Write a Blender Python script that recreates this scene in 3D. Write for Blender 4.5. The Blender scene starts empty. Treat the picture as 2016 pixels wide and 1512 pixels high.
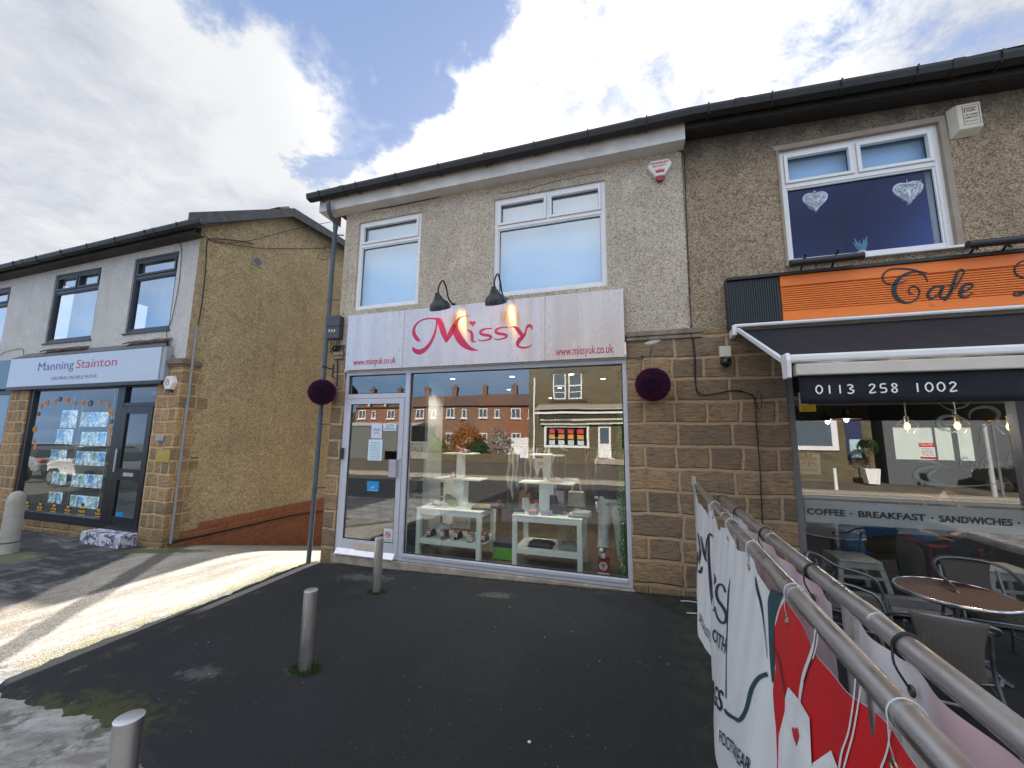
import bpy, bmesh, math, random
from math import radians as rad, sin, cos, pi, sqrt
from mathutils import Vector as V, Matrix, noise as MN
random.seed(7)
S = bpy.context.scene
C = S.collection
# ---------------------------------------------------------------- camera frame (calibrated)
FPX = 757.0
CAM = V((0, -5.2, 1.72))
def _axes(yaw, pitch, roll):
    cy, sy, cp, sp, cr, sr = cos(yaw), sin(yaw), cos(pitch), sin(pitch), cos(roll), sin(roll)
    f = V((sy*cp, cy*cp, sp)); r = V((cy, -sy, 0)); u = r.cross(f)
    return cr*r+sr*u, -sr*r+cr*u, f
CR, CU, CF = _axes(rad(-17.30), rad(7.73), rad(.547))
def ray(px, py): return CR*((px-1008)/FPX)-CU*((py-756)/FPX)+CF
def at(px, py, Y=0.0):
    d = ray(px, py); return CAM+d*((Y-CAM.y)/d.y)
def atx(px, py, X):
    d = ray(px, py); return CAM+d*((X-CAM.x)/d.x)
def atz(px, py, Z):
    d = ray(px, py); return CAM+d*((Z-CAM.z)/d.z)
def rect(tl, tr, bl, br, Y=0.0):      # mean upright rectangle x0,x1,z0,z1 on the plane y=Y
    a, b, c, d = at(*tl, Y), at(*tr, Y), at(*bl, Y), at(*br, Y)
    return (a.x+c.x)/2, (b.x+d.x)/2, (c.z+d.z)/2, (a.z+b.z)/2
def G(x, y):                          # height of the ground
    z = -.3+.028*(min(max(x, -4.74), 5)+4.74)
    if x < -4.74: z = -.3-.02*min(4, -4.74-x)
    if x < -4.3 and y > -.4:
        k = min(1, (-4.3-x)/.3); t = y+.4; z -= k*.26*(t*t/(2*1.2) if t < 1.2 else t-.6)
    if y < -6: z += (-.36-z)*min(1, (-6-y)/2)
    return z
def gpg(px, py):
    z = -.2
    for i in range(12):
        p = atz(px, py, z); z = G(p.x, p.y)
    return p
# ---------------------------------------------------------------- mesh builder
def sm(t): t = max(0, min(1, t)); return t*t*(3-2*t)
def catmull(P, n=6):
    P = [tuple(p) for p in P]; out = []
    Q = [P[0]]+P+[P[-1]]
    for i in range(1, len(Q)-2):
        a, b, c, d = Q[i-1:i+3]
        for k in range(n):
            t = k/n; out.append(tuple(.5*((2*b[j])+(-a[j]+c[j])*t+(2*a[j]-5*b[j]+4*c[j]-d[j])*t*t+(-a[j]+3*b[j]-3*c[j]+d[j])*t**3) for j in range(len(b))))
    out.append(P[-1]); return out
class MB:
    def __init__(s): s.v = []; s.f = []
    def add(s, v, f):
        o = len(s.v); s.v += [V(p) for p in v]; s.f += [tuple(i+o for i in q) for q in f]; return s
    def box(s, x0, x1, y0, y1, z0, z1, M=None):
        v = [V((x, y, z)) for z in (z0, z1) for y in (y0, y1) for x in (x0, x1)]
        if M: v = [M@p for p in v]
        return s.add(v, [(0, 2, 3, 1), (4, 5, 7, 6), (0, 1, 5, 4), (2, 6, 7, 3), (0, 4, 6, 2), (1, 3, 7, 5)])
    def bar(s, a, b, w, h, up=(0, 0, 1)):      # rectangular bar
        a, b = V(a), V(b); d = (b-a).normalized(); u = V(up); r = d.cross(u)
        r = (V((1, 0, 0)) if r.length < 1e-4 else r).normalized(); u = r.cross(d)
        v = [p+r*i*w/2+u*j*h/2 for p in (a, b) for j in (-1, 1) for i in (-1, 1)]
        return s.add(v, [(0, 1, 3, 2), (4, 6, 7, 5), (0, 4, 5, 1), (2, 3, 7, 6), (0, 2, 6, 4), (1, 5, 7, 3)])
    def tube(s, P, r, n=10, cap=True, flat=1):
        P = [V(p[:3]) for p in P]; R = r if isinstance(r, (list, tuple)) else [r]*len(P)
        T = [(P[min(i+1, len(P)-1)]-P[max(i-1, 0)]).normalized() for i in range(len(P))]
        u = V((0, 0, 1)) if abs(T[0].z) < .9 else V((1, 0, 0))
        v = []
        for i, p in enumerate(P):
            a = T[i].cross(u)
            if a.length < 1e-5: a = T[i].cross(V((0, 1, .1)))
            a.normalize(); b = a.cross(T[i]).normalized(); u = b
            v += [p+(a*cos(2*pi*k/n)+b*flat*sin(2*pi*k/n))*R[i] for k in range(n)]
        f = [(i*n+k, i*n+(k+1) % n, (i+1)*n+(k+1) % n, (i+1)*n+k) for i in range(len(P)-1) for k in range(n)]
        if cap: f += [tuple(range(n))[::-1], tuple((len(P)-1)*n+k for k in range(n))]
        return s.add(v, f)
    def cyl(s, a, b, r, r2=None, n=16): return s.tube([a, b], [r, r if r2 is None else r2], n)
    def lathe(s, c, prof, n=24, M=None):
        c = V(c); v = []
        for r, z in prof:
            for k in range(n):
                p = V((r*cos(2*pi*k/n), r*sin(2*pi*k/n), z)); v.append(c+(M@p if M else p))
        m = len(prof); f = [(i*n+k, i*n+(k+1) % n, (i+1)*n+(k+1) % n, (i+1)*n+k) for i in range(m-1) for k in range(n)]
        f += [tuple(range(n))[::-1], tuple((m-1)*n+k for k in range(n))]
        return s.add(v, f)
    def ell(s, c, r, nu=16, nv=10, M=None, fn=None):
        v = []; c = V(c)
        for i in range(nv+1):
            a = pi*i/nv
            for k in range(nu):
                b = 2*pi*k/nu; p = V((sin(a)*cos(b), sin(a)*sin(b), cos(a)))
                q = fn(p) if fn else 1
                p = V((p.x*r[0], p.y*r[1], p.z*r[2]))*q; v.append(c+(M@p if M else p))
        f = [(i*nu+k, (i+1)*nu+k, (i+1)*nu+(k+1) % nu, i*nu+(k+1) % nu) for i in range(nv) for k in range(nu)]
        return s.add(v, f)
    def prism(s, P, d):                # planar polygon pushed along d
        P = [V(p) for p in P]; d = V(d); n = len(P)
        return s.add(P+[p+d for p in P], [tuple(range(n))[::-1], tuple(range(n, 2*n))]+[(i, (i+1) % n, n+(i+1) % n, n+i) for i in range(n)])
    def grid(s, fn, nu, nv):
        v = [fn(i/nu, j/nv) for j in range(nv+1) for i in range(nu+1)]
        return s.add(v, [(j*(nu+1)+i, j*(nu+1)+i+1, (j+1)*(nu+1)+i+1, (j+1)*(nu+1)+i) for j in range(nv) for i in range(nu)])
    def ribbon(s, P, fn, n=6, off=0):  # P=[(x,y,w)], widths across; fn maps 2D to 3D
        Q = catmull(P, n); v = []
        for i, (x, y, w) in enumerate(Q):
            a, b = Q[max(i-1, 0)], Q[min(i+1, len(Q)-1)]
            dx, dy = b[0]-a[0], b[1]-a[1]; L = sqrt(dx*dx+dy*dy) or 1
            nx, ny = -dy/L*w/2, dx/L*w/2
            v += [fn(x+nx, y+ny), fn(x-nx, y-ny)]
        return s.add(v, [(2*i, 2*i+1, 2*i+3, 2*i+2) for i in range(len(Q)-1)])
    def build(s, name, m, parent=None, smooth=False, bev=0, thick=0, remesh=0, angle=40):
        o0 = parent['_o'] if parent is not None else (0, 0, 0); o0 = V(o0)
        me = bpy.data.meshes.new(name); me.from_pydata([p-o0 for p in s.v], [], s.f); me.validate()
        b = bmesh.new(); b.from_mesh(me); bmesh.ops.remove_doubles(b, verts=b.verts, dist=1e-5)
        bmesh.ops.recalc_face_normals(b, faces=b.faces); b.to_mesh(me); b.free()
        if smooth:
            me.shade_smooth() if hasattr(me, 'shade_smooth') else None
            if hasattr(me, 'set_sharp_from_angle'): me.set_sharp_from_angle(angle=rad(angle))
        me.materials.append(m)
        o = bpy.data.objects.new(name, me); C.objects.link(o); o['_o'] = tuple(o0)
        if parent is not None: o.parent = parent
        if thick:
            k = o.modifiers.new('t', 'SOLIDIFY'); k.thickness = thick; k.offset = 0
        if remesh:
            k = o.modifiers.new('r', 'REMESH'); k.mode = 'VOXEL'; k.voxel_size = remesh; k.use_smooth_shade = True
            k = o.modifiers.new('s', 'SMOOTH'); k.iterations = 4; k.factor = .5
        if bev:
            k = o.modifiers.new('b', 'BEVEL'); k.width = bev; k.segments = 2; k.limit_method = 'ANGLE'; k.angle_limit = rad(40); k.harden_normals = False
        return o
def tag(o, label=None, cat=None, group=None, kind=None):
    if label: o['label'] = label
    if cat: o['category'] = cat
    if group: o['group'] = group
    if kind: o['kind'] = kind
    return o
def thing(name, label, cat, loc=(0, 0, 0), group=None):
    o = bpy.data.objects.new(name, None); C.objects.link(o); o.location = loc; o['_o'] = tuple(loc)
    o.empty_display_size = .1
    return tag(o, label, cat, group)
def dup(root, loc, rz=0, label=None):
    def cp(o, par):
        c = o.copy(); C.objects.link(c); c.parent = par
        if 'label' in c and par is not None: del c['label']
        for k in list(o.children): cp(k, c)
        return c
    r = cp(root, None); r.location = loc; r.rotation_euler = (0, 0, rz)
    if label: r['label'] = label
    return r
def txt(s, fn, x0, x1, y0, h, bold=0, sq=None):
    """flat text mesh; fn maps (x,y) to 3D; text spans x0..x1, baseline y0, cap height h"""
    cu = bpy.data.curves.new('t', 'FONT'); cu.body = s; cu.size = 1; cu.offset = bold; cu.resolution_u = 3
    ob = bpy.data.objects.new('t', cu); C.objects.link(ob)
    me = bpy.data.meshes.new_from_object(ob)
    xs = [v.co.x for v in me.vertices]; a, b = min(xs), max(xs)
    mb = MB(); mb.add([fn(x0+(v.co.x-a)/(b-a)*(x1-x0), y0+v.co.y/.729*h) for v in me.vertices], [tuple(p.vertices) for p in me.polygons])
    bpy.data.objects.remove(ob); bpy.data.meshes.remove(me)
    return mb
# ---------------------------------------------------------------- materials
class NT:
    def __init__(s, name, world=None):
        if world: s.t = world.node_tree
        else:
            s.m = bpy.data.materials.new(name); s.m.use_nodes = True; s.t = s.m.node_tree
        s.t.nodes.clear(); s.out = s.t.nodes.new('ShaderNodeOutputWorld' if world else 'ShaderNodeOutputMaterial')
    def n(s, typ, ins=None, **kw):
        d = s.t.nodes.new('ShaderNode'+typ)
        for k, v in kw.items(): setattr(d, k, v)
        for k, v in (ins or {}).items():
            p = d.inputs[k]
            if isinstance(v, bpy.types.NodeSocket): s.t.links.new(v, p)
            elif isinstance(v, bpy.types.Node): s.t.links.new(v.outputs[0], p)
            else:
                if p.type == 'RGBA' and len(v) == 3: v = (*v, 1)
                p.default_value = v
        return d
    def math(s, op, a, b=0, clamp=False): return s.n('Math', {0: a, 1: b}, operation=op, use_clamp=clamp).outputs[0]
    def mr(s, v, a, b, c=0, d=1, smooth=False):
        return s.n('MapRange', {0: v, 1: a, 2: b, 3: c, 4: d}, clamp=True, interpolation_type='SMOOTHSTEP' if smooth else 'LINEAR').outputs[0]
    def mix(s, f, a, b, bt='MIX'): return s.n('MixRGB', {0: f, 1: a, 2: b}, blend_type=bt).outputs[0]
    def noise(s, vec, sc, det=4, rough=.55, dist=0): return s.n('TexNoise', {'Vector': vec, 'Scale': sc, 'Detail': det, 'Roughness': rough, 'Distortion': dist}).outputs[0]
    def pos(s): return s.n('NewGeometry').outputs[0]
    def obj(s): return s.n('TexCoord').outputs[3]
    def scale(s, v, x): return s.n('VectorMath', {0: v, 1: x}, operation='MULTIPLY').outputs[0]
    def ramp(s, f, stops):
        r = s.n('ValToRGB', {0: f}); e = r.color_ramp.elements
        while len(e) < len(stops): e.new(.5)
        for i, (p, c) in enumerate(stops): e[i].position = p; e[i].color = (*c, 1) if len(c) == 3 else c
        return r.outputs[0]
    def bump(s, h, st=.3, dist=.01): return s.n('Bump', {'Height': h, 'Strength': st, 'Distance': dist}).outputs[0]
    def bsdf(s, col, rough=.6, metal=0, nrm=None, **ex):
        ins = {'Base Color': col, 'Roughness': rough, 'Metallic': metal}
        if nrm is not None: ins['Normal'] = nrm
        ins.update({k.replace('_', ' '): v for k, v in ex.items()})
        b = s.n('BsdfPrincipled', ins); s.t.links.new(b.outputs[0], s.out.inputs[0]); return s.m
_mc = {}
def M(name, col=(.5, .5, .5), rough=.5, metal=0, var=.12, sc=8, bump=0, bsc=60, emit=None, es=0, coat=0):
    if name in _mc: return _mc[name]
    t = NT(name); p = t.obj()
    n = t.noise(p, sc, 5, .6); c2 = tuple(x*(1-var) for x in col); c1 = tuple(min(1, x*(1+var*.6)) for x in col)
    c = t.mix(t.mr(n, .3, .7), c2, c1)
    nr = t.bump(t.noise(p, bsc, 4), bump, .004) if bump else None
    ex = {}
    if emit: ex = {'Emission Color': (*emit, 1), 'Emission Strength': es}
    if coat: ex['Coat Weight'] = coat
    r = t.mr(t.noise(p, sc*2.3, 3), .3, .7, max(.02, rough-.06), min(1, rough+.08))
    ins = {'Base Color': c, 'Roughness': r, 'Metallic': metal, **ex}
    if nr is not None: ins['Normal'] = nr
    b = t.n('BsdfPrincipled', ins); t.t.links.new(b.outputs[0], t.out.inputs[0])
    _mc[name] = t.m; return t.m
def pebble(name, dark, mid, light, soot=0, stain=.3, top=5.7, bs=.8):
    t = NT(name); p = t.pos()
    w = t.n('VectorMath', {0: p, 1: t.scale(t.n('TexNoise', {'Vector': p, 'Scale': 30.0}).outputs[1], (.02, .02, .02))}, operation='ADD').outputs[0]
    vo = t.n('TexVoronoi', {'Vector': w, 'Scale': 105.0, 'Randomness': 1.0})
    vb = t.n('TexVoronoi', {'Vector': w, 'Scale': 46.0, 'Randomness': 1.0})
    f = t.math('ADD', t.math('MULTIPLY', t.n('SeparateColor', {0: vo.outputs[1]}).outputs[0], .55), t.math('MULTIPLY', t.n('SeparateColor', {0: vb.outputs[1]}).outputs[1], .3))
    f = t.math('ADD', f, t.math('MULTIPLY', t.noise(p, 11, 8, .75), .3))
    c = t.ramp(f, [(.2, dark), (.5, mid), (.85, light)])
    gap = t.mr(vb.outputs[0], .35, .7, 1, .80); c = t.mix(1, c, gap, 'MULTIPLY')
    big = t.mr(t.noise(p, 1.1, 6, .65), .35, .7, 1, 1-stain); c = t.mix(1, c, big, 'MULTIPLY')
    stk = t.mr(t.noise(t.scale(p, (5, 5, .5)), 1, 5, .6), .5, .8, 1, 1-stain*.7); c = t.mix(1, c, stk, 'MULTIPLY')
    pt = t.noise(p, 3.1, 9, .72, .8); c = t.mix(t.mr(pt, .55, .66, 0, .22), c, tuple(x*.5 for x in mid)); c = t.mix(t.mr(pt, .44, .36, 0, .3), c, light)
    dr = t.noise(t.scale(p, (11, 11, .35)), 1, 4, .6); c = t.mix(t.math('MULTIPLY', t.mr(dr, .58, .74), .28), c, dark)
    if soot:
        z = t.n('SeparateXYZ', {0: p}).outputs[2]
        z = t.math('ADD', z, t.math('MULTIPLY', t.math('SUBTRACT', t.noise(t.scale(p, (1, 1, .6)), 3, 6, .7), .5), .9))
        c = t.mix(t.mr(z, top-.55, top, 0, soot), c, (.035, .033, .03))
    h = t.math('ADD', t.mr(vo.outputs[0], 0, .6, 1, 0), t.math('MULTIPLY', t.mr(vb.outputs[0], 0, .7, 1, 0), 1.2))
    return t.bsdf(c, .9, nrm=t.bump(t.math('ADD', h, t.noise(p, 130, 3)), bs, .012))
def stone(name, ax='x', w=.60, h=.275, tint=(1, 1, 1), off=0.0):
    t = NT(name); p = t.pos(); sp = t.n('SeparateXYZ', {0: p})
    u = sp.outputs[0 if ax == 'x' else 1]
    nz = t.n('TexNoise', {'Vector': p, 'Scale': 2.2, 'Detail': 3.0}); nc = t.n('SeparateColor', {0: nz.outputs[1]})
    u2 = t.math('ADD', t.math('ADD', u, off), t.math('MULTIPLY', nc.outputs[0], .11)); z2 = t.math('ADD', t.math('ADD', sp.outputs[2], 3.02), t.math('MULTIPLY', nc.outputs[1], .07))
    v = t.n('CombineXYZ', {0: u2, 1: z2, 2: 0.0})
    br = t.n('TexBrick', {'Vector': v.outputs[0], 'Scale': 1.0, 'Mortar Size': .027, 'Mortar Smooth': .6, 'Bias': 0.0, 'Brick Width': w, 'Row Height': h,
        'Color1': (.50, .34, .185, 1), 'Color2': (.25, .195, .13, 1), 'Mortar': (.40, .31, .20, 1)}, offset=.42, offset_frequency=2, squash=.6, squash_frequency=2)
    mort = t.math('ADD', br.outputs[1], t.math('MULTIPLY', t.math('SUBTRACT', t.noise(p, 17, 6, .7), .5), .9), True)
    st = t.noise(t.scale(p, (7, 7, 34)), 1.3, 7, .75, .6)
    st2 = t.noise(t.scale(p, (14, 14, 70)), 1, 5, .7)
    c = t.mix(t.mr(st, .44, .62, 0, .75), br.outputs[0], (.085, .072, .06))
    c = t.mix(t.mr(t.noise(p, 1.7, 5, .6), .45, .7, 0, .55), c, t.mix(.5, c, (.33, .21, .11)), 'MIX')
    c = t.mix(t.mr(t.noise(p, 2.6, 6, .6), .5, .72, 0, .55), c, (.10, .088, .075))
    c = t.mix(t.mr(mort, .2, .8, 0, .85), c, t.mix(t.noise(p, 25, 4), (.40, .29, .165), (.62, .47, .28)))
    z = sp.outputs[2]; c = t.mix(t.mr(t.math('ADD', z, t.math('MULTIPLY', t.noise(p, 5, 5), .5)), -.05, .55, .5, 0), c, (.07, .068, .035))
    c = t.mix(1, c, (tint[0]*1.12, tint[1]*1.05, tint[2]*1.0), 'MULTIPLY')
    hh = t.math('ADD', t.math('MULTIPLY', t.math('SUBTRACT', 1, mort), 1.0), t.math('MULTIPLY', t.math('ADD', st, st2), .8))
    return t.bsdf(c, .88, nrm=t.bump(hh, 1.0, .03))
def brick(name, ax='x', c1=(.26, .09, .045), c2=(.18, .07, .04), mo=(.25, .2, .16), w=.225, h=.075, ms=.006, bs=.5):
    t = NT(name); p = t.pos(); sp = t.n('SeparateXYZ', {0: p})
    v = t.n('CombineXYZ', {0: sp.outputs[0 if ax == 'x' else 1], 1: sp.outputs[2], 2: 0.0})
    br = t.n('TexBrick', {'Vector': v.outputs[0], 'Scale': 1.0, 'Mortar Size': ms, 'Mortar Smooth': .3, 'Brick Width': w, 'Row Height': h, 'Color1': (*c1, 1), 'Color2': (*c2, 1), 'Mortar': (*mo, 1)})
    n = t.noise(p, 9, 7, .7); c = t.mix(t.mr(n, .4, .75, 0, .6), br.outputs[0], tuple(x*.4 for x in c1))
    c = t.mix(t.mr(t.noise(p, 2, 5), .4, .7, 0, .35), c, tuple(x*1.3 for x in c1))
    return t.bsdf(c, .9, nrm=t.bump(t.math('ADD', t.math('SUBTRACT', 1, br.outputs[1]), t.math('MULTIPLY', n, .6)), bs, .008))
def glass(name, refl=.2, tint=(.9, .95, .93), rough=.0, wav=0, mul=1.6):
    t = NT(name)
    gm = t.n('NewGeometry'); cs = t.math('ABSOLUTE', t.n('VectorMath', {0: gm.outputs[1], 1: gm.outputs[4]}, operation='DOT_PRODUCT').outputs[1])
    fr = t.math('ADD', .04, t.math('MULTIPLY', t.math('POWER', t.math('SUBTRACT', 1, cs), 5), .96))
    f = t.math('ADD', t.math('MULTIPLY', fr, mul), refl, True)
    ins = {'Color': (1, 1, 1, 1), 'Roughness': rough}
    if wav: ins['Normal'] = t.bump(t.noise(t.obj(), 1.3, 1), wav, .01)
    g = t.n('BsdfGlossy', ins); tr = t.n('BsdfTransparent', {'Color': (*tint, 1)})
    mx = t.n('MixShader', {0: f, 1: tr, 2: g}); t.t.links.new(mx.outputs[0], t.out.inputs[0]); return t.m
def metal(name, col=(.6, .6, .58), rough=.3, st=(60, 60, 2), dirt=.4, dcol=(.18, .12, .08), aniso=0):
    t = NT(name); p = t.obj(); n = t.noise(t.scale(p, st), 1, 4, .6); d = t.noise(p, 7, 6, .7)
    c = t.mix(t.mr(d, .5, .75, 0, dirt), t.mix(n, tuple(x*.8 for x in col), col), dcol)
    r = t.math('ADD', t.mr(n, .3, .7, rough-.06, rough+.1), t.mr(d, .45, .7, 0, .15))
    return t.bsdf(c, r, 1, nrm=t.bump(n, .12, .002), Anisotropic=aniso)
ALU = M('lilac_grey_aluminium', (.52, .535, .60), .38, .15, .06)
UPVC = M('white_upvc', (.80, .80, .80), .3, 0, .05, 3)
PEB = pebble('pale_pebbledash', (.34, .245, .165), (.74, .61, .46), (.95, .86, .72), 0, .22)
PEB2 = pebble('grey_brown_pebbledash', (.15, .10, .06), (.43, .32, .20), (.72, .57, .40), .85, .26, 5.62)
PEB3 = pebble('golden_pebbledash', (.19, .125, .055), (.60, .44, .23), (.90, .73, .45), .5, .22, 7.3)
WHT = pebble('white_painted_pebbledash', (.62, .59, .56), (.82, .79, .75), (.9, .88, .85), 0, .16)
STN = stone('sandstone_blocks'); STNY = stone('sandstone_blocks_side', 'y', .4); STNL = stone('pale_sandstone_blocks', 'x', .34, .25, (1.25, 1.2, 1.1), .1)
BRKY = brick('orange_red_brick_side', 'y', (.36, .12, .05), (.27, .09, .045), (.3, .22, .16))
BRK = brick('red_brick', 'x')
SLAB = M('worn_concrete_sill', (.36, .31, .25), .85, 0, .35, 6, .5)
BLACK = M('black_paint', (.018, .018, .02), .4)
CABLE = M('black_cable', (.012, .011, .011), .5)
ANTH = M('anthracite_paint', (.026, .03, .036), .4)
GREYP = M('grey_plastic', (.16, .18, .20), .4, 0, .2, 12)
WHITE = M('white_paint', (.8, .8, .79), .4, 0, .06)
OFFW = M('ivory_plastic', (.62, .58, .47), .4, 0, .1)
RED = M('bright_red', (.55, .03, .03), .45)
MAG = M('crimson_vinyl', (.50, .02, .10), .35, 0, .05)
PAPER = M('paper_white', (.78, .78, .76), .6, 0, .04)
INK = M('dark_ink', (.02, .025, .06), .6)
NAVY = M('navy_print', (.012, .03, .06), .45)
CHROME = metal('worn_steel', (.72, .71, .70), .30, (4, 4, 60), .42, (.32, .27, .23))
STEEL = metal('brushed_steel', (.80, .79, .76), .32, (30, 30, 1), .6, (.34, .28, .22))
GLS = glass('shop_glass', .15, (.80, .86, .83), 0, .12)
GLU = glass('upstairs_glass', .26, (.9, .95, 1))
GLB = glass('blue_dark_glass', .0, (.85, .9, 1), mul=.7)
GLL = glass('estate_agent_glass', .05, (.75, .84, .84))
GLC = glass('cafe_glass', .15, (.66, .70, .68))
# ---------------------------------------------------------------- camera, sun, sky
cam = bpy.data.cameras.new('camera'); co = bpy.data.objects.new('camera', cam); C.objects.link(co); S.camera = co
cam.sensor_width = 36; cam.lens = FPX/2016*36; cam.clip_start = .03; cam.clip_end = 600
mw = Matrix.Identity(4)
for i, a in enumerate((CR, CU, -CF)): mw[0][i], mw[1][i], mw[2][i] = a
mw.translation = CAM; co.matrix_world = mw
S.render.resolution_x = 1024; S.render.resolution_y = 768
S.view_settings.view_transform = 'Standard'; S.view_settings.look = 'None'; S.view_settings.exposure = EXPO = 1.75
SUN_EL = 31.0; SUN_AZ = -2.5
sl = bpy.data.lights.new('sun', 'SUN'); sl.energy = 4.2; sl.angle = rad(.6); sl.color = (1, .95, .87)
so = bpy.data.objects.new('sun', sl); C.objects.link(so)
so.rotation_euler = (rad(-(90-SUN_EL)), 0, rad(-SUN_AZ))
W = bpy.data.worlds.new('World'); S.world = W; W.use_nodes = True
t = NT('', W)
sky = t.n('TexSky', sky_type='NISHITA', sun_disc=False, sun_elevation=rad(SUN_EL), sun_rotation=rad(SUN_AZ), dust_density=1.2)
d = t.n('TexCoord').outputs[0]
dz = t.n('SeparateXYZ', {0: d})
K = 1/2**EXPO
cl = t.n('VectorMath', {0: d, 1: t.n('CombineXYZ', {i: t.math('ADD', t.math('ABSOLUTE', dz.outputs[2]), .22) for i in (0, 1, 2)}).outputs[0]}, operation='DIVIDE').outputs[0]
cl = t.n('VectorMath', {0: cl, 1: (3.1, 7.7, 0)}, operation='ADD').outputs[0]
n1 = t.noise(cl, 2.3, 10, .62, .35); n2 = t.noise(cl, 6.5, 9, .68, .3); n3 = t.noise(cl, 1.0, 5, .5)
warp = t.n('VectorMath', {0: t.n('TexNoise', {'Vector': cl, 'Scale': 2.6, 'Detail': 7.0, 'Roughness': .62}).outputs[1], 1: (.5, .5, .5)}, operation='SUBTRACT').outputs[0]
dw = t.n('VectorMath', {0: t.n('VectorMath', {0: d, 1: t.scale(warp, (.38, .38, .38))}, operation='ADD').outputs[0]}, operation='NORMALIZE').outputs[0]
def blob(px, py, r, soft=.6, src=None):
    c = ray(px, py).normalized(); a = atan = r/FPX
    dp = t.n('VectorMath', {0: src or dw, 1: tuple(c)}, operation='DOT_PRODUCT').outputs[1]
    return t.mr(dp, cos(a*(1+soft)), cos(a*(1-soft*.7)), 0, 1, True)
def mx(L):
    r = L[0]
    for x in L[1:]: r = t.math('MAXIMUM', r, x)
    return r
gap = mx([blob(*q) for q in ((690, -60, 110), (760, 20, 85), (720, 130, 75), (690, 210, 60), (660, 285, 48), (628, 340, 30), (900, 20, 60, .8), (800, 110, 60, .8), (480, -90, 70))])
thin = mx([blob(*q) for q in ((900, 30, 110, .9), (1120, 60, 90, .9), (1300, 20, 110, .9), (1650, 40, 150, .9), (1480, 150, 70, .9))])
cov = t.math('SUBTRACT', t.mr(n1, .30, .56), t.math('MULTIPLY', gap, 1.15))
cov = t.math('ADD', cov, .42)
cov = t.math('SUBTRACT', cov, t.math('MULTIPLY', t.math('MULTIPLY', thin, t.mr(n2, .38, .6, 1, 0)), .85))
back = t.mr(dz.outputs[1], .15, -.35, 0, 1, True)
cov = t.math('SUBTRACT', cov, t.math('MULTIPLY', t.math('MULTIPLY', back, t.mr(n3, .4, .6, 1, .2)), .75), True)
cov = t.mr(cov, .0, 1.0, 0, 1, True)
glow = mx([blob(*q, 1.0, d) for q in ((1000, 210, 190), (1180, 140, 170), (1350, 120, 150))])
grey = t.mr(t.math('ADD', t.math('MULTIPLY', n2, .5), t.math('MULTIPLY', n1, .6)), .42, .68, 0, 1)
ccol = t.mix(grey, (.56, .60, .69), (.86, .87, .90))
ccol = t.mix(mx([blob(*q, .7) for q in ((560, 130, 110), (480, 40, 90), (540, 300, 60), (1090, 200, 150), (900, 270, 110))]), ccol, (.90, .91, .93), 'MIX')
ccol = t.mix(t.math('MULTIPLY', glow, .9), ccol, (1.3, 1.3, 1.3))
blue = t.mix(t.mr(dz.outputs[2], 0, .9), (.40, .50, .70), (.20, .30, .56))
blue = t.mix(back, blue, (.12, .26, .55))
col = t.mix(cov, blue, ccol)
col = t.mix(t.math('MULTIPLY', back, .75), col, t.mix(t.mr(dz.outputs[2], .22, .6, 0, 1, True), (.20, .40, .72), (.74, .77, .80)))
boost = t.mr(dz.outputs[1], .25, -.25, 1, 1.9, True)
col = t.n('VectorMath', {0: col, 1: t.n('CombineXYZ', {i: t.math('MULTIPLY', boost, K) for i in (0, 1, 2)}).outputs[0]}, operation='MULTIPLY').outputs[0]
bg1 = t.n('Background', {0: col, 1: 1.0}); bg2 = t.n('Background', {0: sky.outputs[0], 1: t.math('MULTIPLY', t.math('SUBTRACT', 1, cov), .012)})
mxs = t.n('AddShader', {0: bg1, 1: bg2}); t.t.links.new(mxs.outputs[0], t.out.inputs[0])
W.cycles.sampling_method = 'MANUAL'; W.cycles.sample_map_resolution = 1024
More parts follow.
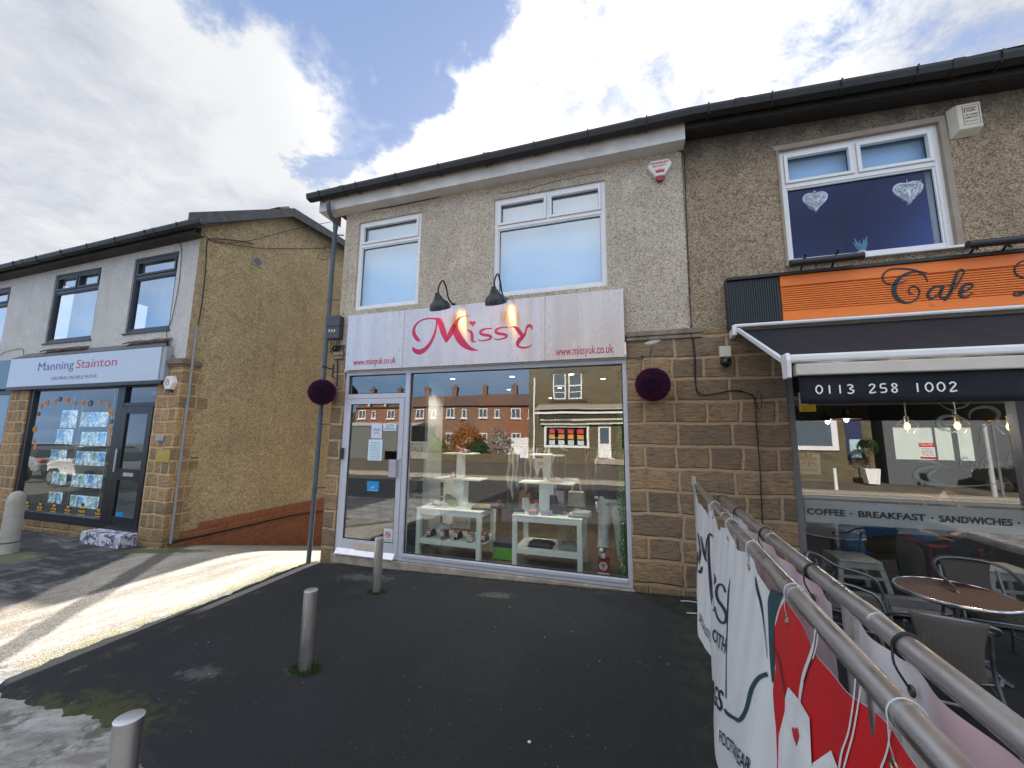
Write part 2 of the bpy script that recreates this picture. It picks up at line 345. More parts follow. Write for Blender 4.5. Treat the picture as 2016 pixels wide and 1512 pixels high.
# ---------------------------------------------------------------- ground
def patchm(t, p, cx, cy, rx, ry, rot=0, soft=.35, nz=.9, sc=5):
    q = t.n('Mapping', {0: p, 1: (-cx, -cy, 0)}).outputs[0]
    q = t.n('Mapping', {0: q, 2: (0, 0, -rot), 3: (1, 1, 0)}).outputs[0]
    q = t.scale(q, (1/rx, 1/ry, 0)); L = t.n('VectorMath', {0: q}, operation='LENGTH').outputs[1]
    L = t.math('ADD', L, t.math('MULTIPLY', t.math('SUBTRACT', t.noise(p, sc, 7, .7), .5), nz*2))
    return t.mr(L, 1+soft/2, 1-soft/2, 0, 1)
def mat_tarmac():
    t = NT('dark_tarmac'); p = t.pos()
    g = t.n('TexVoronoi', {'Vector': p, 'Scale': 110.0}); gc = t.n('SeparateColor', {0: g.outputs[1]}).outputs[0]
    c = t.mix(t.mr(gc, .3, 1, 0, 1), (.0035, .0045, .0065), (.0085, .0100, .0145))
    c = t.mix(t.mr(gc, .996, .999, 0, 1), c, (.10, .10, .11))
    c = t.mix(t.mr(t.noise(p, 1.1, 5, .6), .42, .7, 0, .7), c, (.012, .0135, .018))
    dust = t.mr(t.noise(p, 6, 8, .75), .60, .72, 0, .35)
    c = t.mix(t.math('MULTIPLY', dust, t.mr(t.noise(p, .8, 3), .45, .62)), c, (.12, .115, .11))
    a, b, e, f = gpg(720, 1142), gpg(975, 1178), gpg(395, 1335), gpg(660, 1145)
    for q, rx, ry in ((a, .34, .1), (b, .16, .07), (e, .16, .08)):
        c = t.mix(t.math('MULTIPLY', patchm(t, p, q.x, q.y, rx, ry, .1, .7, 2.4, 16), .6), c, (.13, .13, .13))
    q = gpg(105, 1435); ms = patchm(t, p, q.x+.03, q.y+.05, .62, .24, .15, .6, 1.8, 9)
    mo = t.mix(t.noise(p, 30, 4), (.02, .025, .008), (.09, .11, .012)); c = t.mix(t.math('MULTIPLY', ms, .85), c, mo)
    # mossy joint running parallel to the drive, and green dust beside the wall of the cafe
    sp = t.n('SeparateXYZ', {0: p}); ed = t.math('ABSOLUTE', t.math('ADD', sp.outputs[0], 4.56))
    em = t.math('MULTIPLY', t.mr(ed, .02, .09, 1, 0), t.mr(t.noise(p, 4, 6, .7), .5, .62, 0, .75)); em = t.math('MULTIPLY', em, t.mr(sp.outputs[1], -3.4, -.5, 1, .3))
    c = t.mix(em, c, (.13, .14, .045))
    em = t.math('MULTIPLY', t.mr(t.math('ABSOLUTE', t.math('SUBTRACT', sp.outputs[0], .5)), .05, .3, 1, 0), t.mr(t.noise(p, 7, 6, .7), .42, .62, 0, .6))
    c = t.mix(em, c, (.05, .065, .02))
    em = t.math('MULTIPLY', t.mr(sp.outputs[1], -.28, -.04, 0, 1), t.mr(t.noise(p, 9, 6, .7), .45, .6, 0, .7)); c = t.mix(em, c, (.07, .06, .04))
    wx = t.math('MULTIPLY', t.math('SUBTRACT', t.noise(p, 3, 5, .6), .5), .12)
    crk = []
    for nx, ny, d0, lo, hi, ax_ in ((.98, .2, -1.62, -2.9, -.9, 1), (.15, .99, -1.72, -3.1, -1.3, 0), (.1, .995, -2.75, -1.9, -.4, 0), (.97, -.24, -.55, -3.4, -1.6, 1)):
        v = t.math('ADD', t.math('SUBTRACT', t.math('ADD', t.math('MULTIPLY', sp.outputs[0], nx), t.math('MULTIPLY', sp.outputs[1], ny)), d0), wx)
        w = sp.outputs[ax_]; crk.append(t.math('MULTIPLY', t.mr(t.math('ABSOLUTE', v), .002, .010, 1, 0), t.math('MULTIPLY', t.mr(w, lo, lo+.1), t.mr(w, hi, hi-.1))))
    c = t.mix(t.math('MULTIPLY', mx(crk), .6), c, (.05, .052, .055))
    pr = t.math('MULTIPLY', t.math('MULTIPLY', t.mr(sp.outputs[0], -1.75, -1.73), t.mr(sp.outputs[0], -.95, -.97)), t.math('MULTIPLY', t.mr(t.math('ADD', sp.outputs[1], wx), -2.3, -2.28), t.mr(sp.outputs[1], -1.5, -1.52)))
    c = t.mix(t.math('MULTIPLY', pr, .35), c, (.03, .031, .034))
    h = t.math('ADD', t.mr(g.outputs[0], 0, .6, 1, 0), t.noise(p, 40, 4))
    return t.bsdf(c, t.mr(gc, 0, 1, .75, .95), nrm=t.bump(h, .55, .006), Specular_IOR_Level=.3)
def mat_drive():
    t = NT('stained_concrete'); p = t.pos(); sp = t.n('SeparateXYZ', {0: p}); x, y = sp.outputs[0], sp.outputs[1]
    rot = t.n('Mapping', {0: p, 2: (0, 0, rad(8))}).outputs[0]
    fine = t.n('TexVoronoi', {'Vector': p, 'Scale': 70.0}); fc = t.n('SeparateColor', {0: fine.outputs[1]}).outputs[0]
    st = t.noise(t.scale(rot, (3.2, .8, 1)), 1, 7, .7)
    c = t.mix(t.mr(st, .38, .62), (.22, .185, .145), (.45, .42, .385))
    c = t.mix(t.mr(t.noise(p, 9, 7, .7), .35, .7, 0, .5), c, (.25, .205, .15))
    c = t.mix(t.mr(fc, .6, 1, 0, .45), c, (.56, .53, .48)); c = t.mix(t.mr(fc, .25, 0, 0, .5), c, (.15, .125, .10))
    wob = t.math('MULTIPLY', t.math('SUBTRACT', t.noise(p, 2.2, 5, .6), .5), .28)
    xw = t.math('ADD', x, wob)
    # grey gravelly strip against the forecourt, mossy where it meets the concrete
    gs = t.mr(xw, -5.12, -5.02, 0, 1); c = t.mix(gs, c, t.mix(fc, (.08, .075, .065), (.28, .26, .23)))
    ms = t.math('MULTIPLY', t.mr(t.math('ABSOLUTE', t.math('ADD', xw, 5.1)), .02, .14, 1, 0), t.mr(t.noise(p, 5, 5, .7), .42, .6, 0, .8)); c = t.mix(ms, c, (.24, .23, .06))
    # dark tarmac strip down the other side: from (-7.4,-.9) to (-5.6,-3)
    def line(ax, ay, bx, by, w, soft=.06, wobs=1):
        dx, dy = bx-ax, by-ay; L = sqrt(dx*dx+dy*dy); nx, ny = -dy/L, dx/L
        v = t.math('ADD', t.math('MULTIPLY', x, nx), t.math('MULTIPLY', y, ny)); v = t.math('SUBTRACT', v, ax*nx+ay*ny); v = t.math('ADD', v, t.math('MULTIPLY', wob, wobs))
        return v, t.mr(t.math('ABSOLUTE', v), w+soft, w-soft, 0, 1)
    v, s = line(-7.75, -.35, -5.6, -2.95, .13, .035, .5)
    dark = t.mix(fc, (.05, .048, .045), (.16, .15, .135)); c = t.mix(t.math('MULTIPLY', s, .93), c, dark)
    # everything well left of it is dark old tarmac with pale worn patches
    v2, _ = line(-8.3, -.55, -6.9, -2.6, .1)
    far = t.mr(v2, -.08, .06, 1, 0) if False else t.mr(v2, .08, -.06, 1, 0)
    v3 = t.mr(v2, -.06, .06, 1, 0)
    old = t.mix(t.mr(st, .5, .66), (.028, .031, .036), (.15, .15, .155)); old = t.mix(t.mr(t.noise(t.scale(p, (1, 3, 1)), 1.6, 5, .6), .55, .7, 0, .9), old, (.17, .17, .175))
    c = t.mix(v3, c, old)
    a = gpg(335, 1082); ms = patchm(t, p, a.x, a.y-.12, .75, .16, .35, .5, .8, 7); c = t.mix(t.math('MULTIPLY', ms, .9), c, t.mix(fc, (.03, .04, .01), (.13, .15, .03)))
    ed = t.math('MULTIPLY', t.mr(x, -8.12, -8.3, 0, 1), t.mr(y, -.1, .2, 0, 1)); c = t.mix(t.math('MULTIPLY', ed, .8), c, (.06, .065, .02))
    a = gpg(20, 1098); ms = patchm(t, p, a.x, a.y, .5, .3, 0, .5, .6, 7); c = t.mix(t.math('MULTIPLY', ms, .7), c, (.15, .15, .08))
    h = t.math('ADD', t.mr(fine.outputs[0], 0, .6, 1, 0), t.noise(p, 30, 5))
    return t.bsdf(c, .88, nrm=t.bump(h, .5, .008))
def mat_pave():
    t = NT('worn_concrete_pavement'); p = t.pos(); r = t.n('Mapping', {0: p, 2: (0, 0, rad(-20))}).outputs[0]
    st = t.noise(t.scale(r, (2, 6, 1)), 1, 7, .7); c = t.mix(t.mr(st, .4, .6), (.20, .19, .18), (.40, .40, .395))
    c = t.mix(t.mr(t.noise(p, 14, 8, .75), .45, .7, 0, .5), c, (.16, .145, .13))
    c = t.mix(t.mr(t.noise(p, 3, 6, .7), .52, .60, 0, .75), c, (.06, .065, .04))
    return t.bsdf(c, .88, nrm=t.bump(t.noise(p, 45, 6), .7, .012))
TARM, DRIV, PAVE = mat_tarmac(), mat_drive(), mat_pave()
ROAD = M('road_asphalt', (.075, .07, .065), .85, 0, .25, 1.5)
FLAG = M('brown_flags', (.13, .105, .075), .85, 0, .3, 1)
KRB = M('pale_kerb', (.34, .30, .24), .8)
def sheet(name, fx0, fx1, y0, y1, nx, ny, m, dz=0, skirt=0, fz=G):
    mb = MB()
    def f(u, v):
        y = y0+(y1-y0)*v; a, b = fx0(y), fx1(y); x = a+(b-a)*u; return V((x, y, fz(x, y)+dz))
    mb.grid(f, nx, ny); o = mb.build(name, m, smooth=True); return tag(o, kind='structure')
sheet('ground', lambda y: -90, lambda y: 40, -75, 9, 130, 84, M('rough_ground', (.12, .11, .09), .9), -.06)
edge = lambda y: -4.98+.035*sin(y*3.1)+.05*MN.noise(V((y*4.1, 3, 0)))+.03*MN.noise(V((y*13, 7, 0)))
sheet('driveway', lambda y: -17, lambda y: edge(y)+.012, -6, 8, 120, 140, DRIV)
def fz(x, y):
    e = min(1, max(0, (x-edge(y))/.07), ); f = min(1, max(0, (y+3.42+.10*sin(x*2.3)+.07*MN.noise(V((x*5, 1, 0)))+.03*MN.noise(V((x*17, y*6, 2)))+(.14*(x+3)))/.08))
    return G(x, y)+(.045*sm(e)*sm(f))-.01
mb = MB(); NX = 240
def ff(u, v):
    y = -3.9+3.95*v; x = edge(y)+(5.6-edge(y))*(u**1.3); return V((x, y, fz(x, y)))
mb.grid(ff, 320, 200); tag(mb.build('forecourt', TARM, smooth=True), kind='structure')
sheet('pavement', lambda y: -17, lambda y: 8, -6.2, -3.0, 130, 30, PAVE, -.004 if 0 else .003)
for a, b, nm, m_, dz_ in ((-12.5, -6.1, 'road', ROAD, -.03),):
    sheet(nm, lambda y: -90, lambda y: 40, a, b, 60, 6, m_, dz_)
sheet('far_pavement', lambda y: -90, lambda y: 40, -28, -12.5, 60, 6, FLAG, .08)
mb = MB(); mb.box(-90, 40, -13.0, -12.48, -.45, -.22); tag(mb.build('kerb', KRB, bev=.01), kind='structure')
# ---------------------------------------------------------------- wall helper
def wall(mb, x0, x1, z0, z1, y, dep, holes=()):
    xs = sorted({x0, x1, *[h[0] for h in holes], *[h[1] for h in holes]}); zs = sorted({z0, z1, *[h[2] for h in holes], *[h[3] for h in holes]})
    xs = [v for v in xs if x0 <= v <= x1]; zs = [v for v in zs if z0 <= v <= z1]
    for i in range(len(xs)-1):
        for j in range(len(zs)-1):
            cx, cz = (xs[i]+xs[i+1])/2, (zs[j]+zs[j+1])/2
            if any(h[0] < cx < h[1] and h[2] < cz < h[3] for h in holes): continue
            for yy in (y, y+dep): mb.add([(xs[i], yy, zs[j]), (xs[i+1], yy, zs[j]), (xs[i+1], yy, zs[j+1]), (xs[i], yy, zs[j+1])], [(0, 1, 2, 3)])
    for h in holes:
        a, b, c, e = h
        for q in (((a, c), (b, c)), ((b, c), (b, e)), ((b, e), (a, e)), ((a, e), (a, c))):
            (p, r), (s_, u) = q; mb.add([(p, y, r), (s_, y, u), (s_, y+dep, u), (p, y+dep, r)], [(0, 1, 2, 3)])
    return mb
def frame(mb, x0, x1, z0, z1, y, w, d, bars=()):
    mb.box(x0, x0+w, y, y+d, z0, z1); mb.box(x1-w, x1, y, y+d, z0, z1)
    mb.box(x0+w, x1-w, y+.001, y+d-.001, z1-w, z1); mb.box(x0+w, x1-w, y+.001, y+d-.001, z0, z0+w)
BLIND = M('pale_roller_blind', (.42, .64, .78), .7, 0, .04, 1)
CURT = M('pale_curtain', (.55, .58, .58), .8, 0, .1, 6)
def window(par, r, y, m, w=.055, tz=None, split=True, blind=BLIND, sill=None, gm=GLU, d=.09, lbl=None, bd=.12, bz=None):
    x0, x1, z0, z1 = r; tz = tz or z1-(z1-z0)*.26
    mb = MB(); frame(mb, x0, x1, z0, z1, y, w, d); mb.box(x0+w, x1-w, y+.002, y+d-.002, tz-w*.45, tz+w*.45)
    xm = (x0+x1)/2; cells = [(x0+w, x1-w)]
    if split: cells = [(x0+w, xm-w*.3), (xm+w*.3, x1-w)]; mb.box(xm-w*.3, xm+w*.3, y+.003, y+d-.003, tz+w*.45, z1-w)
    for a, b in cells: frame(mb, a+.002, b-.002, tz+w*.45+.002, z1-w-.002, y-.018, w*.62, d*.7)
    frame(mb, x0+w+.001, x1-w-.001, z0+w+.001, tz-w*.45-.001, y+.012, w*.3, d*.5)
    o = mb.build('window', m, par, bev=.004)
    mb = MB(); yy = y+.045
    mb.add([(x0+w, yy, z0+w), (x1-w, yy, z0+w), (x1-w, yy, z1-w), (x0+w, yy, z1-w)], [(0, 1, 2, 3)]); mb.build('pane', gm, o)
    gk = MB()
    for a, b in cells: frame(gk, a+w*.62+.002, b-w*.62-.002, tz+w*.45+w*.62+.002, z1-w-w*.62-.002, yy-.012, .007, .01)
    frame(gk, x0+w*1.3, x1-w*1.3, z0+w*1.3, tz-w*.45-w*.3, yy-.012, .007, .01); gk.build('gasket', BLACK, o)
    if blind:
        zb = bz if bz else z0; mb = MB(); mb.box(x0+.02-bd*.5, x1-.02+bd*.5, yy+bd, yy+bd+.01, zb-.1, z1+bd*1.3); mb.build('blind', blind, o)
    if sill: mb = MB(); mb.box(x0-.04, x1+.04, y-.06, y+.05, z0-.035, z0-.002); mb.build('sill', sill, o, bev=.006)
    return o
def room(par, x0, x1, y0, y1, z0, z1, wm, fm, cm, pre=''):
    mb = MB(); mb.box(x0, x1, y0, y1, z0-.05, z0); mb.build('interior_floor', fm, par)
    mb = MB(); mb.box(x0, x1, y0, y1, z1, z1+.05); mb.build('interior_ceiling', cm, par)
    mb = MB(); mb.box(x0-.05, x0, y0, y1, z0, z1); mb.box(x1, x1+.05, y0, y1, z0, z1); mb.box(x0-.05, x1+.05, y1, y1+.05, z0, z1); mb.build('interior_wall', wm, par)
# ---------------------------------------------------------------- missy shop building
W1 = rect((707.5, 437.3), (829.4, 417.9), (696.7, 609.4), (823.6, 599.7)); W2 = rect((973.3, 392.8), (1193, 353.3), (969.8, 586.2), (1194.2, 561.5))
XL, XP, XR = -4.72, .75, 5.6
SF = (-4.50, -.045, -.11, 2.74)      # shopfront opening
A = thing('shop_building', 'pale pebbledashed clothes shop with stone piers in the middle of the photo', 'building', (-2, 0, -.2))
ZS = 3.06
mb = MB(); wall(mb, XL, XP, ZS, 5.72, 0, .1, (W1, W2)); mb.add([(XL, 0, ZS), (XL, 8, ZS), (XL, 8, 5.9), (XL, 4, 7.7), (XL, 0, 5.9)], [(0, 1, 2, 3, 4)]); mb.build('wall', PEB, A)
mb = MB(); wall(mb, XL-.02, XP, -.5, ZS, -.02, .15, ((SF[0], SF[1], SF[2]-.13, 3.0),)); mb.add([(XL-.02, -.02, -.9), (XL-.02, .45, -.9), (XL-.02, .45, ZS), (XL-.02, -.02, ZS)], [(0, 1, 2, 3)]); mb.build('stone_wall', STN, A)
mb = MB(); mb.add([(XL, .45, -2), (XL, 8, -2), (XL, 8, ZS), (XL, .45, ZS)], [(0, 1, 2, 3)]); mb.build('side_wall', PEB2, A)
mb = MB()
for a, b in ((XL-.03, -4.55), (-.03, XP+.12)): mb.box(a, b, -.06, -.018, ZS-.035, ZS+.03); mb.box(a, b, -.045, -.019, ZS-.09, ZS-.04)
mb.build('string_course', M('sandstone_trim', (.26, .21, .15), .85, 0, .4, 7, .4), A, bev=.008)
mb = MB(); mb.box(SF[0]-.04, SF[1]+.02, -.035, .12, -.245, -.115); mb.build('stone_sill', SLAB, A, bev=.012)
mb = MB(); mb.box(SF[0]-.03, SF[1]-.0, .0, .1, -.6, -.245); mb.build('brick_plinth', BRK, A)
# eaves
def edge3(p0, p1, Y): return at(*p0, Y), at(*p1, Y)
fa, fb = at(664, 415, -.20), at(1349, 270, -.20); zf = (fa.z+fb.z)/2
fxl = at(627, 418, -.22).x
g0, g1 = at(610, 388, -.30), at(1345, 225, -.30); zg = (g0.z+g1.z)/2
mb = MB(); mb.box(fxl, XP+.03, -.21, -.19, zf, zg+.0); mb.build('fascia_board', M('stained_white_fascia', (.66, .64, .60), .5, 0, .2, 4), A, bev=.003)
mb = MB(); mb.box(fxl+.02, XP+.03, -.189, .0, zf, zf+.02); mb.box(fxl, fxl+.02, -.189, .3, zf, zf+.3); mb.build('soffit', M('white_soffit', (.62, .60, .57), .6, 0, .1, 4), A)
GUT = M('black_gutter', (.015, .0145, .014), .5, 0, .3, 6)
def gutter(par, a, b, m=GUT, r=.062, n=7, brackets=True):
    a, b = V(a), V(b); mb = MB(); d = (b-a)
    prof = [(-r, .012), (-r, -.02), (-r*.8, -r*.95), (r*.2, -r*1.15), (r*.85, -r*.75), (r, 0), (r, .012), (r*.85, .012), (r*.85, 0), (r*.7, -r*.6), (0, -r*.95), (-r*.7, -r*.7), (-r*.88, 0), (-r*.88, .012)]
    P = [V((0, y, z)) for y, z in prof]; k = len(P)
    mb.add([a+p for p in P]+[b+p for p in P], [tuple(range(k)), tuple(range(k, 2*k))]+[(i, (i+1) % k, k+(i+1) % k, k+i) for i in range(k)])
    o = mb.build('gutter', m, par)
    mb = MB()
    for i in range(n):
        c = a+d*((i+.35)/n); mb.tube([c+V((0, -r-.008, .02)), c+V((0, -r-.006, -.03)), c+V((0, -r*.6, -r*1.1)), c+V((0, r*.5, -r*1.25)), c+V((0, r+.02, -r*.7)), c+V((0, r+.02, -r*1.9))], .010, 6)
    for i in (0.12, .55, .9):
        c = a+d*i; e = d.normalized(); mb.add([c-e*.05+p*1.09 for p in P]+[c+e*.05+p*1.09 for p in P], [tuple(range(k)), tuple(range(k, 2*k))]+[(i_, (i_+1) % k, k+(i_+1) % k, k+i_) for i_ in range(k)])
    mb.build('bracket', m, o); return o
gutter(A, (g0.x, -.30, g0.z), (XP+.05, -.30, g1.z), n=8, r=.085)
ROOF = M('dark_roof_tiles', (.06, .05, .045), .8, 0, .3, 3)
mb = MB(); mb.prism([(g0.x+.05, -.26, zg+.02), (g0.x+.05, 4, 8.0), (g0.x+.05, 8.4, zg+.02)], (XP-g0.x-.1, 0, 0)); mb.build('roof', ROOF, A)
# downpipe
mb = MB(); Yp = -.08
dp = [at(646, 398, -.30), at(647, 410, -.29), at(649, 420, -.25)]+[at(659, 436, Yp-.03), at(661.5, 446, Yp)]+[at(652, 560, Yp), at(645, 640, Yp), at(634, 760, Yp), at(622, 930, Yp)]
xb = sum(p.x for p in dp[3:])/6; z0_ = G(-4.9, 0)+.02
dp = dp[:3]+[V((p.x*.4+(xb)*.6, p.y, p.z)) for p in dp[3:]]+[V((at(607, 1108, Yp).x, Yp, z0_))]
mb.tube(dp, .036, 12)
for i in (4, 6, 7): mb.cyl(dp[i]+V((0, 0, .04)), dp[i]-V((0, 0, .05)), .042)
for px, py in ((658, 462), (650, 590), (627, 835), (617, 960)):
    z = at(px, py, Yp).z; x = xb; mb.cyl((x, Yp, z-.012), (x, Yp, z+.012), .043); mb.bar((x, Yp, z), (x+.14, -.01, z), .012, .02)
mb.build('downpipe', M('blue_grey_pipe', (.075, .10, .125), .4, 0, .2, 5), A, smooth=True)
window(A, W1, .03, UPVC, .06, at(760, 476).z, False)
window(A, W2, .03, UPVC, .062, at(1085, 430).z, True)
# shopfront
x0, x1, z0, z1 = SF; xm = -3.36; Yf = .0
mb = MB(); frame(mb, x0, x1, z0, z1, Yf, .055, .10); mb.box(xm, xm+.075, Yf-.004, Yf+.1, z0+.055, z1-.055)
zt = 2.30; mb.box(x0+.055, xm, Yf+.001, Yf+.099, zt, zt+.075); mb.box(xm+.075, x1-.055, Yf-.02, Yf+.08, z0+.056, z0+.10)
mb.box(x0-.02, x1+.0, Yf-.03, Yf+.08, z1, 2.80)
sf = mb.build('shopfront_frame', ALU, A, bev=.004)
mb = MB(); mb.add([(xm+.07, .05, z0+.05), (x1-.05, .05, z0+.05), (x1-.05, .05, z1-.05), (xm+.07, .05, z1-.05)], [(0, 1, 2, 3)]); mb.build('display_pane', GLS, sf)
mb = MB(); mb.add([(x0+.05, .05, zt+.07), (xm, .05, zt+.07), (xm, .05, z1-.05), (x0+.05, .05, z1-.05)], [(0, 1, 2, 3)]); mb.build('fanlight_pane', GLS, sf)
mb = MB(); frame(mb, xm+.075, x1-.055, z0+.10, z1-.055, .03, .012, .015); frame(mb, x0+.055, xm, zt+.075, z1-.055, .03, .012, .015); mb.build('gasket', BLACK, sf)
mb = MB(); a, b, c, e = x0+.06, xm-.004, z0+.01, zt-.006
frame(mb, a, b, c, e, -.012, .085, .05); mb.box(a+.085, b-.085, -.011, .037, c+.085, c+.22)
dr = mb.build('door', ALU, A, bev=.004)
mb = MB(); mb.add([(a+.08, .015, c+.2), (b-.08, .015, c+.2), (b-.08, .015, e-.08), (a+.08, .015, e-.08)], [(0, 1, 2, 3)]); mb.build('door_pane', GLS, dr)
mb = MB(); frame(mb, a+.085, b-.085, c+.22, e-.085, .0, .012, .01); mb.build('gasket', BLACK, dr)
mb = MB(); mb.box(-4.12, -3.72, -.022, -.011, c+.07, c+.19); mb.build('letter_plate', M('beige_plate', (.55, .47, .40), .4), dr, bev=.004)
mb = MB(); mb.prism([(a-.01, -.012, c-.0), (a-.01, -.07, c+.0), (a-.01, -.07, c+.015), (a-.01, -.012, c+.085)], (b-a-.03, 0, 0)); mb.build('weather_bar', M('polished_white_metal', (.82, .80, .84), .25, .3), dr, bev=.003)
h = at(776, 922, -.02); mb = MB(); mb.box(h.x-.065, h.x+.06, -.075, -.012, h.z-.13, h.z+.13); mb.build('lock_box', M('lilac_lock_metal', (.44, .44, .50), .35, .4), dr, bev=.008)
mb = MB(); k = at(787, 913, -.02); mb.cyl((k.x, -.03, k.z+.06), (k.x, -.01, k.z+.06), .014); mb.build('keyhole', M('brass', (.5, .4, .2), .3, 1), dr)
mb = MB()
for px in (726, 758): q = at(px, 798, -.02); mb.box(q.x-.02, q.x+.02, -.022, -.011, q.z-.02, q.z+.02)
mb.build('hook_pad', M('yellowed_pad', (.7, .62, .45), .5), dr, bev=.003)
def plate(par, nm, px0, py0, px1, py1, Y, m, dep=.003):
    a, b = at(px0, py0, Y), at(px1, py1, Y); mb = MB(); mb.box(min(a.x, b.x), max(a.x, b.x), Y, Y+dep, min(a.z, b.z), max(a.z, b.z)); o = mb.build(nm, m, par); o['_r'] = (min(a.x, b.x), max(a.x, b.x), min(a.z, b.z), max(a.z, b.z), Y); return o
def tx(par, s, m, x0, x1, z, h, Y, bold=0, mir=False, nm='lettering'):
    f = (lambda x, y: V((x, Y, y))) if not mir else (lambda x, y: V((x1+x0-x, Y, y)))
    return txt(s, f, x0, x1, z, h, bold).build(nm, m, par)
def onpl(o, lines, m, inset=.1):      # lines = (text, top fraction, height fraction, width fraction)
    x0, x1, z0, z1, Y = o['_r']; W_, H_ = x1-x0, z1-z0
    for s, tp, hf, wf in lines: tx(o, s, m, (x0+x1)/2-W_*wf/2, (x0+x1)/2+W_*wf/2, z1-H_*(tp+hf), H_*hf, Y-.0015, .01)
INKB = M('blue_grey_ink', (.10, .16, .24), .6); PALEB = M('pale_blue_paper', (.62, .76, .84), .5, 0, .04)
def notice(lab, px0, py0, px1, py1, Y, m, lines, ink=INKB, nm='notice', grp=None):
    o = plate(None, nm, px0, py0, px1, py1, Y, m); onpl(o, lines, ink); return tag(o, lab, 'notice' if nm == 'notice' else nm.replace('_', ' '), grp)
Yd = .008
notice('small white sticker reading CCTV in operation on the door glass', 755, 834, 780, 848, Yd, PALEB, [('CCTV', .12, .4, .6), ('IN OPERATION', .62, .22, .86)], INK)
notice('white card with lilac leaf drawing above the opening-hours notice on the door', 732, 834, 751, 863, Yd, M('lilac_paper', (.66, .66, .80), .5, 0, .1, 30), [('Shoe', .3, .18, .6), ('room', .55, .14, .5)])
notice('pale blue opening-hours notice in the middle of the door glass', 726, 865, 751, 907, Yd, PALEB, [('Opening Times', .12, .07, .6)]+[(s, .27+.1*i, .045, .7) for i, s in enumerate(('Monday 9-5', 'Tuesday 9-5', 'Wednesday 9-5', 'Thursday 9-5', 'Friday 9-5', 'Saturday 9-5', 'Sunday closed'))])
notice('bright blue square sticker low on the shop door', 723, 947, 745, 968, Yd, M('sky_blue_vinyl', (.0, .28, .62), .4), [('NOW', .5, .2, .3), ('we accept cards', .82, .08, .7)], WHITE)
ns = notice('white no-smoking sign at the foot of the door glass', 756, 1040, 772, 1073, Yd, M('pale_sign_white', (.62, .68, .70), .5), [('No smoking', .66, .08, .8), ('on these premises', .8, .06, .8)], INKB)
q = at(763.5, 1052, Yd); mb = MB()
mb.tube([V((q.x+.042*cos(i*pi/10), Yd-.003, q.z+.042*sin(i*pi/10))) for i in range(21)], .005, 6); mb.bar((q.x-.03, Yd-.003, q.z+.03), (q.x+.03, Yd-.003, q.z-.03), .006, .01); mb.build('ban_symbol', RED, ns)
mb = MB(); mb.box(q.x-.025, q.x+.025, Yd-.004, Yd-.001, q.z-.004, q.z+.006); mb.build('cigarette_symbol', INK, ns)
o = notice('cream and orange sale poster taped inside the display window beside the mullion', 801, 869, 841, 903, .06, M('cream_card', (.74, .70, .62), .6), [('MIDWEEK', .08, .14, .62)], M('peach_ink', (.75, .32, .16), .6))
onpl(o, [('SALE', .3, .30, .62)], M('orange_ink', (.8, .22, .07), .6)); onpl(o, [('20% OFF', .68, .08, .4), ('ALL SHOES', .82, .07, .45)], INK)
q = at(673, 893, -.04); mb = MB(); mb.box(q.x-.035, q.x+.02, -.05, -.02, q.z-.09, q.z+.09); mb.box(q.x-.02, q.x+.005, -.056, -.05, q.z-.02, q.z+.03); tag(mb.build('door_buzzer', ANTH, bev=.006), 'small black bell box on the stone pier left of the shop door', 'bell box')
# ---------------------------------------------------------------- missy sign
YS = -.10
sx0, sx1, sz0, sz1 = rect((685.9, 621), (1227.5, 568.8), (679.9, 728.7), (1229.8, 702.7), YS)
t = NT('satin_steel_sign'); p = t.pos(); sp = t.n('SeparateXYZ', {0: p})
n = t.noise(t.scale(p, (5, 1, .25)), 1, 5, .6); b = t.noise(t.scale(p, (4, 1, .12)), .8, 1, .4); dd = t.noise(p, 4, 7, .7)
c = t.mix(t.mr(n, .35, .7), (.55, .50, .49), (.64, .61, .61)); c = t.mix(t.mr(dd, .5, .72, 0, .4), c, (.55, .47, .42))
drip = t.math('MULTIPLY', t.mr(t.noise(t.scale(p, (22, 1, .6)), 1, 4, .6), .55, .72), t.mr(sp.outputs[2], 3.35, 3.7)); c = t.mix(t.math('MULTIPLY', drip, .85), c, (.38, .31, .25))
SIGN = t.bsdf(c, t.mr(n, .3, .7, .24, .30), .78, nrm=t.bump(b, .35, .05), Anisotropic=.85, Tangent=t.n('Tangent', direction_type='UV_MAP').outputs[0])
sg = thing('shop_sign', 'wide satin steel fascia sign with crimson Missy lettering above the shop window', 'sign', ((sx0+sx1)/2, YS, sz0))
xa, xb_ = at(797, 612, YS).x, at(1073, 600, YS).x
mb = MB()
for a, b in ((sx0, xa-.003), (xa+.003, xb_-.003), (xb_+.003, sx1)): mb.box(a, b, YS, YS+.004, sz0, sz1)
pl_ = mb.build('panel', SIGN, sg); uv_ = pl_.data.uv_layers.new(name='UVMap')
for l_ in pl_.data.loops: v_ = pl_.data.vertices[l_.vertex_index].co; uv_.data[l_.index].uv = (v_.z*.5, v_.x*.2)
mb = MB(); mb.box(sx0+.002, sx1-.002, YS+.0045, -.021, sz0+.002, sz1-.002); mb.build('backing_tray', M('dull_alu', (.45, .42, .40), .5, .3), sg)
mb = MB()
for x in (xa-.06, xa+.06, xb_-.06, xb_+.06, sx0+.05, sx1-.05):
    for i in range(5): z = sz0+.06+(sz1-sz0-.12)*i/4; mb.cyl((x, YS, z), (x, YS-.004, z), .006, n=8)
mb.build('rivet', M('rivet_grey', (.3, .28, .27), .4, .6), sg)
f = lambda x, y: at(670+x/3.537, 550+y/3.537, YS-.002)
mb = MB()
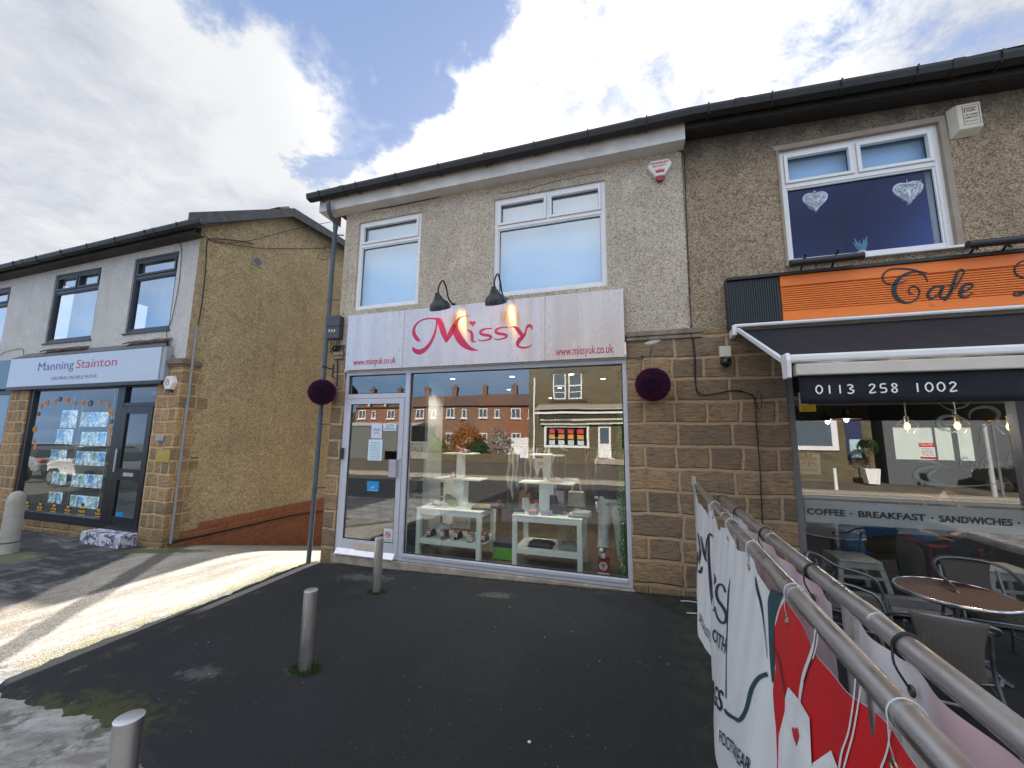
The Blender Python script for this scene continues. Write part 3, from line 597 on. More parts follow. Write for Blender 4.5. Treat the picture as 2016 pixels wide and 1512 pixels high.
for st in ([(556, 432, 3), (540, 420, 24), (520, 395, 27), (511, 362, 22), (522, 322, 14), (560, 287, 10), (610, 273, 10), (662, 275, 14), (690, 288, 34), (712, 350, 42), (728, 400, 34), (737, 440, 4)],
           [(737, 440, 4), (758, 395, 30), (785, 340, 38), (805, 300, 26), (830, 268, 14), (868, 254, 9), (905, 257, 3)],
           [(838, 268, 6), (806, 300, 28), (800, 345, 42), (822, 400, 52), (860, 450, 48), (905, 482, 26), (963, 497, 2)],
           [(672, 282, 12), (668, 330, 12), (652, 390, 16), (628, 440, 20), (592, 485, 28), (548, 506, 36), (515, 492, 28), (503, 470, 4)],
           [(878, 352, 3), (902, 360, 16), (915, 378, 20), (918, 405, 21), (918, 425, 19), (930, 434, 10), (948, 430, 3)],
           [(1055, 344, 12), (1035, 342, 8), (1005, 346, 11), (980, 358, 16), (975, 374, 18), (995, 385, 20), (1030, 390, 20), (1049, 400, 18), (1040, 415, 14), (1010, 424, 10), (968, 426, 7), (966, 414, 3)],
           [(1166, 334, 12), (1145, 333, 8), (1115, 337, 11), (1088, 349, 16), (1082, 366, 18), (1103, 377, 20), (1138, 382, 20), (1158, 391, 18), (1150, 405, 14), (1120, 415, 10), (1078, 418, 7), (1075, 406, 3)],
           [(1182, 334, 3), (1208, 330, 12), (1232, 345, 28), (1252, 372, 30), (1272, 395, 22)],
           [(1334, 352, 3), (1330, 330, 18), (1312, 322, 22), (1296, 340, 14), (1290, 368, 14), (1272, 398, 24), (1246, 424, 30), (1234, 448, 24), (1242, 468, 16), (1275, 476, 13), (1312, 470, 10), (1334, 450, 3)]):
    mb.ribbon(st, f, 8)
hp = [(920+22*(16*sin(a)**3)/16, 306-22*(13*cos(a)-5*cos(2*a)-2*cos(3*a)-cos(4*a))/16) for a in [i*2*pi/28 for i in range(28)]]
mb.prism([f(*q) for q in hp], (0, -.001, 0))
mb.build('script_lettering', MAG, sg)
a, b = at(695, 719, YS-.002), at(779, 716, YS); tx(sg, 'www.missyuk.co.uk', MAG, a.x, b.x, a.z, .105, YS-.002, .012)
a, b = at(1094, 700, YS-.002), at(1208, 695, YS); tx(sg, 'www.missyuk.co.uk', MAG, a.x, b.x, a.z, .12, YS-.002, .012)
# ---------------------------------------------------------------- lamps
LMP = M('black_enamel', (.018, .022, .03), .3, 0, .1); BULB = NT('lit_warm_bulb'); e = BULB.n('Emission', {0: (1, .48, .12, 1), 1: 28.0}); BULB.t.links.new(e.outputs[0], BULB.out.inputs[0]); BULB = BULB.m
def mklamp(px, py, lab):
    m = at(px, py, YS); L = thing('swan_neck_lamp', lab, 'wall lamp', (m.x, 0, sz1), 'swan neck lamps over the Missy sign')
    c0 = V((m.x, 0, sz1+.035)); D = .50
    mb = MB(); mb.cyl(c0, c0+V((0, -.025, 0)), .035); mb.tube(catmull([c0+V((0, -.02, 0)), c0+V((0, -.12, .02)), c0+V((0, -.2, .06)), c0+V((0, -.29, .20)), c0+V((0, -.37, .25)), c0+V((0, -.44, .20)), c0+V((0, -D-.01, .09)), c0+V((0, -D, .0))], 5), .012, 8)
    mb.build('arm', M('dark_bronze', (.03, .02, .016), .4, .3), L, smooth=True)
    b = c0+V((0, -D, -.10)); mb = MB(); RT = Matrix.Rotation(rad(30), 3, 'X')
    out = [(.012, .10), (.03, .09), (.036, .06), (.05, .045), (.056, .02), (.075, -.01), (.115, -.045), (.135, -.09), (.142, -.135), (.134, -.135), (.126, -.09), (.105, -.05), (.06, -.01), (.04, .0), (.01, .01)]
    mb.lathe(b+V((0, 0, .02)), [(r*1.08, z) for r, z in out], 32, RT); mb.build('shade', LMP, L, smooth=True, angle=35)
    mb = MB(); mb.ell(b+RT@V((0, 0, -.075))+V((0, 0, .02)), (.035, .035, .045), 16, 10); mb.build('bulb', BULB, L, smooth=True)
    return L
mklamp(888, 600, 'black swan neck lamp over the letter M of Missy, left of its twin')
mklamp(992, 590, 'black swan neck lamp beside the lower corner of the larger upstairs window')
# ---------------------------------------------------------------- wall fixtures
def alarm_hex(px, py, lab):
    c = at(px, py, -.05); L = thing('alarm_box', lab, 'alarm box', (c.x, 0, c.z)); x, z = c.x, c.z
    P = [(-.12, .15), (.12, .15), (.165, .08), (.155, .04), (.06, -.10), (-.06, -.10), (-.155, .04), (-.165, .08)]
    mb = MB(); P0 = [V((x+a, -.0, z+b)) for a, b in P]; P1 = [V((x+a*.93, -.06, z+.03+(b-.03)*.93)) for a, b in P]; k = 8
    mb.add(P0+P1, [tuple(range(k)), tuple(range(k, 2*k))]+[(i, (i+1) % k, k+(i+1) % k, k+i) for i in range(k)]); mb.build('cover', M('ivory_white', (.74, .72, .66), .3, 0, .06), L, bev=.012)
    Q = [(-.058, -.098), (.058, -.098), (.04, -.15), (.0, -.165), (-.04, -.15)]; mb = MB(); mb.prism([V((x+a, -.055, z+b)) for a, b in Q], (0, .05, 0)); mb.build('strobe_lens', M('dark_red_lens', (.32, .01, .02), .15), L, bev=.006)
    tx(L, 'KINGSLEY', RED, x-.115, x+.115, z+.082, .03, -.0625, .03); tx(L, 'SECURITY', RED, x-.09, x+.09, z+.04, .024, -.0625, .03)
    cr = [(-.055, -.045), (-.06, .02), (-.035, -.008), (-.028, .03), (-.012, -.004), (0, .035), (.012, -.004), (.028, .03), (.035, -.008), (.06, .02), (.055, -.045)]
    mb = MB(); mb.prism([V((x+a, -.0615, z-.012+b*.8)) for a, b in cr], (0, -.001, 0)); mb.build('crown_emblem', RED, L)
alarm_hex(1299, 334, 'white hexagonal alarm box with red crown and red lens, high on the pale pebbledash wall')
c = at(1903, 238, -.06); L = thing('alarm_box', 'ivory rectangular alarm box lettered PGK on the brown wall right of the cafe window', 'alarm box', (c.x, 0, c.z))
mb = MB(); mb.add([(c.x-.13, 0, c.z+.2), (c.x+.12, 0, c.z+.2), (c.x+.12, 0, c.z-.16), (c.x-.13, 0, c.z-.16), (c.x-.085, -.09, c.z+.19), (c.x+.115, -.09, c.z+.19), (c.x+.115, -.09, c.z-.11), (c.x-.085, -.09, c.z-.11)], [(0, 1, 2, 3), (4, 5, 6, 7), (0, 1, 5, 4), (1, 2, 6, 5), (2, 3, 7, 6), (3, 0, 4, 7)])
mb.build('cover', OFFW, L, bev=.008)
BRN = M('brown_print', (.22, .07, .02), .6); mb = MB(); frame(mb, c.x-.045, c.x+.095, c.z-.07, c.z+.16, -.0925, .004, .002); mb.build('label_border', BRN, L)
tx(L, 'GK', BRN, c.x-.01, c.x+.075, c.z+.085, .035, -.0925, .02); mb = MB(); mb.bar((c.x-.03, -.092, c.z+.13), (c.x+.075, -.092, c.z+.13), .002, .008, (0, 0, 1)); mb.bar((c.x-.027, -.092, c.z+.13), (c.x-.027, -.092, c.z+.08), .008, .002, (0, 1, 0)); mb.build('logo_stroke', BRN, L)
for s_, zz in (('ALARMS', .04), ('LIMITED', .005), ('0113 234567', -.035)): tx(L, s_ if zz > -.02 else 'SECURITY', BRN, c.x-.03, c.x+.08, c.z+zz, .02 if zz > -.02 else .014, -.0925, .02)
# junction box, balls
c = at(657, 649, -.06); L = thing('junction_box', 'dark grey electrical box with three yellow labels beside the blue-grey downpipe', 'electrical box', (c.x, 0, c.z))
a, b = at(646, 624, -.09), at(668, 666, -.09); mb = MB(); mb.box(a.x, b.x, -.11, 0, b.z, a.z); mb.build('case', M('slate_plastic', (.05, .055, .07), .4), L, bev=.012)
mb = MB(); mb.box(a.x-.008, b.x+.008, -.122, -.111, a.z-.18, a.z+.004); mb.build('lid', M('slate_plastic'), L, bev=.006)
for i in range(3): q = at(648+i*5, 651, -.115); mb = MB(); mb.box(q.x-.012, q.x+.012, -.1135, -.1105, q.z-.022, q.z+.022); mb.build('yellow_label', M('pale_yellow', (.65, .65, .25), .5), L)
mb = MB()
for i in range(7):
    x = a.x+.04+.03*i; mb.tube(catmull([(x, -.06, b.z), (x+.02, -.05, b.z-.1), (x+random.uniform(-.06, .1), -.03, b.z-.16-.03*i), (x+.1, -.03, b.z-.1), (x+random.uniform(-.05, .12), -.03, b.z-.22)], 5), .006, 6)
mb.build('loose_cable', CABLE, L)
def mkball(px, py, lab):
    c = at(px, py, -.22); r = .20
    L = thing('hanging_ball', lab, 'topiary ball', (c.x, -.22, c.z), 'purple topiary balls beside the shopfront'); random.seed(int(px))
    t_ = M('purple_heather', (.085, .012, .05), .85, 0, .5, 40)
    mb = MB(); mb.ell(c, (r*.93,)*3, 32, 20); mb.build('core', M('dark_purple', (.02, .008, .03), .9), L)
    for nm, m, k in (('magenta_sprigs', M('magenta_leaf', (.17, .014, .07), .8, 0, .4, 40), 3400), ('violet_sprigs', M('violet_leaf', (.05, .022, .085), .8, 0, .4, 40), 2600)):
        mb = MB()
        for i in range(k):
            d = V((random.gauss(0, 1), random.gauss(0, 1), random.gauss(0, 1))).normalized(); e = d.cross(V((random.random(), random.random(), random.random()))).normalized(); g = d.cross(e)
            q = c+d*r*random.uniform(.9, .96); tp = c+d*(r*random.uniform(.99, 1.09))+e*random.uniform(-.008, .008); w = .005
            mb.add([q-e*w, q+e*w, tp+g*.002], [(0, 1, 2)]); mb.add([q-g*w, q+g*w, tp], [(0, 1, 2)])
        mb.build(nm, m, L)
    hz = c.z+r+.20; mb = MB(); mb.bar((c.x, -.0, hz+.0), (c.x, -.25, hz+.02), .012, .02); mb.bar((c.x, -.012, hz+.1), (c.x, -.012, hz-.14), .03, .012); mb.tube([(c.x, -.22, hz+.01), (c.x, -.235, hz+.035), (c.x, -.25, hz+.01), (c.x, -.24, hz-.01)], .006, 6)
    mb.build('bracket', BLACK, L)
    mb = MB(); z = hz-.0
    while z > c.z+r*.95:
        k = int(z*50) % 2; mb.tube([(c.x+(.006*cos(a) if k else 0), -.24+(0 if k else .006*cos(a)), z+.013*sin(a)) for a in [i*pi/4 for i in range(9)]], .002, 5); z -= .02
    mb.build('chain', M('chain_steel', (.4, .4, .4), .3, .9), L)
mkball(634, 772, 'purple heather-like ball hanging in front of the blue-grey downpipe')
mkball(1285, 757, 'purple heather-like ball hanging on the stone pier between the two shops')
mb = MB(); q = at(1290, 675, -.02)
mb.grid(lambda u, v: V((q.x-.14+.28*u, -.022-.01*sin(pi*u)*sin(pi*v), q.z+.09*(u*u)+(-.03+.06*v)*sin(pi*u)**.6)), 12, 5); tag(mb.build('paint_splash', M('white_splash', (.6, .58, .54), .8)), 'white splash of old filler on the stone above the right-hand purple ball', 'paint mark')
# globe light
c = at(1428, 700, -.10); L = thing('globe_light', 'white square box with black glass globe under it on the stone pier by the awning', 'security light', (c.x, 0, c.z)); a, b = at(1416, 682, -.08), at(1440, 702, -.08)
mb = MB(); mb.box(a.x, b.x, -.09, -.02, b.z, a.z); mb.build('junction_cover', OFFW, L, bev=.006); q = at(1429, 713, -.1); mb = MB(); mb.ell(q, (.062,)*3, 24, 16); mb.cyl(q, (q.x, -.02, q.z+.05), .03); mb.build('globe', M('black_glass', (.015, .016, .018), .12), L, smooth=True)
# cables
def cable(lab, pts, r=.006, Y=-.03, nm='cable', m=CABLE, X=None):
    P = [(at(q[0], q[1], q[2] if len(q) > 2 else Y) if X is None else atx(q[0], q[1], X)) for q in pts]
    mb = MB(); mb.tube(catmull(P, 6), r, 6); return tag(mb.build(nm, m, smooth=True), lab, 'cable')
cable('thin black cable running under the white soffit of the pale shop', [(665, 440), (672, 425), (690, 418), (760, 409), (850, 391), (900, 377), (1010, 352), (1100, 334), (1200, 312), (1280, 299), (1325, 296)], .006, -.012)
cable('black cable hanging down the party wall then looping over the stone pier to the barrier', [(1334, 296, -.01), (1347, 302, -.01), (1348, 330, -.01), (1352, 440, -.01), (1357, 560, -.01), (1361, 640, -.03), (1368, 690), (1370, 760), (1375, 775), (1390, 779), (1440, 770), (1475, 775), (1485, 788), (1490, 850), (1496, 920), (1499, 980), (1504, 1100)], .0065, -.035)
cable('second thin black cable beside the long one on the pier, ending in a loose loop', [(1359, 640), (1366, 700), (1369, 752), (1376, 772), (1395, 777), (1450, 768), (1484, 782), (1488, 800), (1498, 803), (1498, 778), (1493, 770), (1488, 785)], .005, -.05)
cable('frayed dark cable end sticking out of the wall at the right end of the sign', [(1231, 703, -.02), (1240, 706), (1256, 705), (1266, 700), (1264, 707), (1252, 708)], .006, -.05)
mb = MB(); Pb = [at(972, 348, -.006), at(1010, 352, -.006), at(1060, 349, -.006)]
cable('hairline crack like dark line above the larger upstairs window', [(985, 381, -.001), (1040, 372, -.001), (1090, 358, -.001), (1150, 345, -.001), (1195, 338, -.001)], .0035, nm='wall_crack')
cable('short dark cable dropping over the stone by the downpipe', [(660, 697), (664, 705), (664, 740), (663, 760)], .008, -.03)
# ---------------------------------------------------------------- inside the shop
FL = -.10
IW = M('shop_inner_wall', (.085, .085, .08), .8, 0, .08, 2); IF = M('grey_wood_floor', (.10, .072, .048), .35, 0, .4, 3); IC = M('shop_ceiling', (.30, .32, .34), .8, 0, .03)
room(A, -4.6, .55, .13, 6.5, FL, 2.72, IW, IF, IC)
mb = MB(); mb.box(-3.42, -3.37, .75, 1.3, FL, 2.7); mb.build('partition', M('shop_partition', (.34, .37, .38), .5), A); mb = MB(); mb.box(-4.5, -3.3, .2, 1.6, FL+.002, FL+.02); mb.build('door_mat', M('blue_black_mat', (.012, .016, .024), .95), A)
CL = NT('lit_spot'); e = CL.n('Emission', {0: (1, .93, .82, 1), 1: 9.0}); CL.t.links.new(e.outputs[0], CL.out.inputs[0]); CL = CL.m
def downlight(x, y, z, power, lab, cat='ceiling spotlight', col=(1, .9, .75), grp='recessed ceiling spots in the Missy shop'):
    L = thing('ceiling_spotlight', lab, cat, (x, y, z), grp)
    mb = MB(); mb.lathe((x, y, z), [(.05, 0), (.06, -.006), (.045, -.012), (.04, 0)], 16); mb.build('bezel', WHITE, L); mb = MB(); mb.lathe((x, y, z-.004), [(.038, 0), (.038, -.004)], 16); mb.build('lens', CL, L)
    l = bpy.data.lights.new('spot', 'SPOT'); l.energy = power; l.spot_size = rad(120); l.spot_blend = .8; l.shadow_soft_size = .05; l.color = col
    o = bpy.data.objects.new('spot_bulb', l); C.objects.link(o); o.parent = L; o.location = (0, 0, -.03)
for x, y, n_ in ((-3.0, .9, 'above the left table'), (-1.9, .9, 'between the two tables'), (-.9, .9, 'above the right table'), (-2.5, 2.6, 'second row left'), (-1.4, 2.6, 'second row middle'), (-.45, 1.5, 'behind the mannequin'), (-2, 4.6, 'at the back of the shop')): downlight(x, y, 2.72, 30, 'small round ceiling spotlight, '+n_+', seen through the shop window')
TW = M('table_white', (.80, .82, .79), .4, 0, .04)
def mktable(x0, x1, lab):
    L = thing('display_table', lab, 'table', ((x0+x1)/2, .5, FL), 'white two-tier display tables'); y0, y1, h, w = .2, .86, FL+.72, .075
    mb = MB(); mb.box(x0, x1, y0, y1, h-.02, h); mb.build('table_top', TW, L, bev=.003)
    mb = MB(); mb.box(x0+.01, x1-.01, y0+.01, y0+.03, h-.09, h-.021); mb.box(x0+.01, x1-.01, y1-.03, y1-.01, h-.09, h-.021); mb.box(x0+.01, x0+.03, y0+.03, y1-.03, h-.09, h-.021); mb.box(x1-.03, x1-.01, y0+.03, y1-.03, h-.09, h-.021); mb.build('apron', TW, L)
    for a in (x0, x1-w):
        for b in (y0, y1-w): mb = MB(); mb.box(a+.004, a+w-.004, b+.004, b+w-.004, FL, h-.021); mb.build('leg', TW, L, bev=.003)
    mb = MB(); mb.box(x0+.03, x1-.03, y0+.015, y1-.015, FL+.2, FL+.27); mb.build('shelf', TW, L, bev=.003)
    return h
xt = [at(p_, 1100, .2).x for p_ in (818, 945, 1007, 1147)]
h = mktable(xt[0]-.02, xt[1], 'white two-tier display table nearer the shop door, stacked with sale shoes'); mktable(xt[2], xt[3], 'white two-tier display table nearer the mannequin')
def pedestal(x, y, w, levels, lab):
    L = thing('display_stand', lab, 'display stand', (x, y, h), 'white T-shaped display stands')
    z = FL+.0 if y > .9 else h
    for ww, z1, half in levels:
        mb = MB(); mb.box(x-ww/2, x+ww/2, y-ww/2, y+ww/2, z, z1-.02); mb.build('column', TW, L, bev=.002); mb = MB(); mb.box(x-half, x+half, y-.18, y+.18, z1-.019, z1); mb.build('shelf', TW, L, bev=.002); z = z1+.001
    return z
p1 = [at(q[0], q[1], .8) for q in ((911, 940), (903, 891), (1073, 947), (1083, 894))]
pedestal(p1[0].x, .72, .20, ((.20, p1[0].z, .40), (.11, p1[1].z, .26)), 'white stand with two narrow shelves behind the left table')
pedestal(p1[2].x+.06, .72, .22, ((.22, p1[2].z, .42), (.11, p1[3].z, .26)), 'white stand with two narrow shelves behind the right table')
def shoe(p, rz, m, sole, lab, L_=.25, boot=0, hh=.09, grp=None, scale=1, nm='shoe', heel=0, toe=None):
    """p is the middle of the sole on its surface"""
    T = thing(nm, lab, nm, tuple(p), grp); R = Matrix.Rotation(rz, 3, 'Z'); n_ = 14
    def w_(s): return .036+.014*sin(pi*min(1, s*1.15))-.02*max(0, s-.85)/.15*.9
    mb = MB(); prof = []
    for i in range(n_+1):
        s = i/n_; x = (s-.5)*L_; w = w_(s)*scale*(.55 if i in (0, n_) else 1); z0 = heel*max(0, 1-s*2.2)
        top = (hh*(1-s*.62)+(.02*sin(pi*s))) if s > .45 else hh*.95+boot*sm((.5-s)/.14)
        prof.append((x, w, z0, top))
    k = 10; vs = []
    for x, w, z0, tp in prof:
        for j in range(k+1):
            a = pi*j/k; vs.append((x, w*cos(a)*(1 if sin(a) < .6 else .98), .022+z0+(tp-.0)*sin(a)**.75))
    mb.add([V(p)+R@V(q) for q in vs], [(i*(k+1)+j, i*(k+1)+j+1, (i+1)*(k+1)+j+1, (i+1)*(k+1)+j) for i in range(n_) for j in range(k)]+[tuple(range(k+1)), tuple(n_*(k+1)+j for j in range(k+1))])
    mb.build('upper', m, T, smooth=True)
    mb = MB(); pts = [(x, w+.005) for x, w, _, _ in prof]; out = [(x, w, z) for (x, w), (_, _, z, _) in zip(pts, prof)]+[(x, -w, z) for (x, w), (_, _, z, _) in list(zip(pts, prof))[::-1]]
    lo = [V(p)+R@V((x, y, z if heel else 0)) for x, y, z in out]; hi = [V(p)+R@V((x, y, z+.024)) for x, y, z in out]; q = len(out)
    mb.add(lo+hi, [tuple(range(q)), tuple(range(q, 2*q))]+[(i, (i+1) % q, q+(i+1) % q, q+i) for i in range(q)])
    if heel: 
        c_ = V(p)+R@V((-.42*L_, 0, 0)); mb.cyl(c_, c_+V((0, 0, heel+.01)), .012, .02, 10)
    mb.build('sole', sole, T)
    if not heel and hh > .06:
        mb = MB()
        for i in range(4): x = .02+i*.02; mb.tube([V(p)+R@V((x, y, .026+hh*(1-(x/L_+.5)*.62)+.022-abs(y)*.5)) for y in (-.02, 0, .02)], .003, 5)
        mb.build('lace', sole, T)
    return T
def K(n_, c_=(.5, .5, .5), r=.6): return M(n_, c_, r, 0, .2, 14)
BK, WT, GR, OL, PK, BRW, SIL = K('shoe_black', (.02, .02, .022)), K('shoe_white', (.7, .7, .68)), K('shoe_grey', (.25, .25, .26)), K('shoe_olive', (.13, .15, .06)), K('shoe_pink', (.55, .25, .28)), K('shoe_brown', (.16, .08, .05)), K('shoe_silver', (.5, .5, .5))
xl = xt[0]
tags = (('black trainer', BK), ('dark brown slip-on', BRW), ('black pump', BK), ('pale grey trainer', SIL), ('brown and black shoe', BRW))
for i, (a_, m_) in enumerate(tags):
    q = at(847+i*26.5, 1058, .30); x = q.x; zz = FL+.271
    shoe((x, .33, zz), -pi/2+.15*(i % 2), m_, GR if i % 2 else WT, a_+', price-ticketed, '+('first', 'second', 'middle', 'fourth', 'last')[i]+' from the left on the lower shelf', .22, grp='ticketed shoes on the lower shelf')
    tk = thing('price_ticket', 'red and white price ticket in the '+('first', 'second', 'third', 'fourth', 'fifth')[i]+' shoe from the left on the lower shelf', 'price ticket', (x, .24, zz+.04), 'price tickets on the lower shelf')
    mb = MB(); mb.box(x-.028, x+.028, .235, .238, zz+.05, zz+.11); mb.build('card', PAPER, tk); mb = MB(); mb.box(x-.028, x+.028, .235, .238, zz+.1105, zz+.16); mb.build('red_header', RED, tk)
    tx(tk, 'SALE', WHITE, x-.02, x+.02, zz+.125, .018, .2335, .02); tx(tk, '£20', INK, x-.018, x+.018, zz+.07, .02, .2335, .02)
def bx(px, py, Y, w, d, hh, m, lab, z=None, nm='shoe_box', cat='box', lid=None, logo=None):
    q = at(px, py, Y); z = q.z if z is None else z; T = thing(nm, lab, cat, (q.x, Y, z)); mb = MB(); mb.box(q.x-w/2, q.x+w/2, Y, Y+d, z, z+hh); mb.build('carton', m, T, bev=.003)
    if lid: mb = MB(); mb.box(q.x-w/2-.004, q.x+w/2+.004, Y-.004, Y+d+.004, z+hh*.72, z+hh+.003); mb.build('lid', lid, T, bev=.002)
    if logo:
        mb = MB(); c_ = V((q.x, Y-.006, z+hh*.5)); mb.lathe(c_, [(0.001, 0), (hh*.32, 0), (hh*.32, .002)], 24, Matrix.Rotation(pi/2, 3, 'X')); mb.build('roundel', WHITE, T)
        mb = MB(); s_ = hh*.26
        for ang in (0, 55, -55, 180): 
            a_ = rad(ang); d_ = V((sin(a_), 0, cos(a_))); e_ = V((cos(a_), 0, -sin(a_))); o_ = c_+V((0, -.003, 0)); mb.prism([o_, o_+d_*s_*.5+e_*s_*.22, o_+d_*s_, o_+d_*s_*.5-e_*s_*.22], (0, -.001, 0))
        mb.bar(c_+V((-s_*.5, -.004, 0)), c_+V((s_*.5, -.004, 0)), .002, s_*.12); mb.build('emblem', RED, T)
    return T
REDBX = K('red_card', (.5, .03, .04), .5)
bx(1188, 1128, .36, .15, .24, .17, REDBX, 'red shoe box with white emblem under the mannequin shoe', FL+.022, logo=1); mb = MB(); q = at(1188, 1128, .36); mb.box(q.x-.075, q.x+.075, .36, .6, FL+.001, FL+.02); tag(mb.build('box_base', PAPER), 'white plinth strip beneath the red shoe box on the shop floor', 'plinth')
bx(1056, 989, .62, .14, .1, .13, REDBX, 'small red shoe box with emblem on the right table', h+.001, logo=1); bx(893, 930, .72, .12, .1, .1, REDBX, 'small red shoe box on the lower shelf of the left stand', p1[0].z+.001, logo=1)
GRN = K('lime_card', (.16, .52, .04), .5); bx(990, 1060, .5, .30, .3, .24, GRN, 'lime green carton on the floor between the two tables', FL+.001, 'carton', 'box', K('purple_card', (.06, .03, .08), .5))
bx(1116, 1073, .55, .26, .02, .27, K('beige_photo_card', (.55, .42, .27), .6), 'beige advertising board with a fair-haired woman on the lower shelf of the right table', FL+.272, 'show_card', 'show card')
q = at(1122, 1060, .54); mb = MB(); mb.ell((q.x+.03, .545, q.z+.02), (.045, .004, .065), 16, 10); mb.ell((q.x+.0, .543, q.z+.03), (.04, .004, .085), 16, 10); tag(mb.build('portrait_print', K('fair_hair_print', (.42, .26, .13)), bpy.data.objects['show_card']) and None or bpy.data.objects['show_card'])
T = bx(1096, 985, .66, .22, .015, .30, K('lilac_pink_card', (.55, .42, .48), .5), 'pink portrait poster of a long-haired woman standing behind the black boot', h+.001, 'show_card', 'show card')
q = at(1082, 975, .65); mb = MB(); mb.ell((q.x, .652, q.z+.02), (.022, .004, .03), 14, 8); mb.ell((q.x, .652, q.z-.05), (.04, .004, .035), 14, 8); mb.build('face_print', K('skin_print', (.6, .36, .26)), T); mb = MB(); mb.ell((q.x-.004, .6545, q.z+.01), (.034, .004, .055), 14, 8); mb.build('hair_print', K('brown_hair_print', (.12, .05, .03)), T)
tx(T, 'GREAT', WHITE, q.x+.05, q.x+.14, q.z+.0, .02, .655, .01); tx(T, 'COMFORT', WHITE, q.x+.05, q.x+.14, q.z-.03, .016, .655, .01)
# shoes on tables
def S_(px, py, Y, rz, m, s_, lab, z, **k): q = at(px, py, Y); return shoe((q.x, Y, z), rz, m, s_, lab, **k)
zt2 = h+.001
S_(1045, 1000, .55, .35, SIL, WT, 'silver grey lace-up ankle boot on the left of the right table', zt2, boot=.09, hh=.08, nm='ankle_boot', L_=.26)
q = at(1098, 1003, .42); bx(1097, 1010, .42, .14, .1, .045, K('dark_green_card', (.01, .09, .03)), 'flat dark green box under the black ankle boot', zt2)
shoe((q.x, .47, zt2+.047), .0-.2, BK, BK, 'black heeled ankle boot standing on a flat green box', .26, .10, .09, nm='ankle_boot')
S_(1130, 1008, .5, -.3, BK, WT, 'black low shoe at the back right of the right table', zt2, hh=.07); S_(1075, 1013, .33, .1, K('blue_pink_knit', (.25, .25, .5)), PK, 'blue and pink baby shoe at the front of the right table', zt2, L_=.13, hh=.05); S_(1050, 1014, .3, .2, PK, K('powder_blue', (.3, .4, .55)), 'small pink shoe at the front of the right table', zt2, L_=.13, hh=.05); S_(1022, 1010, .32, .3, K('shoe_navy', (.03, .04, .1)), WT, 'navy and white shoe at the left end of the right table', zt2, L_=.16, hh=.05)
S_(860, 995, .5, -.6, WT, BRW, 'white slingback sandal on the left table', zt2, hh=.06, L_=.22); S_(888, 992, .55, -.4, OL, BRW, 'olive green ankle shoe on a lime box on the left table', zt2+.04, hh=.08, boot=.03); bx(889, 1000, .5, .14, .12, .038, GRN, 'flat lime green box beneath the olive shoe', zt2)
S_(872, 1040, .55, .1, WT, WT, 'white trainer raised on a small stand under the left table', FL+.36, hh=.06); bx(872, 1045, .5, .1, .12, .085, REDBX, 'red card riser under the white trainer on the lower shelf', FL+.271)
S_(1092, 938, .72, .2, K('shoe_taupe', (.35, .30, .26)), BRW, 'taupe court shoe on the middle shelf of the right stand', p1[2].z+.001, hh=.06, heel=.03); S_(1125, 936, .72, -.2, GR, WT, 'grey sandal at the right end of the right stand shelf', p1[2].z+.001, hh=.05)
S_(1105, 892, .72, .1, BK, BK, 'tall black boot on the top shelf of the right stand', p1[3].z+.001, boot=.16, hh=.09, nm='ankle_boot'); S_(912, 890, .72, 0, K('shoe_maroon', (.14, .05, .06)), BRW, 'maroon court shoe on the top shelf of the left stand', p1[1].z+.001, hh=.05, heel=.05)
def folded(px, py, Y, w, d, n_, ms, lab, z):
    q = at(px, py, Y); T = thing('folded_clothes', lab, 'clothes', (q.x, Y, z))
    for i in range(n_):
        mb = MB(); a_ = random.uniform(-.02, .02); mb.grid(lambda u, v: V((q.x+(u-.5)*w*(1-.1*i)+a_+.012*sin(9*v+i), Y+v*d, z+.012+.022*i+.012*sin(pi*u)*sin(pi*v)+.006*sin(17*u+i)*sin(13*v))), 14, 8); o = mb.build('garment', ms[i % len(ms)], T, smooth=True, thick=.016)
folded(1140, 1012, .28, .3, .25, 3, (K('patterned_scarf', (.3, .3, .31)), K('pale_scarf', (.6, .62, .64))), 'grey patterned scarves folded on the right table corner', zt2); folded(1060, 1085, .3, .34, .3, 2, (BK, K('charcoal_wool', (.06, .06, .07))), 'black jumpers folded on the lower shelf of the right table', FL+.272); folded(1120, 1092, .28, .3, .25, 3, (GR, K('patterned_scarf')), 'grey folded scarves beside the beige board on the lower shelf', FL+.272)
folded(945, 998, .35, .3, .3, 2, (K('plum_purse', (.10, .03, .05)), K('tan_leather', (.3, .25, .12))), 'dark purses laid flat on the left table', zt2); folded(968, 994, .5, .22, .25, 2, (K('brown_purse', (.05, .035, .03)), K('plum_purse')), 'brown purses at the right end of the left table', zt2)
def sale(px0, py0, px1, py1, Y, lab): 
    o = notice(lab, px0, py0, px1, py1, Y, M('cream_card'), [('SALE', .25, .36, .7), ('20% OFF', .75, .1, .5)], M('orange_ink'))
sale(891, 1015, 926, 1042, .5, 'cream and orange sale poster standing on the lower shelf under the left table'); o = notice('scalloped pink and cream card hanging from the right stand shelf', 1052, 902, 1077, 922, .5, K('pink_cream_card', (.72, .58, .56)), [('NEW', .3, .4, .5)], RED)
mb = MB()
for k in (1058, 1072): a_, b_, c_ = at(k-5, 922, .5), at(k+5, 922, .5), at(k, 941, .5); mb.prism([a_, b_, c_], (0, .003, 0))
mb.build('pennant', K('pink_cream_card'), o)
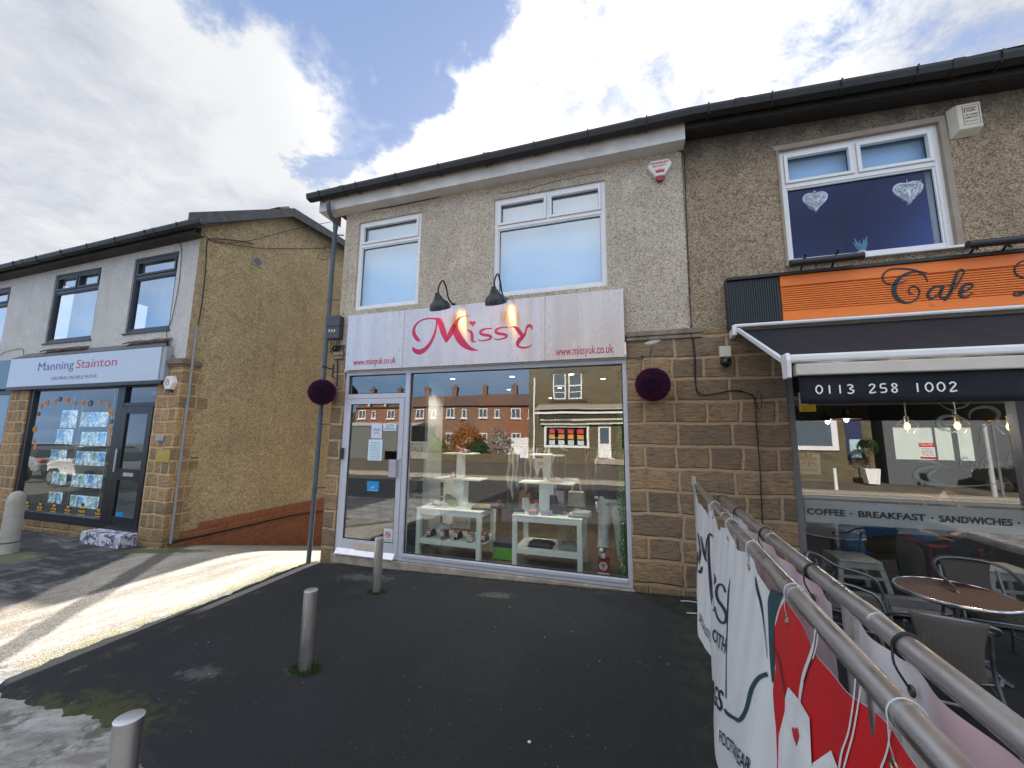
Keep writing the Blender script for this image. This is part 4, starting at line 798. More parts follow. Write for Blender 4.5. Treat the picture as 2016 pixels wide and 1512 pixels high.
# handbag
q = at(1135, 995, .95); T = thing('handbag', 'light grey leather handbag with two handles hanging beside the mannequin', 'handbag', tuple(q)); a_, b_ = at(1117, 967, .95), at(1152, 998, .95)
mb = MB(); xm_ = (a_.x+b_.x)/2; w = (b_.x-a_.x)/2; mb.prism([(xm_-w, .92, b_.z), (xm_+w, .92, b_.z), (xm_+w*.88, .92, a_.z), (xm_-w*.88, .92, a_.z)], (0, .12, 0)); mb.build('body', K('grey_leather', (.42, .39, .35), .5), T, bev=.015)
for Y in (.93, 1.03): mb = MB(); mb.tube(catmull([(xm_-w*.45, Y, a_.z-.03), (xm_-w*.42, Y, a_.z+.12), (xm_, Y, a_.z+.2), (xm_+w*.42, Y, a_.z+.12), (xm_+w*.45, Y, a_.z-.03)], 5), .007, 6); mb.build('handle', K('grey_leather'), T, smooth=True)
# mannequin
q = at(1205, 1000, .62); mx_ = q.x; T = thing('mannequin', 'white mannequin in grey trousers and dark jumper at the right end of the shop window', 'mannequin', (mx_, .62, FL), None)
MW = M('mannequin_white', (.72, .70, .66), .35, 0, .04)
def limb(mb, P, R_, n=14): Q = catmull([(*p, r) for p, r in zip(P, R_)], 5); mb.tube([V(q[:3]) for q in Q], [q[3] for q in Q], n)
mb = MB(); hip = FL+.92; hp = [(mx_-.09, .6, hip), (mx_+.09, .66, hip)]
limb(mb, [(mx_, .64, hip-.06), (mx_, .64, hip+.12), (mx_, .63, hip+.3), (mx_+.02, .62, hip+.48), (mx_+.02, .62, hip+.56)], [.13, .125, .115, .13, .06])
limb(mb, [(mx_+.02, .62, hip+.54), (mx_+.02, .62, hip+.60)], [.05, .045])
for s in (-1, 1): limb(mb, [(mx_+.02+s*.13, .62, hip+.48), (mx_+s*.2, .60, hip+.22), (mx_+s*.2, .52, hip+.03)], [.05, .042, .03]); 
mb.ell((mx_-.14, .40, FL+.30), (.035, .09, .03)); limb(mb, [(mx_+.1, .62, FL+.3), (mx_+.12, .6, FL+.1), (mx_+.13, .56, FL+.04), (mx_+.14, .46, FL+.03)], [.045, .035, .04, .03])
body = mb.build('body', MW, T, remesh=.012)
for s in (-1, 1):       # hands with five fingers
    mb = MB(); w = V((mx_+s*.2, .50, hip+.0)); mb.ell(w+V((0, -.02, -.035)), (.02, .034, .045))
    for i in range(4):
        b_ = w+V((s*.006, -.045+.017*i, -.07)); mb.tube(catmull([b_, b_+V((-s*.004, 0, -.03)), b_+V((-s*.014, .002, -.055-.004*(i in (1, 2)))), b_+V((-s*.026, .004, -.068))], 3), [.0085, .0085, .008, .008, .0078, .0075, .007, .0068, .006, .005][:10], 8)
    mb.tube(catmull([w+V((0, -.05, -.02)), w+V((-s*.012, -.07, -.05)), w+V((-s*.02, -.072, -.075))], 3), .009, 8); mb.build('hand', MW, T, remesh=.005)
mb = MB(); GT = K('grey_trouser', (.58, .58, .57), .85)
for s, kx, ft in ((-1, .02, (mx_-.12, .46, FL+.30)), (1, 0, (mx_+.12, .6, FL+.12))):
    limb(mb, [(mx_+s*.075, .62, hip+.06), (mx_+s*.09, .6, hip-.15), (mx_+s*.1-kx, .55 if s < 0 else .6, FL+.52), ft], [.115, .105, .078, .085 if s < 0 else .07])
limb(mb, [(mx_, .63, hip-.02), (mx_, .63, hip+.12)], [.16, .13]); mb.build('trousers', GT, T, remesh=.013)
mb = MB(); DK = K('plum_jumper', (.025, .015, .045), .9); limb(mb, [(mx_, .63, hip+.04), (mx_, .63, hip+.2), (mx_+.01, .62, hip+.4), (mx_+.02, .62, hip+.53), (mx_+.02, .62, hip+.59)], [.165, .15, .17, .14, .065])
for s in (-1, 1): limb(mb, [(mx_+.02+s*.13, .62, hip+.49), (mx_+s*.21, .60, hip+.22), (mx_+s*.205, .53, hip+.06)], [.07, .058, .045])
mb.build('jumper', DK, T, remesh=.014)
shoe((mx_-.13, .42, FL+.196), -1.35, K('beige_trainer', (.5, .45, .4)), BK, 'beige and black chunky trainer on the red box, worn by the mannequin', .27, .05, .09, grp=None)
# garland
gx = at(1230, 1000, .3).x; T = thing('leaf_garland', 'strand of artificial green leaves hanging at the right edge of the shop window', 'garland', (gx, .3, 2.6)); random.seed(3)
mb = MB(); mb.tube([(gx, .3, 2.65), (gx-.02, .3, 1), (gx, .3, FL+.1)], .008, 6); mb.build('stem', K('garland_stem', (.02, .05, .01)), T)
mb = MB()
for i in range(4200):
    z = random.uniform(FL+.02, 2.1 if random.random() < .85 else 2.65); a = random.uniform(0, 2*pi); r = .085*sqrt(random.random())*(1+.25*sin(z*9)); c_ = V((gx+r*cos(a), .3+r*sin(a)*.8, z)); d_ = V((random.gauss(0, 1), random.gauss(0, 1), random.gauss(-.5, 1))).normalized(); e_ = d_.cross(V((.3, .8, .5))).normalized()
    mb.add([c_, c_+d_*.012+e_*.006, c_+d_*.028, c_+d_*.012-e_*.006], [(0, 1, 2, 3)])
tag(mb.build('leaves', K('garland_leaf', (.06, .26, .03), .6), T), kind='stuff')
mb = MB()
for i in range(36): z = random.uniform(FL+.1, 1.1); a = random.uniform(0, 2*pi); mb.ell((gx+.08*cos(a), .3-.085*abs(sin(a)), z), (.004,)*3, 6, 4)
tag(mb.build('fairy_lights', M('warm_tiny_light', (.9, .8, .6), .3, emit=(1, .85, .6), es=.25), T), kind='stuff')
# clothes rails and wall shelves further in
random.seed(11)
def rail(x0, x1, y, z, cols, lab):
    T = thing('clothes_rail', lab, 'clothes rail', ((x0+x1)/2, y, FL)); mb = MB(); mb.tube([(x0, y, FL), (x0, y, z), (x1, y, z), (x1, y, FL)], .014, 8); mb.build('rail', M('chain_steel'), T)
    n_ = int((x1-x0)/.09)
    for i in range(n_):
        x = x0+.06+i*(x1-x0-.1)/n_; L_ = random.uniform(.6, 1.0); hw = .2; k = random.uniform(0, 9)
        mb = MB(); mb.grid(lambda u, v: V((x+.02*sin(9*v+k)+.012*sin(20*u+k), y-hw*(.45+.55*min(1, v*5))*(1-2*u), z-.04-.06*abs(1-2*u)*(1-v)-v*L_)), 8, 10); mb.build('garment', cols[i % len(cols)], T, smooth=True, thick=.02)
rail(-2.3, -1.2, 2.0, 1.55, [K('coat_'+n_, c_, .9) for n_, c_ in (('grey', (.2, .2, .21)), ('taupe', (.28, .25, .22)), ('blue', (.12, .17, .25)), ('black', (.02, .02, .02)))], 'chrome rail of grey and blue coats behind the display tables')
rail(-.9, .2, 2.6, 1.5, [K('coat_'+n_, c_, .9) for n_, c_ in (('plum', (.1, .03, .08)), ('black', (.02, .02, .02)), ('grey', (.2, .2, .21)))], 'chrome rail of dark clothes behind the mannequin')
T = thing('shoe_shelf', 'low white shelves of dark shoes seen behind the mullion', 'shelf unit', (-4.1, 2.2, FL))
for z in (.25, .5, .8): mb = MB(); mb.box(-4.55, -3.7, 2.05, 2.45, z-.02, z); mb.build('shelf', TW, T)
mb = MB(); mb.box(-3.70, -3.66, 2.05, 2.45, FL, .9); mb.box(-4.58, -4.55, 2.05, 2.45, FL, .9); mb.build('side_panel', TW, T)
k = 0
for z in (.25, .5, .8):
    for i in range(5): k += 1; shoe((-4.43+i*.16, 2.2, z+.001), -pi/2, (BK, GR, BRW, K('shoe_navy'))[k % 4], WT if k % 3 == 0 else BK, ('black', 'grey', 'brown', 'navy')[k % 4-0]+' shoe, number '+('one', 'two', 'three', 'four', 'five')[i]+' from the left on the '+{.25: 'lowest', .5: 'middle', .8: 'top'}[z]+' white shelf behind the door', .22, hh=.07, grp='shoes on the white shelves')
T = thing('display_pole', 'tall black display stand with a wooden back panel behind the left table', 'display stand', (-2.1, 2.9, FL)); mb = MB(); mb.box(-2.35, -2.1, 2.9, 2.95, FL, 1.1); mb.build('wood_panel', K('oak_panel', (.3, .15, .06)), T)
# ---------------------------------------------------------------- cafe building
B = thing('cafe_building', 'brown pebbledashed cafe building with stone pier at the right of the photo', 'building', (3, 0, -.1))
c1, c2, c3, c4 = (at(1528, 296, .04), at(1842, 251, .04), at(1550, 524, .04), at(1882, 487, .04))
CW = ((c1.x+c3.x)/2, (c2.x+c4.x)/2, (c3.z+c4.z)/2, (c1.z+c2.z)/2)
CG = (1.725, 5.5, .03, 2.95)
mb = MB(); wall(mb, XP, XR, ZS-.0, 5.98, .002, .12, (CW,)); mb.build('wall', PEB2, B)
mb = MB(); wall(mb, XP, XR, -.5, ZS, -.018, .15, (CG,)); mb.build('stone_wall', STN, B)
mb = MB(); a, b = CW[0], CW[1]; w = .05
mb.box(a-w, b+w, -.012, .031, CW[3]-.004, CW[3]+w*1.2); mb.box(b-.004, b+w*1.1, -.011, .039, CW[2]-.02, CW[3]); mb.box(a-w*.45, a+.004, -.011, .039, CW[2]-.02, CW[3]); mb.build('window_surround', M('tan_render', (.33, .27, .21), .8, 0, .15, 5), B)
ez = at(1700, 215, -.30).z
mb = MB(); ga, gb = at(1345, 225, -.30), at(2016, 106, -.30)
slope = (gb.z-ga.z)/(gb.x-ga.x); xe = XR; gz = lambda x: ga.z+slope*(x-ga.x)
mb.prism([(XP+.04, -.21, gz(XP)-.15), (xe, -.21, gz(xe)-.15), (xe, -.21, gz(xe)-.03), (XP+.04, -.21, gz(XP)-.03)], (0, .02, 0)); mb.prism([(XP+.04, -.188, gz(XP)-.16), (xe, -.188, gz(xe)-.16), (xe, .0, gz(xe)-.16), (XP+.04, .0, gz(XP)-.16)], (0, 0, .02)); mb.build('fascia_board', M('black_fascia', (.022, .021, .020), .6, 0, .3, 5), B)
gutter(B, (XP+.05, -.30, gz(XP)), (xe, -.30, gz(xe)), r=.085, n=7)
mb = MB(); mb.prism([(XP, -.26, gz(XP)-.02), (XP, 4, 7.9), (XP, 8.4, 5.9)], (xe-XP, 0, 0)); mb.build('roof', ROOF, B)
o = window(B, CW, .04, UPVC, .062, at(1690, 345, .04).z, True, blind=None, gm=GLB)
mb = MB(); tz_ = at(1690, 345, .04).z; mb.box(CW[0]+.02, CW[1]-.02, .17, .18, tz_+.02, CW[3]-.02); mb.build('blind', BLIND, o)
mb = MB(); mb.box(CW[0]-.01, CW[1]+.10, -.05, .05, CW[2]-.03, CW[2]); mb.build('sill', UPVC, o, bev=.005)
UPD = M('sky_reflection_room_wall', (.32, .44, 1.0), .9, 0, .1, 1); mb = MB(); mb.box(CW[0]-.1, CW[1]+.1, 2.4, 2.45, CW[2]-.4, CW[3]+.2); mb.box(CW[0]-.15, CW[0]-.1, .12, 2.45, CW[2]-.4, CW[3]+.2); mb.box(CW[1]+.1, CW[1]+.15, .12, 2.45, CW[2]-.4, CW[3]+.2); mb.box(CW[0]-.15, CW[1]+.15, .12, 2.45, CW[3]+.2, CW[3]+.25); mb.build('upstairs_room', UPD, B)  # room wall coloured blue to stand for sky reflected in the pane
mb = MB(); q = at(1850, 400, .15); mb.grid(lambda u, v: V((q.x-.10+.2*u, .15+.02*sin(20*u), CW[2]+.05+(CW[3]-CW[2]-.5)*v)), 20, 2); mb.build('curtain', CURT, o, smooth=True)
def heart(px, py, s, lab, rot=0):
    c = at(px, py, .12); T = thing('hanging_heart', lab, 'wicker heart', tuple(c), 'white wicker hearts in the cafe upstairs window'); mb = MB(); random.seed(int(px))
    hx = lambda a: s*(sin(a)**3); hz_ = lambda a: s*(.8*cos(a)-.32*cos(2*a)-.13*cos(3*a)-.05*cos(4*a))*1.05-(.10*s if abs(a-pi) < .5 else 0)
    for k in range(46):
        A_, B_ = random.uniform(0, 2*pi), random.uniform(0, 2*pi); P = []
        for i in range(7):
            u = i/6; x = hx(A_)*(1-u)+hx(B_)*u; z = hz_(A_)*(1-u)+hz_(B_)*u; P.append(c+V((x, .035*sin(pi*u)*random.choice((-1, 1)), z)))
        mb.tube(P, .006, 5)
    for r_ in (.98, .93): mb.tube([c+V((hx(i*pi/20)*r_, 0, hz_(i*pi/20)*r_)) for i in range(41)], .012, 6)
    mb.prism([c+V((hx(i*pi/18)*.93, -.008, hz_(i*pi/18)*.93)) for i in range(36)], (0, .016, 0))
    mb.build('wicker', M('white_wicker', (.75, .77, .77), .7), T); mb = MB(); mb.tube([c+V((0, 0, s*.45)), c+V((0, 0, s*1.1))], .003, 5); mb.build('string', WHITE, T)
heart(1605, 394, .125, 'white wicker heart hanging in the left of the cafe upstairs window'); heart(1788, 376, .135, 'larger white wicker heart hanging in the right of the cafe upstairs window')
q = at(1697, 500, .14); T = thing('potted_plant', 'small spiky aloe plant on the sill of the cafe upstairs window', 'plant', (q.x, .14, CW[2]+.06)); mb = MB(); AL = K('aloe_leaf', (.12, .35, .42), .5)
for i in range(9): a = i*.7; l = .13+.03*(i % 3); mb.tube([(q.x, .14, CW[2]+.1), (q.x+.045*cos(a), .14+.03*sin(a), CW[2]+.1+l*.6), (q.x+.07*cos(a), .14+.05*sin(a), CW[2]+.1+l)], [.014, .011, .001], 6)
mb.build('leaves', AL, T); mb = MB(); mb.lathe((q.x, .14, CW[2]+.06), [(.035, 0), (.045, .06)], 14); mb.build('pot', OFFW, T)
# cafe sign
YC = -.14
ox0 = (at(1536, 540, YC).x+at(1541, 629, YC).x)/2; oz1 = (at(1536, 540, YC).z+at(2016, 501, YC).z)/2; oz0 = (at(1541, 629, YC).z+at(2016, 604, YC).z)/2; bx0 = at(1432, 590, YC).x
T = thing('cafe_sign', 'long orange boarded cafe fascia sign with black script lettering and ribbed black end', 'sign', ((ox0+XR)/2, YC, oz0))
ORG = NT('orange_boards'); p = ORG.pos(); n = ORG.noise(ORG.scale(p, (2, 1, 12)), 1, 5, .6); kn = ORG.mr(ORG.noise(p, 6, 4, .6), .68, .74, 0, .35)
ORG = ORG.bsdf(ORG.mix(kn, ORG.mix(n, (.85, .165, .006), (.98, .25, .014)), (.35, .06, .01)), .35)
hh = oz1-oz0; mb = MB(); zb = [0, .22, *[.22+.047*i for i in range(1, 12)], .76, 1.0]
for i in range(len(zb)-1): mb.box(ox0, XR, YC, YC+.03, oz0+hh*zb[i]+.004, oz0+hh*zb[i+1]-.0035 if zb[i+1]-zb[i] > .1 else oz0+hh*zb[i+1]-.004)
mb.build('boards', ORG, T, bev=.0015)
mb = MB(); mb.box(ox0-.002, XR, YC+.02, -.02, oz0, oz1); mb.box(bx0, XR, YC-.02, -.019, oz0-.05, oz0-.001); mb.box(bx0, XR, YC-.03, -.018, oz1+.001, oz1+.035); mb.build('backing', BLACK, T)
mb = MB(); x = bx0+.03; mb.box(bx0+.012, ox0-.004, YC+.015, -.019, oz0-.0005, oz1)
while x < ox0-.012: mb.box(x-.008, x+.008, YC, YC+.0145, oz0+.012, oz1-.012); x += .024
mb.box(bx0, bx0+.012, YC-.004, -.0185, oz0, oz1); mb.build('ribbed_panel', ANTH, T, bev=.003)
f = lambda x, y: at(1340+x/2.607, 60+y/2.607, YC-.004)
mb = MB()
for st in ([(1268, 1290, 4), (1250, 1255, 8), (1200, 1230, 8), (1130, 1222, 8), (1070, 1228, 8), (1040, 1255, 9), (1042, 1285, 8), (1075, 1303, 7), (1120, 1300, 5), (1160, 1280, 4)],
           [(1265, 1243, 3), (1200, 1238, 10), (1140, 1258, 14), (1103, 1300, 22), (1098, 1350, 24), (1125, 1385, 18), (1165, 1397, 10), (1205, 1382, 7), (1226, 1350, 7), (1218, 1322, 7), (1190, 1312, 6), (1172, 1328, 6), (1175, 1348, 5), (1192, 1352, 4)],
           [(1338, 1312, 6), (1310, 1312, 10), (1282, 1332, 14), (1270, 1358, 15), (1285, 1375, 12), (1318, 1358, 8), (1345, 1322, 5)], [(1352, 1308, 14), (1338, 1335, 18), (1332, 1362, 14), (1348, 1374, 8), (1375, 1352, 5), (1400, 1320, 4)],
           [(1408, 1330, 4), (1440, 1270, 7), (1456, 1238, 7), (1442, 1226, 8), (1422, 1240, 12), (1405, 1285, 16), (1385, 1345, 18), (1360, 1382, 10), (1350, 1378, 4)], [(1368, 1310, 4), (1395, 1302, 6), (1430, 1298, 4)],
           [(1432, 1345, 4), (1465, 1335, 8), (1496, 1315, 12), (1490, 1298, 10), (1462, 1304, 14), (1440, 1330, 19), (1438, 1358, 18), (1462, 1370, 10), (1500, 1345, 4)],
           [(1830, 1170, 4), (1780, 1178, 8), (1738, 1192, 8), (1716, 1222, 9), (1724, 1252, 9), (1760, 1268, 7), (1800, 1262, 5)], [(1860, 1150, 6), (1845, 1200, 20), (1810, 1290, 24), (1765, 1345, 14), (1725, 1360, 9), (1708, 1352, 6), (1730, 1340, 7), (1790, 1350, 9), (1860, 1345, 14), (1930, 1290, 22), (1930, 1200, 16), (1860, 1165, 7)]): mb.ribbon(st, f, 7)
mb.v = mb.v; nb = len(mb.v)
o = mb.build('script_lettering', M('black_letter', (.012, .012, .013), .35), T, thick=.006)
# dark sign floodlights above
def flood(p0, p1, arms, lab):
    T = thing('sign_light', lab, 'sign light', tuple(at(*p0, -.3)), 'long black trough lights over the cafe sign'); a, b = at(*p0, -.3), at(*p1, -.3); mb = MB(); mb.tube([a, b], .04, 12); mb.build('trough', BLACK, T, smooth=True)
    mb = MB()
    for px, py in arms: q = at(px, py, -.3); mb.tube([q+V((0, 0, .01)), q+V((.03, .08, .06)), V((q.x+.05, .0, q.z-.06))], .012, 6); mb.ell(q+V((.02, .03, .06)), (.02, .02, .02), 8, 6)
    mb.build('arm', BLACK, T)
flood((1555, 519), (1700, 503), ((1585, 509), (1650, 500)), 'short black trough light below the left of the cafe upstairs window'); flood((1905, 482), (2060, 466), ((1925, 492), (1990, 487)), 'black trough light right of the cafe upstairs window')
# awning
YA = -1.62; ax0 = 1.2; wz = 3.02; q0 = at(1548, 710, YA); ax = q0.x; az = 2.38; az0 = 2.22; XE = 5.2
T = thing('awning', 'extended navy shop awning with white front bar and phone number valance over the cafe window', 'awning', (3.2, -.8, 2.2)); AW = M('navy_awning_cloth', (.007, .0085, .017), .8, 0, .3, 5, .3, 300); AWW = M('white_awning_bar', (.78, .78, .78), .35, 0, .06, 5)
q = at(1440, 652, -.1)
mb = MB(); mb.grid(lambda u, v: V((ax+.04+(XE-ax)*u, -.12+(YA+.12)*v, wz-.03+(az-.02-wz+.03)*v-.04*sin(pi*v)-.006*sin(pi*v)*sin(31*u+4*v)-.004*sin(pi*v)*sin(67*u))), 90, 14); mb.build('canopy', AW, T, smooth=True, thick=.004)
mb = MB(); mb.box(ax-.02, XE, -.20, -.02, wz+.0, wz+.045); mb.build('cassette', AWW, T, bev=.02)
mb = MB(); mb.prism([(ax-.035, -.20, wz-.09), (ax-.035, -.20, wz+.03), (ax-.035, -.13, wz+.05), (ax-.035, -.02, wz+.045), (ax-.035, -.02, wz-.10)], (.045, 0, 0)); mb.build('end_cap', AWW, T, bev=.008)
mb = MB(); mb.bar((ax+.02, -.2, wz-.03), (ax+.03, YA+.04, az-.06), .03, .045, (0, 0, 1)); mb.build('folding_arm', AWW, T, bev=.006)
mb = MB(); mb.box(ax+.0, XE, YA-.045, YA+.045, az-.055, az+.010); mb.build('front_bar', AWW, T, bev=.018); mb = MB(); mb.box(ax+.05, XE, YA-.035, YA+.04, az0, az-.066); mb.build('lower_bar', M('beige_awning_bar', (.62, .57, .50), .5, 0, .1, 5), T, bev=.01)
mb = MB(); mb.prism([(ax-.02, YA-.055, az+.02), (ax-.02, YA-.075, az-.04), (ax-.02, YA-.06, az0-.02), (ax-.02, YA+.05, az0-.02), (ax-.02, YA+.06, az+.02)], (.03, 0, 0)); mb.build('bar_end_cap', AWW, T, bev=.006)
vz = at(1590, 795, YA).z; vx = at(1576, 790, YA).x; mb = MB(); mb.grid(lambda u, v: V((vx+(XE-vx)*u, YA+.006*sin(u*37)+.01*sin(u*9), az0+.02+(vz-az0-.02)*v)), 50, 4); va = mb.build('valance', AW, T, smooth=True, thick=.003)
def hand(s, x0, x1, z, h_, Y, par, m, w=.012):
    G_ = {'0': [[(.5, 0), (.12, .25), (.1, .7), (.5, 1), (.9, .75), (.9, .3), (.5, 0)]], '1': [[(.5, 0), (.52, 1)]], '3': [[(.1, .9), (.5, 1), (.85, .78), (.4, .52), (.9, .3), (.6, 0), (.05, .05)]], '2': [[(.1, .8), (.5, 1), (.85, .75), (.1, .02), (.95, .08)]], '5': [[(.9, 1), (.25, .95), (.2, .55), (.8, .5), (.8, .1), (.1, .02)]], '8': [[(.85, .85), (.5, 1), (.2, .78), (.8, .3), (.5, 0), (.12, .25), (.7, .65), (.85, .85)]]}
    mb = MB(); n_ = len(s)
    for i, ch in enumerate(s):
        if ch == ' ': continue
        cx = x0+(x1-x0)*i/(n_-1)
        for st in G_[ch]: mb.ribbon([(cx+(a-.5)*h_*.7, z+b*h_, w) for a, b in st], lambda x, y: V((x, Y, y)), 5)
    return mb.build('phone_number', m, par)
qa, qb = at(1613, 773, YA-.02), at(1876, 762, YA-.02); hand('0113 258 1002', qa.x, qb.x, (qa.z+qb.z)/2-.02, .066, YA-.022, va, WHITE, .010)
# cafe window
mb = MB(); x0, x1, z0, z1 = CG; CF_ = M('warm_grey_frame', (.17, .165, .17), .45, 0, .12, 4)
frame(mb, x0, x1, z0, z1, -.0, .075, .12); mb.box(3.70, 3.78, -.003, .117, z0+.085, z1-.085); wf = mb.build('window_frame', CF_, B, bev=.004)
mb = MB(); mb.box(x0-.02, x1, -.12, .12, z0-.05, z0-.001); mb.build('sill', M('grey_ledge', (.22, .225, .23), .6, 0, .2, 5), wf, bev=.006)
mb = MB(); mb.add([(x0+.06, .06, z0+.06), (x1-.06, .06, z0+.06), (x1-.06, .06, z1-.06), (x0+.06, .06, z1-.06)], [(0, 1, 2, 3)]); pn = mb.build('pane', GLC, wf)
FRO = NT('frosted_film'); a_ = FRO.n('BsdfDiffuse', {0: (.44, .49, .47, 1)}); b_ = FRO.n('BsdfTransparent', {0: (.8, .85, .83, 1)}); g_ = FRO.n('BsdfGlossy', {0: (1, 1, 1, 1), 1: .05}); m1 = FRO.n('MixShader', {0: .62, 1: b_, 2: a_}); m2 = FRO.n('MixShader', {0: .10, 1: m1, 2: g_}); FRO.t.links.new(m2.outputs[0], FRO.out.inputs[0]); FRO = FRO.m
YF = .052; fz_ = lambda py, px=1800: at(px, py, YF).z
zf = [at(1572, 1022, YF).z, at(1572, 978, YF).z, at(1572, 968, YF).z]
zt1 = (at(1576, 987, YF).z+at(2000, 1000, YF).z)/2; zb1 = (at(1576, 1027, YF).z+at(2000, 1052, YF).z)/2
mb = MB(); X0_, X1_ = x0+.1, 3.695
for a, b in ((zb1, zt1), (zt1+.022, zt1+.05), (zt1+.068, zt1+.082)): mb.add([(X0_, YF, a), (x1-.1, YF, a), (x1-.1, YF, b), (X0_, YF, b)], [(0, 1, 2, 3)])
mb.build('frosted_band', FRO, pn)
qa, qb = at(1581, 1010, YF), at(2000, 1022, YF); zz = (zb1+zt1)/2-.035
L_ = lambda px: at(px+9*(2016-px)/436, 1015, YF).x
for s_, a, b in (('COFFEE', 1580, 1657), ('BREAKFAST', 1683, 1818), ('SANDWICHES', 1844, 1991)): tx(pn, s_, BLACK, L_(a), L_(b), zz, .066, YF-.002, .035)
for a in (1669, 1831, 2003): mb = MB(); mb.ell((L_(a), YF-.002, zz+.03), (.01, .001, .01), 10, 6); mb.build('dot', BLACK, pn)
f = lambda x, y: at(1540+x/4.235, 780+y/4.235, YF)
mb = MB()
for st in ([(1290, 40, 4), (1350, 90, 6), (1420, 120, 10), (1440, 150, 8)], [(1420, 150, 5), (1440, 110, 9), (1520, 90, 12), (1560, 55, 8), (1540, 38, 4)], [(1590, 225, 4), (1520, 190, 14), (1420, 165, 16), (1340, 175, 30), (1300, 215, 34), (1320, 265, 26), (1400, 290, 12), (1480, 300, 5)], [(1565, 190, 4), (1575, 130, 16), (1640, 95, 20), (1740, 95, 26), (1810, 140, 30), (1790, 195, 22), (1720, 235, 12), (1680, 260, 8), (1655, 310, 8), (1665, 380, 6), (1640, 430, 4)],
           [(1090, 545, 4), (1200, 540, 20), (1290, 560, 22), (1340, 590, 12), (1270, 620, 24), (1220, 660, 26), (1260, 700, 20), (1350, 730, 10)], [(1420, 590, 8), (1230, 590, 24), (1130, 620, 30), (1110, 670, 30), (1200, 720, 24), (1400, 748, 14), (1650, 745, 8), (1900, 720, 4)]): mb.ribbon(st, f, 7)
mb.build('swirl_decal', FRO, pn)
mb = MB()
for ox, st in [(0, s) for s in ([(1560, 525, 3), (1530, 510, 6), (1495, 540, 9), (1490, 580, 9), (1530, 600, 6), (1560, 585, 3)], [(1620, 555, 6), (1590, 560, 8), (1580, 590, 7), (1610, 590, 6), (1622, 556, 6), (1630, 592, 5)], [(1700, 505, 4), (1675, 530, 7), (1650, 610, 6)], [(1640, 550, 4), (1690, 548, 4)], [(1700, 578, 4), (1735, 562, 6), (1710, 552, 6), (1695, 585, 7), (1740, 592, 3)], [(1738, 530, 4), (1748, 520, 4)],
           [(1850, 505, 4), (1810, 500, 6), (1800, 540, 6), (1850, 545, 4)], [(1890, 500, 8), (1870, 590, 8), (1840, 595, 5), (1900, 600, 8), (1945, 560, 9), (1920, 505, 6), (1860, 495, 4)], [(1962, 552, 6), (1955, 592, 6)], [(1985, 552, 6), (1978, 592, 6)], [(1982, 570, 4), (2005, 552, 6), (2008, 592, 6)])]: mb.ribbon(st, f, 5)
mb.build('script_decal', FRO, pn)
# interior
room(B, 1.0, 5.6, .2, 6.5, -.02, 2.95, M('cafe_inner_wall', (.10, .095, .075), .85), M('cafe_floor', (.05, .045, .04), .5), M('cafe_ceiling', (.05, .045, .035), .8))
n1_ = notice('white and red autumn poster on the lower left of the cafe window', 1564, 892, 1617, 934, .075, M('cream_card'), [('JUST EAT IN', .78, .08, .7)], RED); q = at(1592, 905, .072); mb = MB()
for i in range(7): a = i*pi/3.5+.2; mb.prism([V((q.x, .072, q.z)), V((q.x+.055*cos(a-.22), .072, q.z+.055*sin(a-.22))), V((q.x+.09*cos(a), .072, q.z+.09*sin(a))), V((q.x+.055*cos(a+.22), .072, q.z+.055*sin(a+.22)))], (0, .001, 0))
mb.build('red_leaf_print', K('leaf_red', (.6, .13, .06)), n1_)
o = notice('small yellow CCTV warning sticker in the top corner of the cafe window', 1573, 797, 1607, 810, .055, M('warning_yellow', (.8, .5, .02), .5), [('CCTV IN', .15, .3, .6), ('OPERATION', .55, .25, .8)], BLACK); notice('white panel with a black warning triangle above the yellow CCTV sticker', 1572, 773, 1590, 796, .056, PAPER, [], BLACK)
def pend(px, py, Y, lab, cage=0):
    q = at(px, py, Y); T = thing('pendant_lamp', lab, 'pendant lamp', tuple(q), 'pendant lamps inside the cafe'); mb = MB(); mb.tube([q+V((0, 0, .1)), (q.x, q.y, 2.95)], .006, 6); mb.build('flex', WHITE if cage else BLACK, T)
    mb = MB(); mb.cyl(q+V((0, 0, .05)), q+V((0, 0, .13)), .022); mb.build('lamp_holder', OFFW if cage else BLACK, T); mb = MB(); mb.ell(q, (.028, .028, .045), 14, 10)
    b = NT('lit_filament' if cage else 'lit_cool_bulb'); e = b.n('Emission', {0: (1, .42, .10, 1) if cage else (.8, .9, 1, 1), 1: 7.0 if cage else 5.0}); b.t.links.new(e.outputs[0], b.out.inputs[0]); mb.build('bulb', b.m, T, smooth=True)
    mb = MB()
    if cage:
        for i in range(6): a, a2 = i*pi/3, (i+1)*pi/3; P = lambda a, r, z: q+V((r*cos(a), r*sin(a), z)); mb.tube([P(a, .03, .1), P(a, .12, .02), P(a, .06, -.09)], .003, 5); mb.tube([P(a, .12, .02), P(a2, .12, .02)], .003, 5); mb.tube([P(a, .06, -.09), P(a2, .06, -.09)], .003, 5)
        mb.build('wire_cage', BLACK, T)
    else: mb.lathe(q, [(.03, .12), (.04, .06), (.06, .05), (.16, .01), (.17, 0), (.15, .0), (.05, .04)], 20); mb.build('shade', K('dark_copper_shade', (.05, .02, .015), .4), T)
    l = bpy.data.lights.new('pend', 'POINT'); l.energy = 4; l.color = (1, .75, .5) if cage else (.9, .95, 1); l.shadow_soft_size = .04; lo = bpy.data.objects.new('bulb_light', l); C.objects.link(lo); lo.parent = T; lo.location = (0, 0, -.07)
